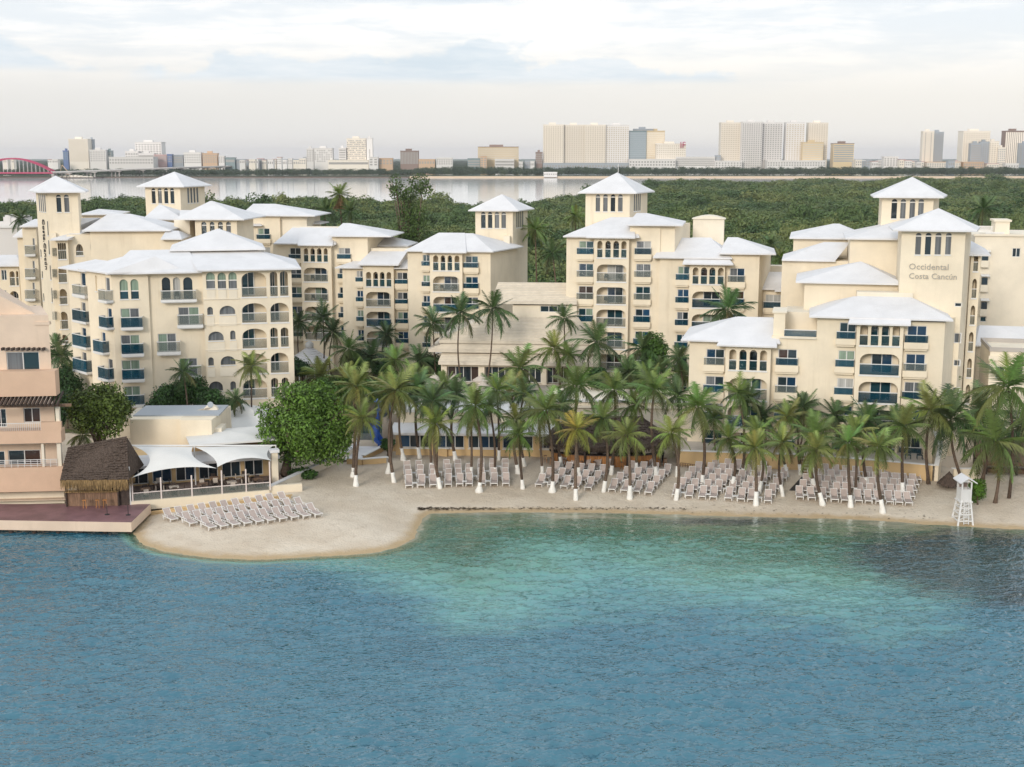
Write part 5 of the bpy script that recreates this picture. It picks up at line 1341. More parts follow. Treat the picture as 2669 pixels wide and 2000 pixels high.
def thatched_bar():
    p = ground_at(*L(1250, 745)); f = Fr(*L(1250, 745), p.y, -3.5, name='thatched_bar', label='dark thatched beach bar with curved orange wooden counter behind the loungers', cat='bar')
    cu0, cu1 = uof(f, L, 600, 680), uof(f, L, 1875, 690); cm = (cu0 + cu1) / 2; cw = (cu1 - cu0) / 2; zt = zof(f, L, 1250, 612); g0 = p.z - .1
    # curved counter: vertical boards
    n = 44; dep = 2.4
    def ce(t, o=0.0): a = math.pi * (1 - t); return cm + (cw + o) * math.cos(a), 2.4 - (dep + o) * math.sin(a) ** .8
    for i in range(n):
        a, b = ce(i / n), ce((i + .94) / n); q = random.Random(i).uniform(-.015, .015)
        d = Vector((b[0] - a[0], b[1] - a[1], 0)).normalized(); nn = Vector((d.y, -d.x, 0)) * (.03 + q)
        m = MB(); A0, B0 = Vector((*a, g0)) + nn, Vector((*b, g0)) + nn; A1, B1 = A0 + Vector((0, 0, zt - g0)), B0 + Vector((0, 0, zt - g0))
        m.poly([A0, B0, B1, A1]).poly([A0 - nn * 2, A0, A1, A1 - nn * 2]).poly([B0, B0 - nn * 2, B1 - nn * 2, B1])
        f.put('plank', m.mesh('plank', MAT['wood_orange']))
    m = MB()
    for i in range(n):
        a, b, c, d = ce(i / n, .25), ce((i + 1) / n, .25), ce((i + 1) / n, -.35), ce(i / n, -.35)
        m.poly([(*a, zt + .08), (*b, zt + .08), (*c, zt + .08), (*d, zt + .08)]); m.poly([(*a, zt), (*b, zt), (*b, zt + .08), (*a, zt + .08)])
    f.put('counter_top', m.mesh('counter_top', MAT['wood_dark']))
    # dark back bar with shelves
    f.put('back_bar', MB().box(cm - cw * .7, cm + cw * .7, 4.2, 4.8, g0, zt + 1.0).mesh('back_bar', MAT['wood_dark']))
    for k in range(3): f.put('shelf', MB().box(cm - cw * .65, cm + cw * .65, 3.9, 4.2, zt + .1 + .35 * k, zt + .13 + .35 * k).mesh('shelf', MAT['wood']))
    q = random.Random(3)
    for k in range(26):
        u = cm - cw * .6 + cw * 1.2 * k / 25; f.put('bottle', box_mesh('bottle', .09, .09, q.uniform(.2, .32), MAT[q.choice(['glass_teal', 'curtain_white', 'glass_warm', 'white'])]), (u, 4.0, zt + .132 + .35 * (k % 3)))
    # roof: dark thatch with a ridge
    ze = zof(f, L, 1250, 520, -1.2); e0, e1 = uof(f, L, 500, 450, 1.5), uof(f, L, 1995, 540, 1.5)
    zr = zof(f, L, 1200, 150, 3.6); r0, r1 = uof(f, L, 830, 150, 3.6), uof(f, L, 1640, 150, 3.6)
    front = [(e0 + .2, 1.2), (e0 + 1.6, -.7), (cm, -1.3), (e1 - 1.6, -.7), (e1 - .2, 1.2)]
    rid = [(r0, 3.6), (r0, 3.6), ((r0 + r1) / 2, 3.6), (r1, 3.6), (r1, 3.6)]
    m = MB()
    for k in range(4):
        (x0, y0), (x1, y1) = front[k], front[k + 1]; (a0, b0), (a1, b1) = rid[k], rid[k + 1]
        m.poly([(x0, y0, ze), (x1, y1, ze), (a1, b1, zr), (a0, b0, zr)]); shaggy(m, [(x0, y0, ze), (x1, y1, ze), (a1, b1, zr), (a0, b0, zr)], 11, 14, .10, k)
        m.poly([(x0, y0, ze - .2), (x1, y1, ze - .2), (x1, y1, ze), (x0, y0, ze)])
    back = [(e1 - .2, 1.2), (e1 - .2, 6), (e0 + .2, 6), (e0 + .2, 1.2)]
    m.poly([(*back[0], ze), (*back[1], ze), (r1, 3.6, zr)]); m.poly([(*back[1], ze), (*back[2], ze), (r0, 3.6, zr), (r1, 3.6, zr)]); m.poly([(*back[2], ze), (*back[3], ze), (r0, 3.6, zr)])
    ro = f.put('roof', m.mesh('roof', MAT['thatch']))
    straw_fringe('thatch_fringe', [(x, y - .02, ze - .05) for x, y in front], .45, ro, 520, 4, 'thatch')
    for u, v in ((e0 + 1.8, .2), (cm - 2.2, -.2), (cm + 2.2, -.2), (e1 - 1.8, .2), (e0 + 1.5, 5.2), (e1 - 1.5, 5.2)): f.put('post', MB().tube([(0, 0, g0), (0, 0, ze + .3)], .11, 8).mesh('post', MAT['wood_dark']), (u, v, 0))
    # stools along the counter
    k = 0
    for t in (.06, .16, .27, .37, .44, .51, .58, .66, .73, .82, .90):
        a = ce(t, .75); w = f.W(a[0], a[1], 0); g = sand_s(w.x, w.y); s = empty('bar_stool', (w.x, w.y, g)); T(s, 'wooden bar stool, %s from the left along the orange counter' % ORD[k], 'stool', 'stools at the thatched bar'); k += 1
        MB().tube([(0, 0, .72), (0, 0, .78)], .19, 9).obj('seat', MAT['wood'], s)
        for j in range(4):
            an = math.pi / 4 + j * math.pi / 2; MB().bar((.12 * math.cos(an), .12 * math.sin(an), .72), (.22 * math.cos(an), .22 * math.sin(an), 0), .04).obj('leg', MAT['wood_orange'], s)
        MB().bar((-.14, -.14, .3), (.14, -.14, .3), .03).bar((.14, -.14, .3), (.14, .14, .3), .03).bar((.14, .14, .3), (-.14, .14, .3), .03).bar((-.14, .14, .3), (-.14, -.14, .3), .03).obj('foot_ring', MAT['wood'], s)
    return f
thatched_bar()

def gp(z, x, y): return ground_at(*z(x, y))
wall_run([gp(I, 700, 545), gp(I, 800, 560), gp(I, 1400, 615)], .75, label='low ochre wall with white coping left of the pool restaurant', zs=[2.05, 2.0, 1.95])
wall_run([gp(I, 245, 700), gp(I, 420, 712), gp(I, 690, 690)], .55, label='low white-topped wall at the foot of the beach ramp')
wall_run([gp(I, 440, 660), gp(I, 560, 600), gp(I, 690, 530)], .5, label='sloping white-topped wall along the right side of the ramp')
# ramp and walk down to the sand
rp = [gp(I, 350, 520), gp(I, 690, 520), gp(I, 430, 655), gp(I, 60, 700)]
T(MB().poly([tuple(p + Vector((0, 0, .18))) for p in (rp[3], rp[2], rp[1], rp[0])]).obj('ramp', MAT['roof_white']), kind='structure')
pl = [FZ(160, 830), FZ(470, 760), FZ(900, 690), FZ(1480, 620), FZ(1900, 440), FZ(2212, 290), FZ(2212, 235), FZ(1890, 380), FZ(1480, 600), FZ(400, 745), FZ(250, 735)]
pw = [ground_at(*p, extra=.0) for p in pl]
m = MB(); q = [gp(I, 260, 655), gp(I, 380, 560)]
T(MB().poly([(p.x, p.y, p.z + .09) for p in pw[:6]] + [(p.x, p.y, p.z + .09) for p in pw[6:]]).obj('path', MAT['paving']), kind='structure')
wall_run([gp(FZ, 160, 845), gp(FZ, 470, 800), gp(FZ, 900, 745), gp(FZ, 1250, 705), gp(FZ, 1690, 655)], .22, .22, 'wall_ochre', 'wall_ochre', label='low ochre kerb wall behind the loungers on the sand spit', name='kerb_wall', capw=.02)
wall_run([gp(FZ, 1500, 615), gp(FZ, 1890, 430), gp(FZ, 2212, 285), gp(I, 360, 545)], .75, .4, 'stucco_pale', 'roof_white', label='cream wall with white coping running back beside the large round tree')

def terrace():
    """raised garden terrace before the right building, with its wall, rail and steps"""
    a, b, c = gp(O, 60, 600), gp(O, 1490, 690), gp(R, 1195, 770)
    zt = atY(*O(900, 512), b.y).z
    st0 = O(1475, 600)[0]; st1 = O(1625, 600)[0]
    w0 = gp(O, 60, 590); w1 = gp(O, 1480, 640); w2 = gp(O, 1620, 645); w3 = gp(R, 1150, 765)
    wall_run([w0, w1], 0, .3, label='long ochre terrace wall with white coping left of the wooden steps', zs=[zt, zt], name='terrace_wall')
    wall_run([w2, w3], 0, .3, label='ochre terrace wall with white coping right of the wooden steps', zs=[zt, zt - .05], name='terrace_wall')
    T(MB().poly([(w0.x, w0.y, zt - .15), (w1.x, w1.y, zt - .15), (w2.x, w2.y, zt - .15), (w3.x, w3.y, zt - .15), (w3.x + 1, 141, zt - .15), (w0.x, 141, zt - .15)]).obj('terrace', MAT['paving']), kind='structure')
    # steps
    g = empty('garden_steps', w1); T(g, 'short flight of pale wooden steps in the terrace wall', 'steps')
    d = (w2 - w1); n = 6; H = zt - w1.z
    for k in range(n):
        z1 = H * (k + 1) / n - .02; y = -1.5 + 1.5 * k / n
        MB().box(.05, d.x - .05, y, y + .28, z1 - .08, z1).obj('tread', MAT['paving'], g); MB().box(.06, d.x - .06, y + .02, y + .26, -.3, z1 - .082).obj('riser', MAT['wood'], g)
    for x in (.0, d.x): MB().bar((x, -1.45, -.2), (x, -1.45, .9), .08).bar((x, -1.45, .88), (x, 0, H + .9), .07).bar((x, 0, -.2), (x, 0, H + .95), .08).obj('handrail', MAT['wood_dark'], g)
    mt = [gp(O, 1500, 725), gp(O, 1590, 725), gp(O, 1455, 885), gp(O, 1358, 880)]
    T(MB().poly([tuple(p + Vector((0, 0, .05))) for p in (mt[3], mt[2], mt[1], mt[0])]).poly([tuple(p + Vector((0, 0, dz))) for p, dz in ((mt[3], -.1), (mt[2], -.1), (mt[2], .05), (mt[3], .05))]).obj('beach_mat', MAT['metal_dark']), 'dark rubber mat on the sand below the wooden steps', 'mat')
    # white panel and fence left of the terrace
    a, b = gp(O, 95, 590), gp(O, 320, 620); g = empty('low_fence', a); T(g, 'low wooden rail fence before the white panel near the bar', 'fence')
    n = 9
    for k in range(n): p = a.lerp(b, k / (n - 1)) - a; MB().box(p.x - .03, p.x + .03, p.y - .6, p.y - .54, 0, .42).obj('post', MAT['wood'], g)
    e = b - a
    for z in (.2, .42): MB().bar((0, -.57, z), (e.x, e.y - .57, z), .05).obj('fence_rail', MAT['wood'], g)
    # railing posts and terrace chairs by the patio door
    f = Fr(*R(950, 500), 131.5, -13, root=F4)
    d0 = f.rect(R, 850, 310, 1060, 545, 0)
    return zt
ZT = terrace()
def patio_chair(x, y, label):
    p = atY(*R(x, y), 128.2); g = empty('patio_chair', (p.x, p.y, ZT - .15)); g.rotation_euler = (0, 0, rad(-10)); T(g, label, 'chair', 'green patio chairs')
    MB().box(-.28, .28, -.28, .25, .40, .45).obj('seat', MAT['glass_teal'], g)
    m = MB()
    for k in range(5): m.box(-.26 + .12 * k, -.20 + .12 * k, .22, .27, .45, .95 - .05 * abs(k - 2))
    m.box(-.26, .28, .215, .275, .88, .95); m.obj('backrest', MAT['glass_teal'], g)
    for sx in (-.26, .26):
        for sy in (-.26, .22): MB().box(sx - .025, sx + .025, sy - .025, sy + .025, 0, .40).obj('leg', MAT['glass_teal'], g)
        MB().box(sx - .03, sx + .03, -.26, .24, .62, .66).obj('armrest', MAT['glass_teal'], g)
patio_chair(870, 540, 'dark green chair left of its twin before the patio door'); patio_chair(1005, 545, 'dark green chair right of its twin before the patio door')

# right hand passage, gate wall and shaded pavilion
def right_edge():
    a, b = gp(R, 1195, 765), gp(R, 1245, 480)
    wall_run([gp(R, 1195, 770), gp(R, 1230, 690), Vector((gp(R, 1260, 600).x, 136, 1.2))], .0, .35, 'stucco', 'white', label='stepped white-topped stair wall at the right end of the terrace', zs=[ZT, ZT + 1.4, ZT + 3.2], name='stair_wall')
    wall_run([gp(R, 1395, 745), gp(R, 1660, 745)], .9, .3, 'stucco', 'white', label='short cream gate wall behind the lifeguard tower', zs=[2.1, 2.1])
    p = [gp(R, 1200, 800), gp(R, 1390, 800), gp(R, 1390, 640), gp(R, 1260, 600)]
    T(MB().poly([tuple(x + Vector((0, 0, .06))) for x in p]).obj('passage_floor', MAT['paving']), kind='structure')
    # pavilion: dark open shade roof on posts
    f = Fr(*R(1990, 800), 128, -8, name='shade_pavilion', label='shaded dark pavilion under palms at the right edge', cat='pavilion')
    u0, u1 = uof(f, R, 1700, 700), uof(f, R, 2500, 700); z1 = zof(f, R, 1950, 520)
    f.put('roof', MB().poly([(u0, -1.2, z1 - .1), (u1, -1.2, z1 - .1), (u1, 2.5, z1 + 1.5), (u0, 2.5, z1 + 1.5)]).poly([(u0, -1.2, z1 - .4), (u1, -1.2, z1 - .4), (u1, -1.2, z1 - .1), (u0, -1.2, z1 - .1)]).poly([(u0, 2.5, z1 + 1.5), (u0, -1.2, z1 - .1), (u0, -1.2, z1 - .4), (u0, 2.5, z1 - .4)]).mesh('roof', MAT['wood']))
    f.put('back_wall', MB().box(u0, u1, 3.2, 3.5, .8, z1 + 1.4).mesh('back_wall', MAT['wood_dark']))
    for k in range(5): f.put('post', MB().tube([(0, 0, .6), (0, 0, z1 + .1)], .12, 7).mesh('post', MAT['wood_dark']), (u0 + .4 + (u1 - u0 - .8) * k / 4, -.9, 0))
    for k in range(4): f.put('planter', MB().box(u0 + .8 + 2.4 * k, u0 + 2.4 + 2.4 * k, -.2, .5, .9, 1.5).mesh('planter', MAT['wood']))
    # closed thatch parasol
    c = gp(R, 1340, 850); g = empty('thatch_parasol', c); T(g, 'closed brown palm-thatch parasol left behind the lifeguard tower', 'parasol')
    h = 3.4; m = MB(); n = 14
    for ring in range(4):
        for i in range(n):
            a0, a1 = 2 * math.pi * i / n, 2 * math.pi * (i + 1) / n; r0, r1 = 1.75 - .42 * ring, 1.28 - .42 * ring; z0, zz = .9 + .55 * ring + random.uniform(-.08, .08), 1.7 + .55 * ring
            m.poly([(r0 * math.cos(a0), r0 * math.sin(a0), z0), (r0 * math.cos(a1), r0 * math.sin(a1), z0), (max(r1, .05) * math.cos(a1), max(r1, .05) * math.sin(a1), zz), (max(r1, .05) * math.cos(a0), max(r1, .05) * math.sin(a0), zz)])
    g.scale = (.62, .62, .5); o = m.obj('canopy', MAT['thatch'], g); straw_fringe('thatch_fringe', [(1.75 * math.cos(2 * math.pi * i / 14), 1.75 * math.sin(2 * math.pi * i / 14), .95) for i in range(15)], .5, o, 160, 9, 'thatch')
    MB().tube([(0, 0, -.2), (0, 0, 3.0)], .08, 7).obj('pole', MAT['wood_dark'], g)
right_edge()

def lifeguard_tower():
    c = ground_at(*R(1500, 1235)); Y = c.y; s = Y / F / 4.422
    g = empty('lifeguard_tower', c); T(g, 'tall white wooden lifeguard tower standing on the sand near the water', 'lifeguard tower')
    X = lambda x: (x - 1500) * s; Z = lambda y: (1240 - y) * s * 1.01
    wt = MAT['white']; d = .85
    z1 = Z(960)
    for sx0, sx1 in ((X(1408), X(1448)), (X(1590), X(1552))):
        for y0, y1 in ((-d, -.6), (d, .6)): MB().bar((sx0, y0, -.25), (sx1, y1, z1), .14).obj('leg', wt, g)
    for t in (0.12, .40, .66, .92):
        xa, xb = X(1408 + 40 * t), X(1590 - 38 * t); y = -d + .25 * t; z = z1 * t
        MB().bar((xa, y - .02, z), (xb, y - .02, z), .10).obj('cross_rail', wt, g); MB().bar((xa, -y + .02, z), (xb, -y + .02, z), .10).obj('cross_rail', wt, g)
        for x in (xa, xb): MB().bar((x, y, z), (x, -y, z), .09).obj('cross_rail', wt, g)
    for (ta, tb, fl) in ((.12, .40, 1), (.40, .66, 0), (.66, .92, 1)):
        xa, xb = (X(1408 + 40 * ta), X(1590 - 38 * tb)); xc, xd = X(1590 - 38 * ta), X(1408 + 40 * tb)
        MB().bar((xa, -d + .2, z1 * ta), (xb, -d + .24, z1 * tb), .07).obj('brace', wt, g)
        MB().bar((xc, d - .2, z1 * ta), (xd, d - .24, z1 * tb), .07).obj('brace', wt, g)
    lad = MB()
    for x in (-.22, .22): lad.bar((x, -d - .15, 0), (x, -.75, z1), .06)
    for k in range(9): lad.bar((-.22, -d - .15 + (d - .6) * k / 9, z1 * (k + .5) / 9), (.22, -d - .15 + (d - .6) * k / 9, z1 * (k + .5) / 9), .05)
    lad.obj('ladder', wt, g)
    zc = Z(975); x0, x1 = X(1438), X(1562); zw, zh = Z(830), Z(745)
    MB().box(x0 - .12, x1 + .12, -.72, .72, zc - .1, zc).obj('platform', wt, g)
    n = 9
    for k in range(n):                                     # vertical boards of the cabin front
        xa = x0 + (x1 - x0) * k / n; MB().box(xa + .008, xa + (x1 - x0) / n - .008, -.66, -.62, zc + .002, zw).obj('board', wt, g)
    MB().box(x0, x1, .58, .62, zc + .002, zh).obj('back_wall', wt, g)
    for x in (x0, x1 - .06): MB().box(x, x + .06, -.6, .58, zc + .002, zw).obj('side_wall', wt, g)
    for x in (x0, x1 - .12):
        for y in (-.66, .54): MB().box(x, x + .12, y + .001, y + .119, zw, zh).obj('post', wt, g)
    MB().box(x0 + .12, x1 - .12, .3, .34, zw, zh).obj('curtain', MAT['far_brown'], g)
    xe0, xe1, zr, ze = X(1405), X(1605), Z(680), Z(742)
    m = MB(); xm = (x0 + x1) / 2; e = 1.0; t = .1
    m.poly([(xe0, -e, ze), (xm, -e, zr), (xm, e, zr), (xe0, e, ze)]).poly([(xm, -e, zr), (xe1, -e, ze), (xe1, e, ze), (xm, e, zr)])
    m.poly([(xe0, -e, ze - t), (xm, -e, zr - t), (xm, -e, zr), (xe0, -e, ze)]).poly([(xm, -e, zr - t), (xe1, -e, ze - t), (xe1, -e, ze), (xm, -e, zr)])
    m.poly([(xe0, -e, ze - t), (xe0, e, ze - t), (xm, e, zr - t), (xm, -e, zr - t)]).poly([(xm, -e, zr - t), (xm, e, zr - t), (xe1, e, ze - t), (xe1, -e, ze - t)]).poly([(xe0, -e, ze - t), (xe0, -e, ze), (xe0, e, ze), (xe0, e, ze - t)]).poly([(xe1, -e, ze - t), (xe1, e, ze - t), (xe1, e, ze), (xe1, -e, ze)])
    m.obj('roof', MAT['roof_white'], g)
    m = MB().poly([(X(1440), -.64, zh), (X(1560), -.64, zh), (xm, -.64, zr - .25)]); m.obj('gable', wt, g)
lifeguard_tower()

def pool_slide():
    c = atY(1005, 1115, 139.5); g = empty('pool_slide', (c.x, 139.5, 1.2)); T(g, 'blue curved pool slide behind the leftmost beach palms', 'slide')
    pts = []; n = 16
    for i in range(n + 1): t = i / n; a = t * 4.2; pts.append((1.3 * math.cos(a) + t * 1.6 - 1.2, 1.3 * math.sin(a), 4.3 - 3.9 * t))
    m = MB()
    for (x0, y0, z0), (x1, y1, z1) in zip(pts, pts[1:]):
        d = Vector((x1 - x0, y1 - y0, 0)).normalized(); w = Vector((-d.y, d.x, 0)) * .45; p0, p1 = Vector((x0, y0, z0)), Vector((x1, y1, z1)); up = Vector((0, 0, .5))
        m.poly([p0 - w, p1 - w, p1 + w, p0 + w]).poly([p0 - w, p1 - w, p1 - w * 1.2 + up, p0 - w * 1.2 + up]).poly([p0 + w, p1 + w, p1 + w * 1.2 + up, p0 + w * 1.2 + up])
    m.obj('chute', MAT['slide_blue'], g); MB().box(-.9, .6, -.6, .6, 4.2, 4.3).obj('platform', MAT['slide_blue'], g)
    for x in (-.8, .5):
        for y in (-.5, .5): MB().tube([(x, y, 0), (x, y, 5.2)], .07, 6).obj('post', MAT['slide_blue'], g)
    MB().box(-1.1, .8, -.8, .8, 5.2, 5.3).obj('canopy', MAT['slide_blue'], g)
    p = [gp(I, 345, 425), gp(I, 690, 425)]; T(MB().box(p[0].x, p[1].x + 2, p[0].y - .2, p[0].y + 7, .9, 1.32).obj('pool', MAT['balcony_blue']), kind='structure')
pool_slide()

# ------------------------------------------------------------------ west side: neighbour, dock, hut, tent restaurant
def dock():
    a, b = atZ(-160, 1355, 1.2), atZ(342, 1363, 1.2); g = empty('dock', (b.x, b.y, 0)); T(g, 'maroon deck on a cream sea wall in front of the peach building', 'dock')
    x0, x1, y0, y1 = a.x - b.x, 0, 0, 6.2
    MB().poly([(x0, y0 + a.y - b.y, 1.2), (x1, y0, 1.2), (x1, y1, 1.2), (x0, y1, 1.2)]).obj('deck', MAT['deck_maroon'], g)
    MB().poly([(x0, a.y - b.y - .01, .36), (x1, -.01, .36), (x1, -.01, 1.24), (x0, a.y - b.y - .01, 1.24)]).poly([(x1, -.01, .36), (x1 + .0, y1, .36), (x1, y1, 1.24), (x1, -.01, 1.24)]).poly([(x0, a.y - b.y - .01, .36), (x1, -.01, .36), (x1, 1.2, .36), (x0, 1.2, .36)]).obj('sea_wall', MAT['stucco_pink'], g)
    for k in range(9): MB().tube([(0, 0, -1.5), (0, 0, .37)], .22, 8).obj('pile', MAT['wood_dark'], g, (x1 - .5 - 2.1 * k, .9, 0))
    for z, x, y, h in ((C, 1235, 1290, 1.0), (C, 1478, 1295, .9)):
        p = atZ(*z(x, y), 1.2); MB().tube([(0, 0, 0), (0, 0, h)], .035, 6).tube([(0, 0, 0), (0, 0, .05)], .22, 10).obj('post', MAT['metal_dark'], g, (p.x - b.x, p.y - b.y, 1.2))
dock()

def neighbour():
    f = Fr(80, 1290, 117.2, 6.0, name='apartment_building', label='peach stepped apartment building with wooden beam ends at the left edge', cat='building')
    L0 = -9.0
    def band(z, x1, y0, y1, v=-.5, v1=1.0, x0=None, mat='band_peach', name='parapet'):
        u1 = uof(f, z, x1, (y0 + y1) / 2, v); u0 = L0 if x0 is None else uof(f, z, x0, (y0 + y1) / 2, v)
        za, zb = zof(f, z, x1 / 2, y0, v), zof(f, z, x1 / 2, y1, v)
        f.put(name, MB().box(u0, u1, v, v1, zb, za).mesh(name, MAT[mat])); return u0, u1, zb, za
    band(C, 740, 748, 1025); band(C, 706, 326, 470); band(C, 706, 229, 327, x0=472, v1=-.1, v=-.501); b0 = band(B, 640, 1010, 1298, v=-.2, v1=1.3)
    # recessed rooms
    u1 = uof(f, C, 660, 600, 2.0)
    f.put('floor_slab', MB().box(L0, u1 - .6, 1.0, 2.1, zof(f, C, 300, 480, 1.0), zof(f, C, 300, 470, 1.0)).mesh('floor_slab', MAT['stucco_pale']))
    s = Sec(f, L0, u1, 1.2, zof(f, B, 300, 1400, 2.0), 2.0, 9, 'stucco_pink', splay=-2.2)
    for w in ((B, (270, 1430, 465, 1600), 'glass_warm'), (B, (-60, 1440, 75, 1655), 'glass_dark'), (C, (95, 545, 470, 745), 'glass_warm glass_dark'), (C, (-200, 560, 60, 745), 'glass_dark')):
        s.window(*f.rect(w[0], *w[1], v=2.0), 2, None, w[2])
    s.build()
    for z, x0, x1, y0, y1 in ((B, 640, 682, 1420, 1600), (C, 660, 705, 470, 745), (C, 480, 510, 470, 745)):
        r = f.rect(z, x0, y0, x1, y1, -.2); f.put('column', MB().box(r[0], r[1], -.2, .3, r[2], r[3]).mesh('column', MAT['stucco_pale']))
    r = f.rect(C, 0, 1030, 745, 1300, 1.0); f.put('base_wall', MB().box(L0, r[1], 1.0, 2.2, .5, r[3]).mesh('base_wall', MAT['stucco_pale']))
    f.put('step', MB().box(L0, uof(f, C, 765, 1150, .3), .3, 1.0, 1.0, zof(f, C, 400, 1120, .3)).mesh('step', MAT['stucco_pink']))
    # railings
    for z, x0, x1, y0, y1, n, nm in ((C, -100, 472, 236, 325, 24, 0), (C, -100, 660, 657, 748, 10, 1)):
        r = f.rect(z, x0, y0, x1, y1, -.3); b = MB().box(r[0], r[1], -.32, -.26, r[3] - .05, r[3])
        if nm:
            for k in range(1, 4): b.box(r[0], r[1], -.305, -.275, r[2] + (r[3] - r[2]) * k / 4 - .02, r[2] + (r[3] - r[2]) * k / 4 + .02)
        for k in range(n + 1): u = r[0] + (r[1] - r[0] - .04) * k / n; b.box(u, u + .035, -.308, -.272, r[2], r[3] - .05)
        f.put('railing', b.mesh('railing', MAT['white']))
    # top storey with big window
    u1 = uof(f, B, 570, 600, 1.0); zt = zof(f, B, 300, 365, 1.0)
    s = Sec(f, L0, u1, b0[3] - .3, zt, 1.0, 9, 'stucco_pink', splay=-2.6); s.window(*f.rect(B, 75, 785, 455, 1008, 1.0), 2, None, 'glass_teal curtain_grey'); s.build()
    f.put('parapet', MB().box(uof(f, B, 395, 430, .9), u1 + .1, .9, 1.5, zt - .9, zof(f, B, 480, 440, .9)).mesh('parapet', MAT['stucco_pink']))
    ua, ub = L0, uof(f, B, 400, 300, 2.0); za, zb = zof(f, B, 0, 140, 2.0), zof(f, B, 400, 345, 2.0); sl = (za - zb) / (uof(f, B, 0, 140, 2.0) - ub)
    z0 = zb + sl * (ua - ub)
    f.put('sloping_roof', MB().poly([(ua, 2.0, zt - .1), (ub, 2.0, zt - .1), (ub, 2.0, zb), (ua, 2.0, z0)]).poly([(ua, 2.0, z0), (ub, 2.0, zb), (ub - 2, 8, zb), (ua, 8, z0)]).poly([(ub, 2, zt - .1), (ub - 2, 8, zt - .1), (ub - 2, 8, zb), (ub, 2, zb)]).mesh('sloping_roof', MAT['stucco_pink']))
    for k in range(9):                                    # protruding beam ends
        u, z = f.hit(B(25 + 59 * k, 755), .5); f.put('beam_end', MB().box(u - .09, u + .09, .4, 1.05, z - .12, z + .12).mesh('beam_end', MAT['wood_dark']))
    for k in range(16):                                   # pergola poles
        u, z = f.hit(B(-20 + 46 * k, 1345), -.6); f.put('pergola_beam', MB().bar((u + .1, -1.6, z - .25), (u - .12, 1.9, z + .35), .16, .2).mesh('pergola_beam', MAT['wood_dark']))
    r = f.rect(B, 0, 1392, 822, 1422, -.7); f.put('lintel', MB().box(L0, r[1], -.75, -.5, r[2], r[3]).mesh('lintel', MAT['wood']))
    return f
neighbour()

def dark_hut():
    p = atZ(*C(1060, 1190), 1.2); f = Fr(*C(1060, 1190), p.y, 3.0, name='thatched_hut', label='dark thatched hut bar with hanging straw eave on the maroon deck', cat='hut')
    u0, u1 = uof(f, C, 775, 1100), uof(f, C, 1362, 1100); zc = zof(f, C, 1060, 1025); zt = zof(f, C, 1060, 900); n = 20
    for k in range(n):
        a = u0 + (u1 - u0) * k / n; f.put('plank', box_mesh('plank', (u1 - u0) / n - .012, .05, zc - 1.15, MAT['wood']), (a, random.uniform(-.012, .012), 1.15))
    f.put('counter', MB().box(u0 - .1, u1 + .1, -.35, .3, zc, zc + .09).mesh('counter', MAT['straw']))
    f.put('back_wall', MB().box(u0, u1, 3.0, 3.1, 1.1, zt).mesh('back_wall', MAT['wood_dark'])); ux = uof(f, C, 1485, 1100)
    f.put('side_wall', MB().box(u1 + .02, ux, .1, .2, 1.1, zt + .2).mesh('side_wall', MAT['wood_dark']))
    for u in (u0 - .05, u1 + .05): f.put('post', MB().tube([(0, 0, 1.1), (0, 0, zt + .3)], .09, 7).mesh('post', MAT['wood_dark']), (u, -.1, 0))
    for x in (975, 1125, 1210):
        u = uof(f, C, x, 1170, -.8); f.put('stool', MB().bar((u - .14, -.8, 1.2), (u - .1, -.8, 1.95), .05).bar((u + .14, -.8, 1.2), (u + .1, -.8, 1.95), .05).box(u - .18, u + .18, -.95, -.65, 1.95, 2.0).mesh('stool', MAT['wood_orange']))
    # roof slope, higher at the right
    eL, eR = f.hit(C(702, 905), -.9), f.hit(C(1478, 905), -.9); rL, rR = f.hit(C(790, 512), 2.2), f.hit(C(1456, 388), 2.2)
    a, b, c, d = (eL[0], -.9, eL[1] + .1), (eR[0], -.9, eR[1] + .15), (rR[0], 2.2, rR[1]), (rL[0], 2.2, rL[1])
    m = MB().poly([a, b, c, d]); shaggy(m, [a, b, c, d], 16, 26, .12, 31)
    e, g = (eR[0] + .1, 5.0, eR[1] + .1), (eL[0], 5.0, eL[1] + .1)
    m.poly([b, e, c]).poly([e, g, d, c]).poly([g, a, d]).poly([(x, y, z - .25) for x, y, z in (a, b)] + [b, a])
    ro = f.put('roof', m.mesh('roof', MAT['thatch']))
    straw_fringe('thatch_fringe', [(a[0], a[1] - .03, a[2] + .02), (b[0], b[1] - .03, b[2] + .02)], .95, ro, 420, 12); straw_fringe('thatch_fringe', [(b[0], b[1], b[2]), (b[0] + .05, 1.0, b[2])], .8, ro, 60, 13)
dark_hut()

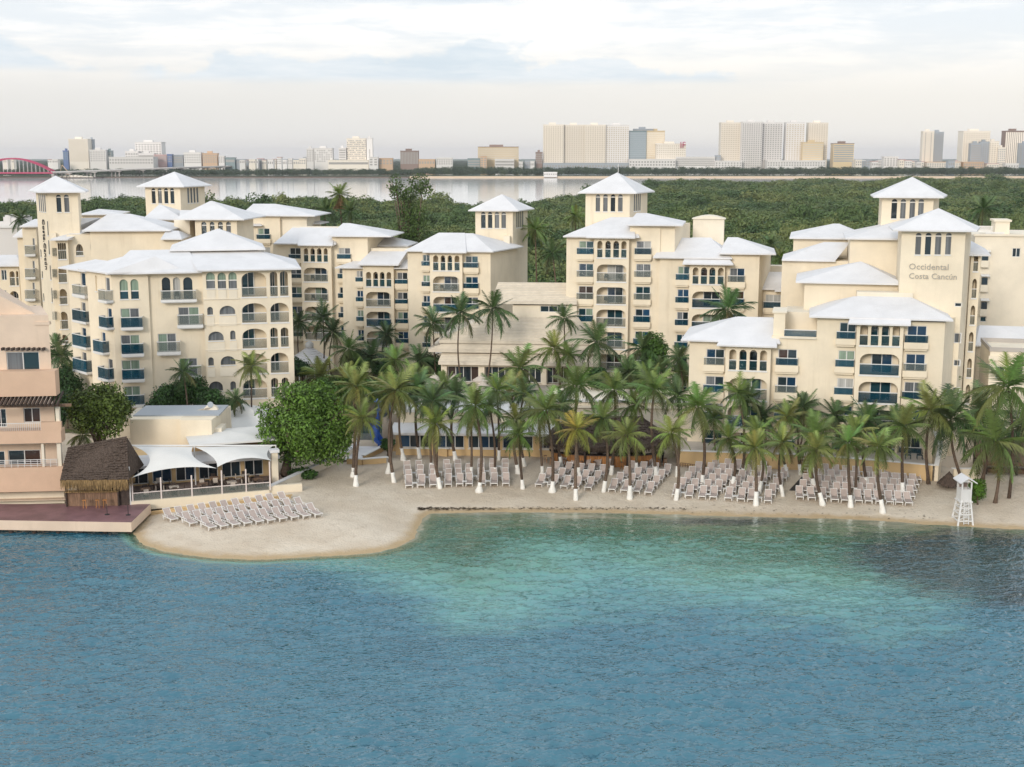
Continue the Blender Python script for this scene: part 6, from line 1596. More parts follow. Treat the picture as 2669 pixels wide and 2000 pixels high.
def tent_restaurant():
    pl, pr = atZ(*TE(35, 1010), 1.2), atZ(*TE(1915, 852), 1.2)
    ang = math.degrees(math.atan2(pr.y - pl.y, pr.x - pl.x))
    f = Fr(*TE(35, 1010), pl.y, ang, name='beach_restaurant', label='open beach restaurant under two white sail canopies left of the round tree', cat='restaurant')
    uR = uof(f, TE, 1915, 800); zf = zof(f, TE, 900, 905) + .05
    f.put('base_wall', MB().box(0, uR, 0, .4, .6, zf).box(uR, uR + 3.2, .3, .7, .6, zf + .3).mesh('base_wall', MAT['stucco']))
    f.put('floor', MB().box(.01, uR + 2, .41, 9, .8, zf - .04).mesh('floor', MAT['far_brown']))
    posts = []
    for x, yb, yt in ((68, 890, 645), (455, 905, 642), (868, 860, 615), (1270, 815, 548), (1595, 805, 530), (1915, 770, 430)):
        u, z = f.hit(TE(x, yt), .15); posts.append((u, z)); f.put('post', MB().tube([(0, 0, zf - .05), (0, 0, z)], .07, 8).mesh('post', MAT['rail_pink']), (u, .15, 0))
    for (a, za), (b, zb) in zip(posts, posts[1:]):
        f.put('rail', MB().bar((a, .15, zf + .75), (b, .15, zf + .75), .07).mesh('rail', MAT['rail_pink']))
        f.put('glass_panel', box_mesh('glass_panel', b - a - .2, .02, .66, MAT['balcony_clear']), (a + .1, .15, zf + .02))
    # back wall with columns and dark glazing
    uB0, uB1 = -.2, uR + 1.0; s = Sec(f, uB0, uB1, .8, zof(f, TE, 1000, 330, 6), 6, 10, 'wall_ochre')
    n = 6
    for k in range(n):
        a = uB0 + .5 + (uB1 - uB0 - .8) * k / n; b = uB0 + .1 + (uB1 - uB0 - .8) * (k + 1) / n; s.window(a, b, zf + .1, zf + 2.5, 2, None, 'glass_dark glass_dark glass_blue')
    s.build()
    f.put('eave', MB().poly([(uB0 - .3, 4.8, s.z1 - .5), (uB1 + .8, 4.8, s.z1 - .5), (uB1 + .8, 6.5, s.z1 + .2), (uB0 - .3, 6.5, s.z1 + .2)]).poly([(uB0 - .3, 4.8, s.z1 - .75), (uB1 + .8, 4.8, s.z1 - .75), (uB1 + .8, 4.8, s.z1 - .5), (uB0 - .3, 4.8, s.z1 - .5)]).mesh('eave', MAT['roof_white']))
    uc = uof(f, TE, 1985, 500, 3); f.put('column', MB().box(uc - .3, uc + .3, 2.7, 3.3, 1, zof(f, TE, 1985, 300, 3)).mesh('column', MAT['stucco']))
    f.put('column_cap', MB().box(uc - .45, uc + .45, 2.55, 3.45, zof(f, TE, 1985, 300, 3), zof(f, TE, 1985, 262, 3)).mesh('column_cap', MAT['roof_white']))
    # sail canopies: stretched cloth between masts
    vb = 4.6
    def sail(tl, tr, br, bl, sag, pulls):
        P = [Vector((*f.hit(TE(*q), v)[:1], v, f.hit(TE(*q), v)[1])) for q, v in ((tl, vb), (tr, vb), (br, -.1), (bl, -.1))]
        n = 18; V = []; m = MB()
        for j in range(n + 1):
            t = j / n
            for i in range(n + 1):
                q = i / n; p = P[0].lerp(P[1], q).lerp(P[3].lerp(P[2], q), t)
                e = lambda x: 4 * x * (1 - x)
                p.x += e(t) * ((1 - q) ** 2 * pulls[0] - q ** 2 * pulls[1]); p.y += e(q) * t ** 2 * pulls[2]; p.z += e(q) * t ** 2 * pulls[3] + sag * e(q) * e(t)
                V.append(p)
        for j in range(n):
            for i in range(n):
                k = j * (n + 1) + i; m.poly([V[k + n + 1], V[k + n + 2], V[k + 1], V[k]])
        bm = bmesh.new(); me = m.mesh('sail_canopy', MAT['canvas'], smooth=True); bm.from_mesh(me); bmesh.ops.remove_doubles(bm, verts=bm.verts, dist=.001); bm.to_mesh(me); bm.free()
        f.put('sail_canopy', me)
    sail((95, 222), (890, 232), (1212, 520), (52, 652), .35, (1.6, .9, 1.0, .25))
    sail((905, 232), (1962, 218), (1942, 418), (1215, 505), .25, (.6, .5, .9, .35))
    f.put('mast_beam', MB().tube([f2 for f2 in [Vector((f.hit(TE(18, 214), vb)[0], vb, f.hit(TE(18, 214), vb)[1])), Vector((f.hit(TE(2005, 214), vb)[0], vb, f.hit(TE(2005, 214), vb)[1]))]], .07, 7).mesh('mast_beam', MAT['white']))
    for x, y in ((18, 214), (905, 214), (2000, 214)): u, z = f.hit(TE(x, y), vb); f.put('mast', MB().tube([(0, 0, zf - .1), (0, 0, z)], .07, 7).mesh('mast', MAT['white']), (u, vb, 0))
    u, z = f.hit(TE(38, 660), -.1); f.put('mast', MB().tube([(0, 0, .9), (0, 0, z + 1.1)], .08, 7).mesh('mast', MAT['white']), (u, .05, 0))
    # rear pyramid canopy
    e0, e1 = f.hit(TE(850, 212), 5.5), f.hit(TE(2020, 216), 5.5); ap = f.hit(TE(1410, 34), 9)
    hip(f, (e0[0], 5.5, e0[1]), (e1[0], 5.5, e0[1]), (e1[0] + .5, 12.5, e0[1]), (e0[0], 12.5, e0[1]), (ap[0], 9, ap[1]), (ap[0] + .1, 9, ap[1]), mat='canvas')
    # furniture
    k = 0
    spots = [(1.6, 1.7), (4.2, 1.6), (6.9, 1.9), (9.6, 1.7), (12.2, 2.0), (3.0, 3.9), (8.2, 4.0), (11.2, 4.0)]
    for i, (u, v) in enumerate(spots):
        w = f.W(u, v, zf - .04); t = empty('dining_table', w, f.a); T(t, 'square dining table with pale cloth under the sail canopies, %s from the left' % ORD[i], 'table', 'tables under the sail canopies')
        MB().box(-.45, .45, -.45, .45, .71, .75).obj('table_top', MAT['umbrella'] if i % 2 else MAT['wood'], t); MB().tube([(0, 0, .03), (0, 0, .71)], .05, 6).obj('pedestal', MAT['metal_dark'], t); MB().box(-.25, .25, -.25, .25, 0, .03).obj('foot', MAT['metal_dark'], t)
        for j, (dx, dy, rz) in enumerate(((0, -.72, 0), (0, .72, 180), (-.72, 0, -90), (.72, 0, 90))):
            w2 = f.W(u + dx, v + dy, zf - .04); c = empty('dining_chair', w2, f.a + rad(rz)); T(c, 'dining chair on the %s side of the %s table under the sails' % (['sea', 'inland', 'left', 'right'][j], ORD[i]), 'chair', 'chairs under the sail canopies')
            M_ = MAT['umbrella'] if (i + j) % 3 == 0 else MAT['wood_dark']
            add('seat', box_mesh('seat', .46, .44, .05, M_), c, (-.23, -.22, .42)); add('backrest', box_mesh('backrest', .44, .05, .45, M_), c, (-.22, -.25, .47))
            for lx in (-.2, .16):
                for ly in (-.2, .16): add('leg', box_mesh('leg', .04, .04, .42, MAT['wood_dark']), c, (lx, ly, 0))
    return f
tent_restaurant()

def service_block():
    f = Fr(*E(0, 1300), 127, 2.0, name='service_building', label='flat cream service building behind the sail canopies', cat='building')
    z1 = zof(f, E, 100, 1075); ua, um, ub = uof(f, C, 1500, 350), uof(f, E, 318, 1200), uof(f, E, 683, 1200)
    s = Sec(f, ua, um, 1, z1, 0, 7); s.build(); Sec(f, um, ub, 1, z1 - .02, -.45, 7, splay=.6).build()
    f.put('parapet', MB().box(ua, ub + .4, 1.5, 6.8, z1 + .003, z1 + .12).mesh('parapet', MAT['far_grey']))
    f.put('annex_box', MB().box(ub + .01, uof(f, E, 773, 1200), .5, 3, 1, zof(f, E, 720, 1180, .5)).mesh('annex_box', MAT['stucco_pale']))
    # rounded scroll gable
    r0, r1, zz = uof(f, E, 500, 1050, 4), uof(f, E, 710, 1000, 4), zof(f, E, 630, 915, 4); m = MB(); cx = (r0 + r1) / 2 + .5; R_ = (r1 - r0) * .42
    pts = [(cx + R_ * math.cos(a), z1 + (zz - z1 - R_ * .95) + R_ * math.sin(a)) for a in [math.pi * k / 10 for k in range(11)]]; pts = [(r1, z1)] + pts + [(r0 - .4, z1 + .05)]
    for v in (4.0, 4.6): m.poly([(x, v, z) for x, z in (pts if v < 4.3 else pts[::-1])])
    for p, q in zip(pts, pts[1:]): m.poly([(p[0], 4.0, p[1]), (p[0], 4.6, p[1]), (q[0], 4.6, q[1]), (q[0], 4.0, q[1])])
    f.put('scroll_gable', m.mesh('scroll_gable', MAT['stucco_pale'])); f.put('vent', MB().tube([(cx, 3.98, z1 + .7), (cx, 4.01, z1 + .7)], .32, 10).mesh('vent', MAT['far_grey']))
    g = Fr(*E(1000, 1240), 134, 4.0, name='hall_building', label='low hall with large pale grey hip roof behind the sail canopies', cat='building')
    e0, e1, ap = g.hit(E(560, 1240)), g.hit(E(1480, 1240)), g.hit(E(1025, 895), 5)
    hip(g, (e0[0], 0, e0[1]), (e1[0], 0, e0[1]), (e1[0], 11, e0[1]), (e0[0], 11, e0[1]), (ap[0], 5, ap[1]), (ap[0] + .2, 5, ap[1]), mat='canvas')
    Sec(g, e0[0] + .5, e1[0] - .5, 1, e0[1] - .15, .6, 10, 'wall_ochre').build()
    h = Fr(*C(1650, 100), 137, 4.0, name='hall_building', label='small grey sloping roof below the corner building beside the left tree', cat='building')
    a, b, c = h.hit(C(1450, 175)), h.hit(C(1890, 150)), h.hit(C(1600, 60), 3); hip(h, (a[0], 0, a[1]), (b[0], 0, a[1]), (b[0], 6, a[1]), (a[0], 6, a[1]), (c[0], 3, c[1]), (c[0] + .5, 3, c[1]), mat='tile_roof'); Sec(h, a[0] + .4, b[0] - .4, 1, a[1] - .1, .5, 5.5).build()
service_block()

# ------------------------------------------------------------------ skyline beyond the lagoon
def far_block(z, x0, y0, x1, y1, Y, label, wall='far_white', win='far_window', cols=None, floor=3.3, style='grid', sink=8.0, name='tower_block', crown=None, depth=None, inset=.35):
    """a distant building: body, floors of windows with real recess, roof parapet"""
    a, b = atY(*z(x0, y0), Y), atY(*z(x1, y1), Y); w = b.x - a.x; h = a.z; g = empty(name, ((a.x + b.x) / 2, Y, 1.0)); T(g, label, 'building')
    d = depth or min(max(w * .6, 12), 30); h -= 1.0; m = MB().box(-w / 2, w / 2, 0, d, 0, h); m.obj('wall', MAT[wall], g)
    zb = max(2.0, atY(*z(x0, y1), Y).z - 1.0)
    n = max(1, int((h - zb - 1.2) / floor)); cols = cols or max(2, int(w / 4.2)); k = MB(); cw = w / cols
    for i in range(n):
        z0 = zb + (h - zb - 1.0) * i / n + .5; z1 = z0 + (h - zb) / n * .52
        if style == 'bands': k.box(-w / 2 + .8, w / 2 - .8, -.12, .2, z0, z1)
        else:
            for j in range(cols):
                if style == 'random' and (i * 7 + j * 13 + i * j) % 5 == 0: continue
                u = -w / 2 + cw * j; k.box(u + cw * inset * .6, u + cw * (1 - inset * .6), -.15, .2, z0, z1)
    if style == 'fins':
        k = MB()
        for j in range(cols * 2): u = -w / 2 + w * j / (cols * 2); k.box(u + .5, u + w / (cols * 2) - .5, -.1, .2, zb, h - 1.5)
    o = k.obj('windows', MAT[win], g); o['kind'] = 'stuff'
    if style in ('grid', 'random') and n > 8:              # balconies on the taller slabs
        bl = MB()
        for i in range(n): zz = zb + (h - zb - 1.0) * i / n + .15; bl.box(-w / 2 + .5, w / 2 - .5, -.9, -.16, zz, zz + .35)
        q = bl.obj('balconies', MAT[wall], g); q['kind'] = 'stuff'
    MB().box(-w / 2 - .4, w / 2 + .4, -.5, d + .4, h + .002, h + 1.1).obj('parapet', MAT[crown or wall], g)
    if h > 35: MB().box(-w * .22, w * .12, d * .3, d * .7, h + 1.1, h + 4.5).obj('roof_plant', MAT[crown or wall], g)
    return g
Y0 = 2260
LIST = [
 (FA, 588, 145, 765, 335, 0, 'pale round-cornered tower with tall fins on the left skyline', dict(wall='far_cream', style='fins', cols=9, win='far_window_warm')), (FA, 766, 149, 806, 335, 20, 'narrow grey slab right of the finned tower', dict(wall='far_grey', cols=3)),
 (FA, 540, 245, 588, 320, 10, 'small blue glass block left of the finned tower', dict(wall='far_blue', win='far_glass', cols=3)), (FA, 770, 238, 914, 335, -15, 'white block with square windows right of the finned tower', dict(cols=6)), (FA, 915, 246, 962, 335, -5, 'dark glass block beside the white square-windowed block', dict(wall='far_glass', cols=3)),
 (FA, 1160, 172, 1392, 275, 25, 'broad white hospital-like block on the left skyline', dict(cols=9)), (FA, 1076, 250, 1190, 305, 10, 'low white wing before the broad white block', dict(cols=5)), (FA, 935, 300, 1320, 355, -40, 'long low white building above the viaduct', dict(cols=16)), (FA, 1192, 268, 1326, 322, 0, 'white block with dark glass strip below the broad block', dict(style='bands')),
 (FA, 1327, 280, 1436, 336, 0, 'pinkish brown block on the left skyline', dict(wall='far_pink', style='fins', cols=6)), (FA, 1437, 276, 1480, 342, 0, 'blue painted block on the left skyline', dict(wall='far_blue', cols=3)), (FA, 1481, 282, 1576, 346, 5, 'grey blue shed right of the blue block', dict(wall='far_grey', style='bands')), (FA, 1580, 261, 1732, 350, 0, 'white stepped apartment block on the left skyline', dict(cols=7)),
 (FA, 1742, 268, 1870, 346, 0, 'brownish apartment block with balconies', dict(wall='far_ochre', cols=6)), (FA, 1880, 290, 1932, 346, 0, 'small white block near the viaduct end', dict(cols=3)), (FA, 1938, 304, 2022, 342, 0, 'low glazed hall near the viaduct end', dict(wall='far_glass', style='bands')),
 (FB, 425, 227, 488, 336, 0, 'white block left of the cream complex', dict(cols=3)), (FB, 490, 224, 650, 340, 0, 'cream white complex with scattered windows', dict(wall='far_white', style='random', cols=8)), (FB, 702, 221, 766, 326, 0, 'white block with dark horizontal windows', dict(style='bands')), (FB, 770, 140, 940, 330, 5, 'tall white tower pierced by many small windows', dict(style='random', cols=13, wall='far_cream')),
 (FB, 941, 139, 996, 330, 4, 'white slab with one dark stripe joined to the pierced tower', dict(cols=1, inset=.75, floor=30)), (FB, 612, 326, 960, 362, -20, 'long cream podium below the pierced tower', dict(wall='far_cream', style='bands')), (FB, 962, 300, 1040, 370, -22, 'white cube right of the pierced tower', dict(cols=2)), (FB, 1050, 310, 1166, 360, -10, 'ochre house with small tower', dict(wall='far_ochre', cols=4)),
 (FB, 1232, 247, 1388, 356, 0, 'unfinished brown concrete block', dict(wall='far_brown', style='fins', cols=6, win='far_window')), (FB, 1390, 320, 1530, 356, 0, 'low ochre block with awnings', dict(wall='far_ochre', cols=6)), (FB, 1542, 306, 1682, 362, 0, 'low white flats right of the brown block', dict(cols=7)), (FB, 1812, 312, 1920, 382, -10, 'pale green glass pavilion', dict(wall='far_glass', style='bands')),
 (FB, 1900, 212, 2250, 322, 12, 'wide building framed in brown checks', dict(wall='far_gold_glint', win='far_window_warm', style='bands', crown='far_brown')), (FB, 1922, 292, 1976, 388, -14, 'pale concrete shaft before the framed building', dict(wall='far_ochre', cols=2)), (FB, 2046, 316, 2212, 372, -12, 'white glazed block before the framed building', dict(style='bands')),
 (FC, 252, 120, 426, 455, 0, 'first of four joined cream towers, leftmost', dict(wall='far_cream', win='far_window_warm', cols=9)), (FC, 432, 122, 605, 455, 6, 'second of four joined cream towers', dict(wall='far_cream', win='far_window_warm', cols=9)), (FC, 610, 122, 786, 455, 2, 'third of four joined cream towers', dict(wall='far_cream', win='far_window_warm', cols=9)), (FC, 792, 124, 985, 455, 6, 'fourth of four joined cream towers, greyer at right', dict(wall='far_white', win='far_window_warm', cols=10)),
 (FC, 250, 452, 985, 484, -25, 'long grey podium below the four joined towers', dict(wall='far_grey', cols=30)), (FC, 988, 174, 1136, 418, 10, 'grey green glass office tower', dict(wall='far_glass', win='far_grey', style='bands')), (FC, 1137, 174, 1292, 418, 12, 'glass office tower with sunlight glint painted gold', dict(wall='far_gold_glint', win='far_cream', style='bands')), (FC, 1032, 158, 1196, 174, 14, 'dark penthouse on the office towers', dict(wall='far_grey', cols=8, floor=2)),
 (FC, 1226, 284, 1476, 440, -10, 'beige hotel with a red letter sign', dict(wall='far_cream', win='far_window_warm', cols=14)), (FC, 990, 418, 1388, 472, -25, 'pale podium below the office towers', dict(wall='far_white', cols=16)), (FC, 1392, 398, 1728, 472, -12, 'low white shopping building with glazed front', dict(style='bands')), (FC, 1736, 385, 1775, 470, -8, 'small grey block beside the shopping building', dict(wall='far_grey', cols=2)),
 (FC, 1782, 102, 1956, 432, 8, 'cream residential tower left of the dark-windowed one', dict(wall='far_cream', win='far_window_warm', cols=9)), (FC, 1964, 96, 2126, 490, -8, 'white tower with dark open window bays', dict(wall='far_white', win='far_window', cols=9)), (FC, 186, 357, 244, 452, -5, 'dark brown block left of the four joined towers', dict(wall='far_brown', cols=3)), (FC, 1730, 432, 1960, 492, -20, 'grey podium below the cream residential tower', dict(wall='far_white', cols=9)),
 (FD, -42, 102, 122, 432, 4, 'white tower, first right of the dark-windowed one', dict(wall='far_white', win='far_window', cols=8)), (FD, 164, 102, 312, 428, 6, 'pale tower, second right of the dark-windowed one', dict(wall='far_white', win='far_window_warm', cols=7)), (FD, 360, 104, 512, 440, 10, 'pale gold tower behind the glint-painted box', dict(wall='far_cream', win='far_window_warm', cols=8)), (FD, 306, 272, 478, 432, -8, 'glass box painted with golden sun glint before the pale towers', dict(wall='far_gold_glint', win='far_window_warm', style='bands')),
 (FD, 0, 430, 500, 474, -26, 'long white podium below the pale towers', dict(wall='far_white', cols=22)), (FD, 572, 282, 742, 438, 0, 'brownish glass office with roof frame', dict(wall='far_gold_glint', win='far_grey', style='bands', crown='far_brown')), (FD, 740, 445, 800, 492, -10, 'small white pavilion by the far trees', dict(cols=3)), (FD, 1006, 396, 1126, 472, 10, 'white flats with dark bays on the right skyline', dict(cols=5)),
 (FD, 1342, 178, 1424, 470, 0, 'beige slab with a column of dark windows', dict(wall='far_cream', cols=2, inset=.7)), (FD, 1425, 184, 1506, 470, 2, 'grey balcony half of the beige slab tower', dict(wall='far_grey', win='far_window', cols=6)), (FD, 1156, 436, 1346, 520, -25, 'cream villas with red roofs, left row', dict(wall='far_cream', cols=9, crown='far_pink')), (FD, 1376, 442, 1662, 516, -25, 'cream villas row right of the red roofed ones', dict(wall='far_cream', cols=14, crown='far_ochre')),
 (FD, 1692, 175, 1906, 446, 8, 'broad cream gold tower on the right skyline', dict(wall='far_cream', win='far_window_warm', cols=11)), (FD, 1756, 282, 1836, 470, -4, 'grey balcony tower before the broad cream tower', dict(wall='far_grey', style='bands')), (FD, 1838, 268, 1902, 470, -2, 'bluish slab beside the grey balcony tower', dict(wall='far_grey', cols=4)), (FD, 1912, 263, 1986, 462, 2, 'cream slab right of the broad tower', dict(wall='far_cream', win='far_window_warm', cols=4)),
 (FD, 1988, 316, 2046, 470, -2, 'lower cream block near the right edge', dict(wall='far_cream', cols=4)), (FD, 2056, 174, 2198, 462, 2, 'dark brown striped tower near the right edge', dict(wall='far_brown', win='far_cream', style='fins', cols=5)), (FD, 2172, 282, 2290, 462, -6, 'blue grey block cut by the right edge', dict(wall='far_grey', cols=4)), (FD, 1692, 442, 1862, 520, -28, 'ochre flats below the broad cream tower', dict(wall='far_ochre', cols=9)), (FD, 1892, 456, 1992, 516, -28, 'cream house with red roof near the right edge', dict(wall='far_cream', cols=5, crown='far_pink')), (FD, 2052, 456, 2162, 526, -28, 'white house at the foot of the striped tower', dict(cols=5))]
for z, x0, y0, x1, y1, dy, lb, kw in LIST: far_block(z, x0, y0, x1, y1, Y0 + dy, lb, **kw)
r = random.Random(17); small = []
for x in [0, 40, 90, 130, 170, 220, 265, 310, 360, 395] : small.append((FB, x, r.uniform(300, 325), x + r.uniform(28, 60), 358))
for x in [2030, 2060, 2100, 2140, 2180]: small.append((FA, x, r.uniform(310, 325), x + r.uniform(30, 60), 350))
for x in [760, 800, 850, 900, 950, 1140, 1190, 1240, 1290, 1560, 1600]: small.append((FD, x, r.uniform(420, 440), x + r.uniform(25, 55), 470))
for x in [410, 450, 20, 70]: small.append((FA, x, r.uniform(318, 330), x + r.uniform(30, 60), 345))
for x in [40, 90, 140]: small.append((FC, x, r.uniform(425, 440), x + r.uniform(30, 50), 470))
small.sort(key=lambda q: q[0](q[1], 0)[0])
for i, (z, x0, y0, x1, y1) in enumerate(small): far_block(z, x0, y0, x1, y1, 2250 + r.uniform(-60, 60), 'small pale low building on the skyline, %s from the left' % ordw(i), wall=r.choice(['far_white', 'far_white', 'far_cream', 'far_white', 'far_grey']), cols=3, name='town_house', crown=r.choice(['far_white', 'far_pink', 'far_grey']))
# red letters on the beige hotel
c = atY(*FC(1425, 315), Y0 - 12); me = text_mesh('IF', 14.5, MAT['bridge_red'], .4); g = empty('rooftop_sign', c); T(g, 'red rooftop letters on the beige skyline hotel', 'sign'); add('lettering', me, g, rot=(rad(90), 0, 0))

# ------------------------------------------------------------------ red arch bridge and viaduct
def bridge():
    Y = 1985; a, b = atY(*A(-330, 130), Y), atY(*A(605, 130), Y); z0 = b.z; ap = atY(*A(130, -28), Y).z; g = empty('arch_bridge', (b.x, Y, 0)); T(g, 'dark red tied-arch bridge over the lagoon at far left', 'bridge')
    x0 = a.x - b.x; n = 20
    for dy in (0, 14):
        pts = [(x0 * (1 - i / n), dy, z0 + (ap - z0) * math.sin(math.pi * i / n) ** .9) for i in range(n + 1)]; MB().tube(pts, 1.1, 5).obj('arch', MAT['bridge_red'], g)
        for i in range(1, n): MB().tube([(pts[i][0], dy, z0), pts[i]], .22, 4).obj('hanger', MAT['far_white'], g)
    MB().box(x0, 0, -1, 15, z0 - 2.2, z0).obj('deck', MAT['bridge_red'], g)
    for x in (0.0, x0): MB().box(x - 2, x + 2, 0, 14, -3, z0 - 2.2).obj('pier', MAT['concrete'], g)
    # viaduct
    p = [atY(*A(605, 135), 1985), atY(*FA(1500, 392), 2120), atY(*FA(2150, 372), 2320)]; g = empty('viaduct', (p[0].x, p[0].y, 0)); T(g, 'long concrete viaduct on paired piers right of the red bridge', 'viaduct'); o = Vector((p[0].x, p[0].y, 0)); q = [v - o for v in p]
    for s, e in zip(q, q[1:]):
        MB().bar(s, e, 12, 1.6).obj('deck', MAT['concrete'], g); MB().bar(s + Vector((0, -6, 1.3)), e + Vector((0, -6, 1.3)), .4, .9).obj('barrier', MAT['far_white'], g)
        L_ = (e - s).length; k = int(L_ / 36)
        for i in range(k):
            c = s.lerp(e, (i + .5) / k); m = MB()
            for dx in (-6, 0, 6): m.box(c.x + dx - .9, c.x + dx + .9, c.y - 1, c.y + 1, -3, c.z - 1.8)
            m.box(c.x - 9, c.x + 9, c.y - 4, c.y + 4, c.z - 2.2, c.z - .81); m.obj('pier', MAT['concrete'], g)
    c = atZ(*FA(620, 478), .1); g = empty('work_barge', c); T(g, 'flat work barge with rubble and a small yellow crane below the viaduct', 'barge')
    MB().box(-32, 45, 0, 12, -.5, 1.2).obj('hull', MAT['wood_dark'], g); m = MB(); rr = random.Random(2)
    for i in range(60): x = rr.uniform(-25, 30); s = rr.uniform(1, 2.6); m.box(x, x + s * 1.5, rr.uniform(1, 4), rr.uniform(5, 10), 1.2, 1.2 + s * 1.5 * (1 - abs(x) / 40))
    m.obj('rubble', MAT['far_cream'], g); MB().box(-10, -4, 3, 8, 5, 8).bar((-6, 5, 8), (-16, 5, 20), .9).bar((-16, 5, 20), (-19, 5, 10), .4).obj('crane', MAT['far_ochre'], g)
bridge()
c = atY(*FC(310, 540), 2033); far_block(FC, 255, 530, 370, 552, 2033, 'small white pavilion on the far beach', cols=6, name='beach_pavilion', depth=6)

# ------------------------------------------------------------------ palms
pr_ = random.Random(5)
def frond_mesh(seed, droop, leaf_droop):
    """one feather leaf along +X, about one unit long"""
    r = random.Random(seed); m = MB(); n = 24
    def mid(t): return Vector((t * (1 - .16 * droop * t), 0, -.55 * droop * t * t + .06 * t))
    for i in range(4):
        a, b = mid(i / 4), mid((i + 1) / 4); w0, w1 = .014 * (1 - i / 4) + .003, .014 * (1 - (i + 1) / 4) + .003
        m.poly([a + Vector((0, -w0, 0)), b + Vector((0, -w1, 0)), b + Vector((0, w1, 0)), a + Vector((0, w0, 0))])
    for k in range(n):
        t = .10 + .90 * k / (n - 1); p = mid(t); q = mid(min(1, t + .05)); w = .019
        L = .31 * math.sin(math.pi * min(1, (.16 + .80 * t))) ** .7 * r.uniform(.85, 1.15) + .03
        for s in (-1, 1):
            fw = L * r.uniform(.42, .62); dn = L * leaf_droop * r.uniform(.6, 1.3)
            tip = p + Vector((fw, s * L * r.uniform(.75, .95), -dn))
            m.poly([p - Vector((w, 0, 0)), p + Vector((w, 0, 0)), tip] if s < 0 else [p + Vector((w, 0, 0)), p - Vector((w, 0, 0)), tip])
    return m.mesh('frond', MAT['frond'])
FROND = {(d, k): frond_mesh(100 * d + k, (.25, .60, .95, 1.3)[d], (.25, .5, .75, .95)[d]) for d in range(4) for k in range(3)}
nut_mesh = MB().tube([(0, 0, -.12), (0, 0, -.06), (0, 0, .06), (0, 0, .12)], [.04, .11, .11, .03], 6).mesh('coconut', MAT['frond'])
GREEN, OLIVE, YELLOW, DARK = (.132, .192, .052), (.200, .238, .066), (.33, .30, .068), (.078, .128, .046)
def palm(base, top, length, label, group, tint=GREEN, n=22, white=True, trunk_r=.17, seed=0, skirt=False, spread=1.0, name='coconut_palm'):
    r = random.Random(seed); g = empty(name, base); T(g, label, 'palm tree', group)
    top = Vector(top) - Vector(base); k = 9; bow = r.uniform(-.6, .6)
    pts = [Vector((top.x * (t ** 1.4) + bow * math.sin(math.pi * t), top.y * t, top.z * t)) for t in [i / (k - 1) for i in range(k)]]
    pts[0].z -= .3
    flare = trunk_r * (1.5 if r.random() < .5 else 1.15)
    rr = [flare] + [trunk_r * (1 - .42 * i / (k - 1)) for i in range(1, k)]
    MB().tube(pts, rr, 7).obj('trunk', MAT['trunk'], g, smooth=True)
    if white:
        h = r.uniform(.95, 1.35); bt = lambda z: next(pts[i].lerp(pts[i + 1], max(0, (z - pts[i].z) / (pts[i + 1].z - pts[i].z))) for i in range(k - 1) if pts[i + 1].z >= z)
        fl = r.choice([1.0, 1.05, 1.1, 1.4])
        MB().tube([bt(-.15), bt(.15), bt(h * .6), bt(h)], [flare * fl + .04, flare * fl + .02, trunk_r * 1.16, trunk_r * 1.1], 8).obj('whitewashed_base', MAT['whitewash'], g, smooth=True)
    c = pts[-1]; az = r.uniform(0, 6.28)
    for i in range(n):
        q = i / (n - 1); az += 2.3998 + r.uniform(-.25, .25)
        el = rad(80 - 112 * q ** 0.85 * spread) + r.uniform(-.12, .12); d = min(3, int(q * 3.6 + r.uniform(-.3, .5)))
        L = length * r.uniform(.86, 1.1) * (.78 if q < .12 else 1.0)
        f = add('frond', FROND[(max(0, d), r.randrange(3))], g, c + Vector((0, 0, .05)), (r.uniform(-.35, .35), -el, az), L)
        mix = 1 - .35 * q if q < .8 else r.uniform(.55, 1.0); tc = [x * r.uniform(.85, 1.15) for x in tint]
        if q > .85 and r.random() < .4: tc = [.6 * a + .4 * b for a, b in zip(tc, (.21, .15, .055))]
        if q < .2: tc = [a * 1.25 for a in tc]
        f.color = (*tc, 1)
    if white and r.random() < .8:
        for j in range(5):
            a = r.uniform(0, 6.28); o = add('coconut', nut_mesh, g, c + Vector((.2 * math.cos(a), .2 * math.sin(a), -.22 - r.uniform(0, .15)))); o.color = (.20, .14, .045, 1)
    if skirt:
        for j in range(22):
            a = r.uniform(0, 6.28); f = add('dead_frond', FROND[(3, r.randrange(3))], g, c - Vector((0, 0, .3)), (r.uniform(-.4, .4), rad(r.uniform(55, 82)), a), length * r.uniform(.6, .9)); f.color = (.26, .165, .085, 1)
    return g

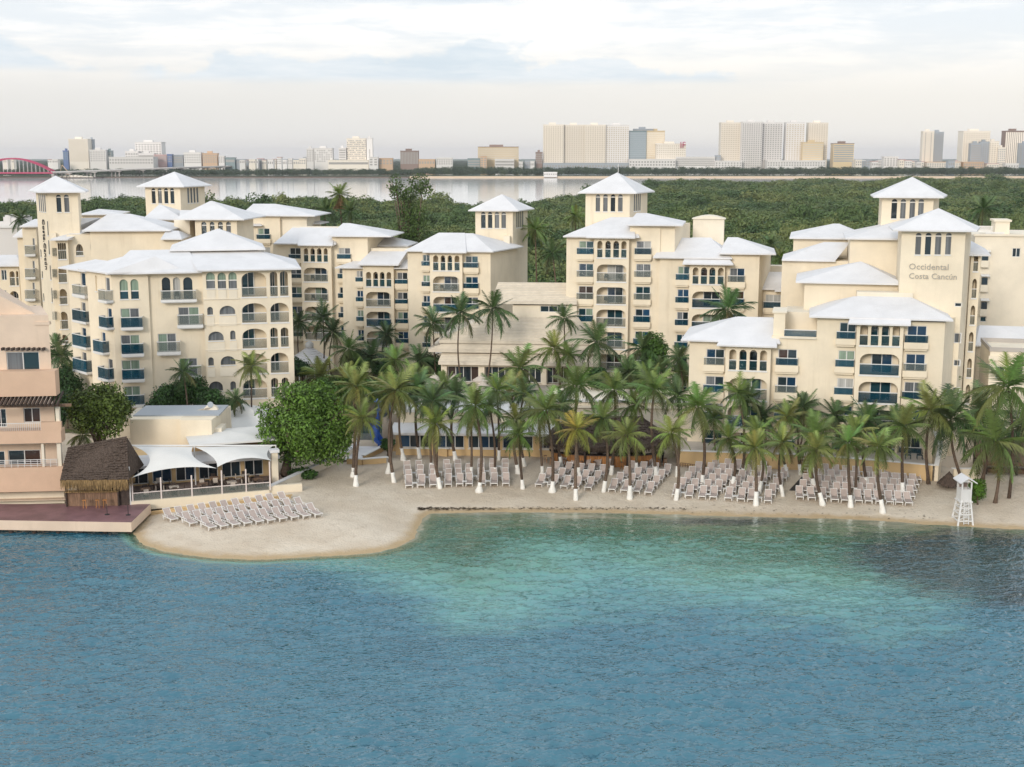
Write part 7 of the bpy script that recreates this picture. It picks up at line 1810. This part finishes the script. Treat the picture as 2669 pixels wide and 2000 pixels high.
# base and crown pixels, crown radius in pixels, leaf tint
BEACH = [((920, 1243), (929, 1000), 66, OLIVE), ((928, 1268), (944, 1085), 60, OLIVE), ((1010, 1235), (1003, 1022), 70, GREEN), ((1028, 1258), (1031, 1010), 82, OLIVE),
 ((1053, 1200), (1049, 1050), 55, DARK), ((1095, 1195), (1090, 1035), 60, DARK), ((1125, 1231), (1122, 1065), 58, GREEN), ((1136, 1255), (1128, 1040), 62, DARK),
 ((1148, 1273), (1135, 1098), 66, OLIVE), ((1189, 1201), (1190, 1050), 60, DARK), ((1228, 1244), (1228, 1120), 50, OLIVE), ((1248, 1282), (1239, 1052), 76, GREEN),
 ((1289, 1242), (1277, 1088), 50, DARK), ((1300, 1200), (1295, 1040), 58, GREEN), ((1352, 1235), (1345, 1118), 62, OLIVE), ((1363, 1275), (1353, 1128), 58, GREEN),
 ((1369, 1216), (1366, 1050), 55, DARK), ((1414, 1242), (1403, 1092), 58, GREEN), ((1439, 1283), (1424, 1062), 80, GREEN), ((1465, 1222), (1462, 1075), 58, DARK),
 ((1501, 1304), (1504, 1112), 66, YELLOW), ((1510, 1247), (1503, 1000), 78, GREEN), ((1572, 1283), (1572, 1085), 66, GREEN), ((1592, 1238), (1602, 1010), 72, GREEN),
 ((1641, 1301), (1634, 1128), 66, OLIVE), ((1658, 1230), (1655, 1078), 52, GREEN), ((1713, 1247), (1705, 1038), 68, GREEN), ((1761, 1304), (1750, 1122), 64, OLIVE),
 ((1764, 1243), (1767, 1025), 62, DARK), ((1828, 1265), (1820, 1052), 80, GREEN), ((1904, 1277), (1898, 1136), 64, GREEN), ((1933, 1247), (1924, 1048), 58, GREEN),
 ((1943, 1236), (1950, 1062), 54, DARK), ((1970, 1318), (1968, 1162), 66, OLIVE), ((1976, 1288), (1974, 1120), 52, GREEN), ((2042, 1294), (2040, 1148), 58, OLIVE),
 ((2054, 1243), (2052, 1108), 56, OLIVE), ((2087, 1238), (2092, 1085), 56, DARK), ((2125, 1277), (2125, 1125), 78, GREEN), ((2146, 1317), (2128, 1165), 68, OLIVE),
 ((2218, 1322), (2210, 1148), 68, GREEN), ((2228, 1297), (2230, 1118), 58, OLIVE), ((2261, 1268), (2259, 1090), 68, DARK), ((2302, 1337), (2290, 1158), 66, OLIVE), ((2353, 1291), (2355, 1105), 78, GREEN)]
order = sorted(range(len(BEACH)), key=lambda i: BEACH[i][0][0])
for rank, i in enumerate(order):
    (bx, by), (cx, cy), rp, tint = BEACH[i]
    if by < 1250 and cy > 1030: cy -= 28
    b = ground_at(bx, by); c = atY(cx, cy + rp * .12, b.y + pr_.uniform(-.5, .5))
    tl = 'yellowing coconut palm' if tint is YELLOW else 'coconut palm'
    palm(b, c, rp / F * b.y * 1.04, '%s with whitewashed trunk base on the beach, %s from the left' % (tl, ordw(rank)), 'palms along the beach', tint, seed=300 + i, trunk_r=.15 if rp < 60 else .18)
RIGHT = [((2421, 1262), (2427, 1062), 74, OLIVE, 'coconut palm on the terrace before the right building corner'), ((2593, 1311), (2596, 1142), 92, GREEN, 'coconut palm with bare trunk right of the lifeguard tower'),
         ((2629, 1299), (2628, 1000), 104, GREEN, 'tallest palm near the right edge, dark bare trunk'), ((2510, 1262), (2478, 1085), 92, DARK, 'dark drooping palm over the passage left of the pavilion'),
         ((2560, 1252), (2560, 1075), 84, DARK, 'dark palm behind the lifeguard tower'), ((2680, 1262), (2668, 1110), 90, DARK, 'palm cut off by the right edge of the picture')]
for i, ((bx, by), (cx, cy), rp, tint, lb) in enumerate(RIGHT):
    b = ground_at(bx, by); c = atY(cx, cy + rp * .12, b.y); palm(b, c, rp / F * b.y * 1.2, lb, None, tint, 22, False, .17, 700 + i)
# garden and courtyard palms: base depth, ground height, crown pixel, radius
COURT = [(161, ZPOD, (1470, 826), 42, DARK), (150, ZPOD, (1556, 885), 66, DARK), (156, ZPOD, (1445, 903), 52, OLIVE), (155, ZPOD, (1482, 922), 40, GREEN), (166, 1.1, (1128, 838), 48, DARK),
         (160, ZPOD, (1200, 812), 52, DARK), (160, ZPOD, (1284, 800), 56, DARK), (146, 1.1, (1897, 800), 70, DARK), (139, 1.1, (655, 950), 46, OLIVE), (176, 1.1, (1008, 868), 44, DARK),
         (180, 1.1, (842, 824), 46, DARK), (182, 1.1, (778, 838), 40, DARK), (178, 1.1, (868, 862), 40, DARK), (168, 1.1, (909, 905), 52, GREEN), (170, 1.1, (968, 925), 46, DARK), (166, 1.1, (1094, 935), 52, DARK),
         (165, 1.1, (1030, 935), 46, GREEN), (156, 1.1, (835, 975), 60, OLIVE), (150, 1.1, (905, 985), 55, OLIVE), (150, ZPOD, (1354, 955), 66, GREEN), (144, ZPOD, (1331, 1015), 60, OLIVE), (143, 1.2, (1160, 1005), 50, GREEN), (143, 1.2, (1085, 985), 50, GREEN),
         (152, 1.1, (1675, 905), 52, DARK), (150, 1.1, (1722, 962), 50, DARK), (148, 1.1, (1780, 975), 55, GREEN), (147, 1.1, (1640, 965), 48, DARK), (143, 1.2, (1690, 985), 56, GREEN), (146, 1.1, (1770, 930), 45, DARK),
         (133.5, 1.3, (1985, 1080), 52, DARK), (133, 1.3, (2095, 1068), 56, DARK), (132, 1.3, (2178, 1080), 54, DARK), (131, 1.3, (2262, 1078), 54, DARK), (131, 1.3, (2330, 1092), 52, DARK), (132, 1.3, (1860, 1085), 50, GREEN), (137, 1.2, (2445, 1010), 56, DARK),
         (160, 1.1, (148, 905), 44, DARK), (158, 1.1, (160, 925), 46, DARK), (155, 1.1, (180, 980), 50, DARK), (128, 1.2, (215, 1130), 46, OLIVE), (138, 1.2, (478, 965), 40, DARK), (137, 1.2, (615, 1040), 34, DARK)]
crt = sorted(range(len(COURT)), key=lambda i: COURT[i][2][0])
for rank, i in enumerate(crt):
    Y, z, (cx, cy), rp, tint = COURT[i]
    c = atY(cx, cy + rp * .12, Y); b = Vector((c.x + pr_.uniform(-.8, .8), Y, z))
    palm(b, c, rp / F * Y * 1.22, '%s garden palm with bare trunk among the buildings, %s from the left' % ('tall' if c.z - z > 9 else 'short', ordw(rank)), 'garden palms between the buildings', tint, 20, False, .12, 500 + i, name='garden_palm')
FARP = [(215, (885, 508), 34, OLIVE, 1, 'tall fan palm with brown skirt of dead leaves behind the left wing'), (216, (848, 548), 34, DARK, 0, 'dark fan palm cluster left of the skirted palm'), (214, (912, 552), 30, DARK, 0, 'dark palm right of the skirted palm'), (240, (2563, 545), 40, DARK, 0, 'dark palm rising from the mangrove behind the rear right block'),
        (212, (54, 572), 30, DARK, 0, 'dark palm behind the far left wing'), (196, (1395, 600), 40, GREEN, 0, 'palm in the gap between the two centre towers, higher one'), (192, (1440, 660), 42, DARK, 0, 'palm in the gap between the two centre towers, lower one'), (205, (1500, 565), 30, GREEN, 0, 'pale palm behind the tower left edge'), (214, (2010, 640), 34, DARK, 0, 'palm behind the gap right of the stair housing'), (213, (2035, 672), 30, GREEN, 0, 'small palm in the gap before the rear roofs')]
for i, (Y, (cx, cy), rp, tint, sk, lb) in enumerate(FARP):
    c = atY(cx, cy, Y); palm((c.x + .5, Y, 1.0), c, rp / F * Y * 1.2, lb, None, tint, 22, False, .16, 800 + i, skirt=bool(sk), name='palm_tree')

# ------------------------------------------------------------------ broad-leaved trees and shrubs
def tree(name, base, lobes, n, size, label, tint, cat='tree', trunk_r=.3, seed=1, group=None, limbs=6, twigs=0, droop=.1):
    g = empty(name, base); T(g, label, cat, group); r = random.Random(seed)
    o = add('crown', leaf_mesh('crown', lobes, n, size, MAT['leaf'], seed, .55, droop), g); o.color = (*tint, 1)
    c = Vector(lobes[0][:3]); b = MB()
    fork = Vector((c.x * .2, c.y * .2, max(.3, c.z * .35)))
    b.tube([(0, 0, -.3), tuple(fork * .6), tuple(fork)], [trunk_r * 1.3, trunk_r, trunk_r * .8], 8)
    for k in range(limbs):
        l = r.choice(lobes); e = Vector(l[:3]) + Vector((r.uniform(-.5, .5) * l[3], r.uniform(-.5, .5) * l[4], r.uniform(-.2, .5) * l[5]))
        mpt = fork.lerp(e, .5) + Vector((r.uniform(-.3, .3), r.uniform(-.3, .3), .2)); b.tube([tuple(fork), tuple(mpt), tuple(e)], [trunk_r * .6, trunk_r * .38, trunk_r * .12], 6)
    b.obj('trunk', MAT['bark'], g, smooth=True)
    if twigs:
        t = MB()
        for k in range(twigs):
            l = lobes[k % len(lobes)]; a = Vector(l[:3]); d = Vector((r.uniform(-1, 1), r.uniform(-1, -.2), r.uniform(-.2, 1))).normalized(); e = a + Vector((d.x * l[3], d.y * l[4], d.z * l[5])) * 1.05
            t.tube([tuple(a), tuple(e)], [.06, .02], 4)
        t.obj('bare_twigs', MAT['bark'], g)
    return g
def blobs(c, rx, ry, rz, n, seed, k=.5, far=.62):
    r = random.Random(seed); out = [(c[0], c[1], c[2], rx * .72, ry * .72, rz * .72)]
    for i in range(n):
        d = Vector((r.gauss(0, 1), r.gauss(0, 1), r.gauss(0, .9))).normalized(); q = r.uniform(.45, far)
        s = r.uniform(.34, .52) * k * 2
        out.append((c[0] + d.x * rx * q, c[1] + d.y * ry * q, c[2] + d.z * rz * q, rx * s, ry * s, rz * s))
    return out
b = ground_at(742, 1240); cz = atY(795, 1095, 127).z - b.z; dx = atY(795, 1095, 127).x - b.x
tree('round_tree', b, blobs((dx, .5, cz), 4.9, 4.4, 4.2, 34, 2, .38, .86) + [(dx + 2.6, 0, cz - 3.0, 1.9, 1.8, 1.6), (dx - .6, -.6, cz - 3.1, 1.9, 1.7, 1.4), (dx + 3.6, .4, cz - 1.4, 1.5, 1.6, 1.8), (dx - 3.6, 0, cz + .8, 1.3, 1.4, 1.2)], 24000, .18, 'large round bright green tree beside the white sail canopies', (1.7, 1.65, .95), trunk_r=.45, seed=41, limbs=12, twigs=14)
b = Vector((atY(262, 1150, 124).x, 124, 1.2)); cz = atY(258, 1070, 124).z - 1.2
tree('olive_tree', b, blobs((0, 0, cz), 3.3, 3.0, 3.2, 18, 8), 13000, .17, 'bushy olive green tree between the peach building and the corner building', (1.75, 1.35, .85), seed=42, limbs=9, trunk_r=.3)
sh = [(440, 1035, 141, 2.6, 2.0, 'round dark shrub below the middle balconies of the corner building', (.8, 1, .9)), (500, 1020, 141, 2.4, 2.2, 'dark shrub right of the round shrub by the corner building', (.7, .95, .8)), (545, 1050, 140, 2.0, 1.6, 'low shrub before the arched verandas', (.75, .95, 1)),
      (600, 1062, 139.5, 1.7, 1.2, 'low dark hedge shrub left of the single garden palm', (.6, .8, .9)), (405, 1060, 141, 1.6, 1.4, 'small shrub at the foot of the corner building', (.7, .9, .8)), (1010, 1157, 135, .9, .75, 'small bush at the corner of the pool restaurant', (.9, 1.1, .9)),
      (170, 1010, 150, 2.2, 3.2, 'tall dark shrub in the gap beside the peach building', (.5, .65, .7)), (150, 1065, 140, 1.6, 2.6, 'dark shrub behind the pergola of the peach building', (.5, .65, .7)), (790, 1235, 126, 1.6, .8, 'low hedge under the large round tree', (.8, 1, .7)),
      (1560, 985, 146, 1.8, 1.4, 'dark shrub below the tall centre building', (.5, .7, .6)), (1648, 985, 149, 2.4, 2.0, 'dense dark shrub beside the bay of the tall centre building', (.45, .65, .55)), (1705, 930, 152, 2.2, 2.8, 'tall leafy plant against the centre building', (1.0, 1.1, .7)),
      (930, 940, 172, 2.6, 1.8, 'shrub behind the gazebo', (.6, .85, .7)), (1000, 960, 170, 2.4, 1.6, 'shrub below the mid left hotel wing', (.55, .8, .7)), (1120, 960, 168, 2.6, 2.2, 'shrub mass left of the lobby', (.5, .75, .65)), (780, 960, 170, 2.2, 1.6, 'shrub left of the gazebo', (.55, .8, .7)), (880, 1010, 150, 3.0, 1.6, 'broad shrub behind the large round tree', (.9, 1.1, .7)), (960, 1020, 148, 2.6, 1.5, 'shrub by the pool behind the leftmost beach palms', (.75, 1, .7))]
for i, (x, y, Y, rx, rz, lb, tint) in enumerate(sh):
    c = atY(x, y, Y); z0 = 1.15 if c.z - rz < 1.8 else max(1.1, c.z - rz * 1.25)
    z0 = 1.1; b = Vector((c.x, Y, z0)); tree('garden_shrub', b, blobs((0, 0, max(.6 * rz, c.z - z0)), rx, rx * .8, rz, 9, 60 + i), int(900 * rx * rz) + 500, .15, lb, tint, 'shrub', .09, 90 + i, 'garden shrubs', 4)
b = ground_at(2548, 1316); tree('beach_bush', b, blobs((0, .4, 1.25), 1.0, .8, 1.25, 9, 77), 2600, .12, 'bright green bush on the sand right of the lifeguard tower', (1.5, 1.6, .8), 'shrub', .08, 78)
# feathery casuarina behind the buildings
Y = 207; c = atY(1065, 500, Y); base = Vector((atY(1075, 700, Y).x, Y, 1.0))
r = random.Random(4); lob = []
for (x, y, rx, rz) in ((1030, 480, 1.3, 1.6), (1045, 500, 1.5, 1.4), (1092, 478, 1.7, 1.6), (1110, 492, 1.2, 1.2), (1078, 500, 1.6, 1.1), (1062, 508, 1.4, 1.0), (1025, 500, .8, 1.2), (1060, 545, 1.4, 1.8), (1085, 560, 2.0, 2.4), (1062, 590, 2.2, 2.6), (1088, 610, 2.2, 3.0), (1070, 650, 2.4, 3.4), (1090, 680, 2.2, 3.0), (1050, 690, 2.0, 2.6)):
    p = atY(x, y, Y); lob.append((p.x - base.x, r.uniform(-.8, .8), p.z - 1.0, rx, rx, rz))
tree('casuarina_tree', base, lob, 6500, .20, 'tall feathery casuarina rising behind the left wing roofs', (1.15, 1.0, 1.05), trunk_r=.42, seed=44, limbs=16, droop=.5)

# ------------------------------------------------------------------ loungers and side tables
def lounger_meshes():
    w = .66; sl, rw = MAT['sling'], MAT['resin_white']
    seat = MB().box(-w / 2 + .03, w / 2 - .03, -1.0, .28, .335, .36).mesh('seat_sling', sl)
    a = rad(46); c, s = math.cos(a), math.sin(a); back = MB(); L_ = .80
    back.poly([(-w / 2 + .03, .28, .35), (w / 2 - .03, .28, .35), (w / 2 - .05, .28 + L_ * c, .35 + L_ * s), (-w / 2 + .05, .28 + L_ * c, .35 + L_ * s)])
    back.poly([(w / 2 - .03, .30, .33), (-w / 2 + .03, .30, .33), (-w / 2 + .05, .30 + L_ * c, .33 + L_ * s), (w / 2 - .05, .30 + L_ * c, .33 + L_ * s)])
    fr = MB()
    for x in (-w / 2, w / 2): fr.bar((x, -1.05, .35), (x, .85, .33), .045, .06).bar((x, .26, .37), (x * .94, .28 + (L_ + .06) * c, .36 + (L_ + .06) * s), .04, .045)
    fr.bar((-w / 2, -1.05, .35), (w / 2, -1.05, .35), .06, .075).bar((-w / 2 * .94, .28 + (L_ + .03) * c, .36 + (L_ + .03) * s), (w / 2 * .94, .28 + (L_ + .03) * c, .36 + (L_ + .03) * s), .05, .05)
    for x in (-w / 2, w / 2): fr.bar((x, -.25, .36), (x, -.15, .54), .03).bar((x, -.22, .54), (x, .30, .54), .05, .03).bar((x, .28, .54), (x, .22, .36), .03)
    return seat, back.mesh('back_sling', sl), fr.mesh('frame', rw), MB().bar((0, -.07, .33), (0, .04, 0), .07, .07).bar((0, .16, .33), (0, .04, .02), .05, .05).mesh('leg', rw)
LM = lounger_meshes()
def lounger(p, rz, label, group):
    g = empty('sun_lounger', p, rz); T(g, label, 'sun lounger', group)
    add('seat_sling', LM[0], g); add('back_sling', LM[1], g); add('frame', LM[2], g)
    for x in (-.33, .33):
        add('leg', LM[3], g, (x, -.82, 0)); add('leg', LM[3], g, (x, .62, 0))
    return g
tb_top = MB().box(-.24, .24, -.24, .24, .40, .44).mesh('table_top', MAT['resin_white']); tb_leg = MB().box(-.03, .03, -.03, .03, 0, .40).mesh('leg', MAT['resin_white'])
def side_table(p, rz, label):
    g = empty('side_table', p, rz); T(g, label, 'side table', 'white tables between the loungers'); add('table_top', tb_top, g)
    for x in (-.2, .2):
        for y in (-.2, .2): add('leg', tb_leg, g, (x, y, 0))
def seat_block(where, z, front, rows, dx, dy, rz, skip=(), shrink=.985, tables=True):
    """front row of feet pixels; further rows stepped back up the beach"""
    cnt = 0
    for k in range(rows):
        row = []
        for j, (x, y) in enumerate(front):
            if (k, j) in skip: continue
            cx0 = sum(q[0] for q in front) / len(front)
            xx = cx0 + (x - cx0) * shrink ** k + dx * k; yy = y + sum(dy * .93 ** i for i in range(k))
            row.append((xx, yy))
        for j, (x, y) in enumerate(row):
            p = ground_at(*z(x, y)); a = rz + pr_.uniform(-.05, .05)
            off = Vector((-math.sin(a), math.cos(a), 0)) * 1.0
            q = p + off; q.z = sand_s(q.x, q.y)
            lounger(q, a, 'beige lounger %s, row %s from water, %s from left' % (where, ORD[k], ORD[j]), 'beige sun loungers ' + where)
            if tables and j + 1 < len(row) and j % 2 == (k % 2):
                p2 = ground_at(*z(*row[j + 1]));
                if (p2 - p).length < 1.75:
                    t = (p + p2) / 2 + off * .75; t.z = sand_s(t.x, t.y); side_table(t, a, 'white side table %s, %s row, right of %s lounger' % (where, ORD[k], ORD[j])); cnt += 1
seat_block('before the pool restaurant', I, [(955, 998), (1095, 994), (1235, 990), (1408, 984), (1540, 980), (1648, 978), (1795, 976), (1935, 975), (2072, 974)], 4, -6, -62, rad(2), shrink=1.005, skip=((3, 2), (3, 5)))
seat_block('before the thatched bar', L, [(455, 985), (600, 990), (745, 1005), (880, 1012), (1025, 1022), (1300, 1045), (1440, 1055), (1580, 1066), (1720, 1080)], 5, 72, -78, rad(-17), skip=((4, 8), (4, 7)))
seat_block('left of the dark mat', O, [(45, 975), (200, 988), (350, 998), (480, 1003), (650, 1015), (800, 1027), (915, 1032), (1110, 1048)], 7, 52, -76, rad(-14), skip=((5, 7), (6, 7), (6, 6), (5, 6)))
seat_block('by the lifeguard tower', O, [(1480, 1003), (1622, 1012), (1745, 1022), (1885, 1033), (2000, 1040), (2160, 1046), (2275, 1050), (2400, 1055), (2520, 1060), (2625, 1065), (2740, 1072)], 6, 34, -78, rad(-8), skip=((5, 0), (4, 0), (5, 10)))
for rw_, (x0, y0, x1, y1, n, nm) in enumerate(((945, 975, 1965, 850, 10, 'nearest the water'), (760, 930, 1840, 790, 11, 'middle'), (575, 888, 1680, 735, 11, 'farthest from the water'))):
    for k in range(n):
        t = k / (n - 1); p = ground_at(*FZ(x0 + (x1 - x0) * t, y0 + (y1 - y0) * t)); a = rad(38) + pr_.uniform(-.04, .04)
        q = p + Vector((-math.sin(a), math.cos(a), 0)) * 1.0; q.z = sand_s(q.x, q.y)
        lounger(q, a, 'pale lounger on the sand spit, row %s, %s from the left' % (nm, ORD[k]), 'pale sun loungers on the sand spit')
# washed-up seaweed along the bay
m = MB(); r = random.Random(9)
for k in range(620):
    t = r.random(); x = 1090 + 720 * t ** 1.3 if r.random() < .75 else r.uniform(1090, 2450); y = 1332 - (x - 1100) * .001 + (x > 1750) * (x - 1750) * .028 + r.gauss(0, 2.0 if x < 1800 else 6)
    p = ground_at(x, y - 4); s = r.uniform(.04, .2) * (1.1 if x < 1300 else .75); a = r.uniform(-.5, .5)
    q = [Vector((s * c_, s * .45 * s_, 0)) for c_, s_ in ((1, 0), (.3, 1), (-1, .2), (-.2, -.9))]
    m.poly([p + Vector((v.x * math.cos(a) - v.y * math.sin(a), v.x * math.sin(a) + v.y * math.cos(a), r.uniform(.07, .12))) for v in q])
T(m.obj('seaweed', MAT['seaweed']), 'dark line of washed-up seaweed along the bay', 'seaweed', kind='stuff')

# ------------------------------------------------------------------ people
def person(px, py, hpx, label, top, bottom, turn, arm=0.0):
    b = ground_at(px, py); h = hpx / F * b.y; s = h / 1.75
    g = empty('person', b, turn); T(g, label, 'person')
    J_ = {'pel': (0, 0, .95), 'che': (0, .01, 1.28), 'nek': (0, .01, 1.48), 'hed': (0, -.01, 1.62), 'crn': (0, 0, 1.73), 'kl': (-.10, -.02, .50), 'fl': (-.11, .02, .08), 'tl': (-.11, -.14, .03), 'kr': (.10, -.03, .50), 'fr': (.12, .03, .08), 'tr': (.12, -.13, .03),
          'hl': (-.09, 0, .90), 'hr': (.09, 0, .90), 'sl': (-.19, .01, 1.42), 'sr': (.19, .01, 1.42), 'el': (-.26, .03, 1.15), 'er': (.26, .03, 1.15), 'wl': (-.24, -.12, .95), 'wr': (.22, -.18, 1.0 + arm), 'gl': (-.24, -.17, .86), 'gr': (.21, -.26, 1.0 + arm * 1.2)}
    Rr = {'pel': .155, 'che': .16, 'nek': .062, 'hed': .098, 'crn': .075, 'hl': .105, 'hr': .105, 'kl': .07, 'kr': .07, 'fl': .048, 'fr': .048, 'tl': .04, 'tr': .04, 'sl': .072, 'sr': .072, 'el': .05, 'er': .05, 'wl': .036, 'wr': .036, 'gl': .045, 'gr': .045}
    E_ = [('pel', 'che'), ('che', 'nek'), ('nek', 'hed'), ('hed', 'crn'), ('pel', 'hl'), ('hl', 'kl'), ('kl', 'fl'), ('fl', 'tl'), ('pel', 'hr'), ('hr', 'kr'), ('kr', 'fr'), ('fr', 'tr'), ('che', 'sl'), ('sl', 'el'), ('el', 'wl'), ('wl', 'gl'), ('che', 'sr'), ('sr', 'er'), ('er', 'wr'), ('wr', 'gr')]
    names = list(J_); me = bpy.data.meshes.new('body'); me.from_pydata([Vector(J_[n]) * s for n in names], [(names.index(a), names.index(b_)) for a, b_ in E_], [])
    o = bpy.data.objects.new('body', me); COL.objects.link(o)
    md = o.modifiers.new('skin', 'SKIN'); me.skin_vertices[0].data[0].use_root = True
    for i, n in enumerate(names): me.skin_vertices[0].data[i].radius = (Rr[n] * s * (1.15 if n in ('pel', 'che') else 1), Rr[n] * s * .9)
    o.modifiers.new('sub', 'SUBSURF').levels = 1; o.modifiers['sub'].render_levels = 1
    dg = bpy.context.evaluated_depsgraph_get(); m2 = bpy.data.meshes.new_from_object(o.evaluated_get(dg)); bpy.data.objects.remove(o); m2.name = 'body'
    m2.materials.clear()
    for mt in (MAT['skin'], MAT[top], MAT[bottom], MAT['hair']): m2.materials.append(mt)
    for p in m2.polygons:
        z = p.center.z / s; x = abs(p.center.x) / s
        p.material_index = 3 if z > 1.64 or (z < .1) else 0 if z > 1.47 or (x > .17 and z < 1.12 and z > .7) else 1 if z > .97 else 2; p.use_smooth = True
    add('body', m2, g)
    hr = MB().tube([(0, .01 * s, 1.62 * s), (0, .015 * s, 1.70 * s), (0, .0, 1.76 * s)], [.105 * s, .10 * s, .04 * s], 9); add('hair', hr.mesh('hair', MAT['hair'], smooth=True), g)
person(*I(822, 588), 42, 'person in white shirt and dark trousers standing by the restaurant wall', 'cloth_white', 'cloth_black', rad(60), .1)
person(*I(935, 585), 43, 'person in dark clothes standing beside the restaurant windows', 'cloth_black', 'cloth_black', rad(-100), .0)
person(*L(1888, 690), 38, 'person in dark clothes at the right end of the thatched bar', 'cloth_black', 'cloth_black', rad(-60), .1)

# ------------------------------------------------------------------ morning haze over the lagoon
hz = MB().box(-9300, 9300, -320, 16300, -5, 125).obj('haze', None); hz.data.materials.clear()
hm = bpy.data.materials.new('haze'); hm.use_nodes = True; ht = NT(hm.node_tree); ht.n.clear()
pv = ht.new('ShaderNodeVolumePrincipled'); pv.inputs['Color'].default_value = (0.93, 0.95, 1.0, 1); pv.inputs['Density'].default_value = 0.00005; pv.inputs['Anisotropy'].default_value = 0.0
ho = ht.new('ShaderNodeOutputMaterial'); ht.l.new(pv.outputs[0], ho.inputs['Volume']); hz.data.materials.append(hm)
T(hz, 'thin pale morning haze over the lagoon and town', 'haze', kind='stuff')
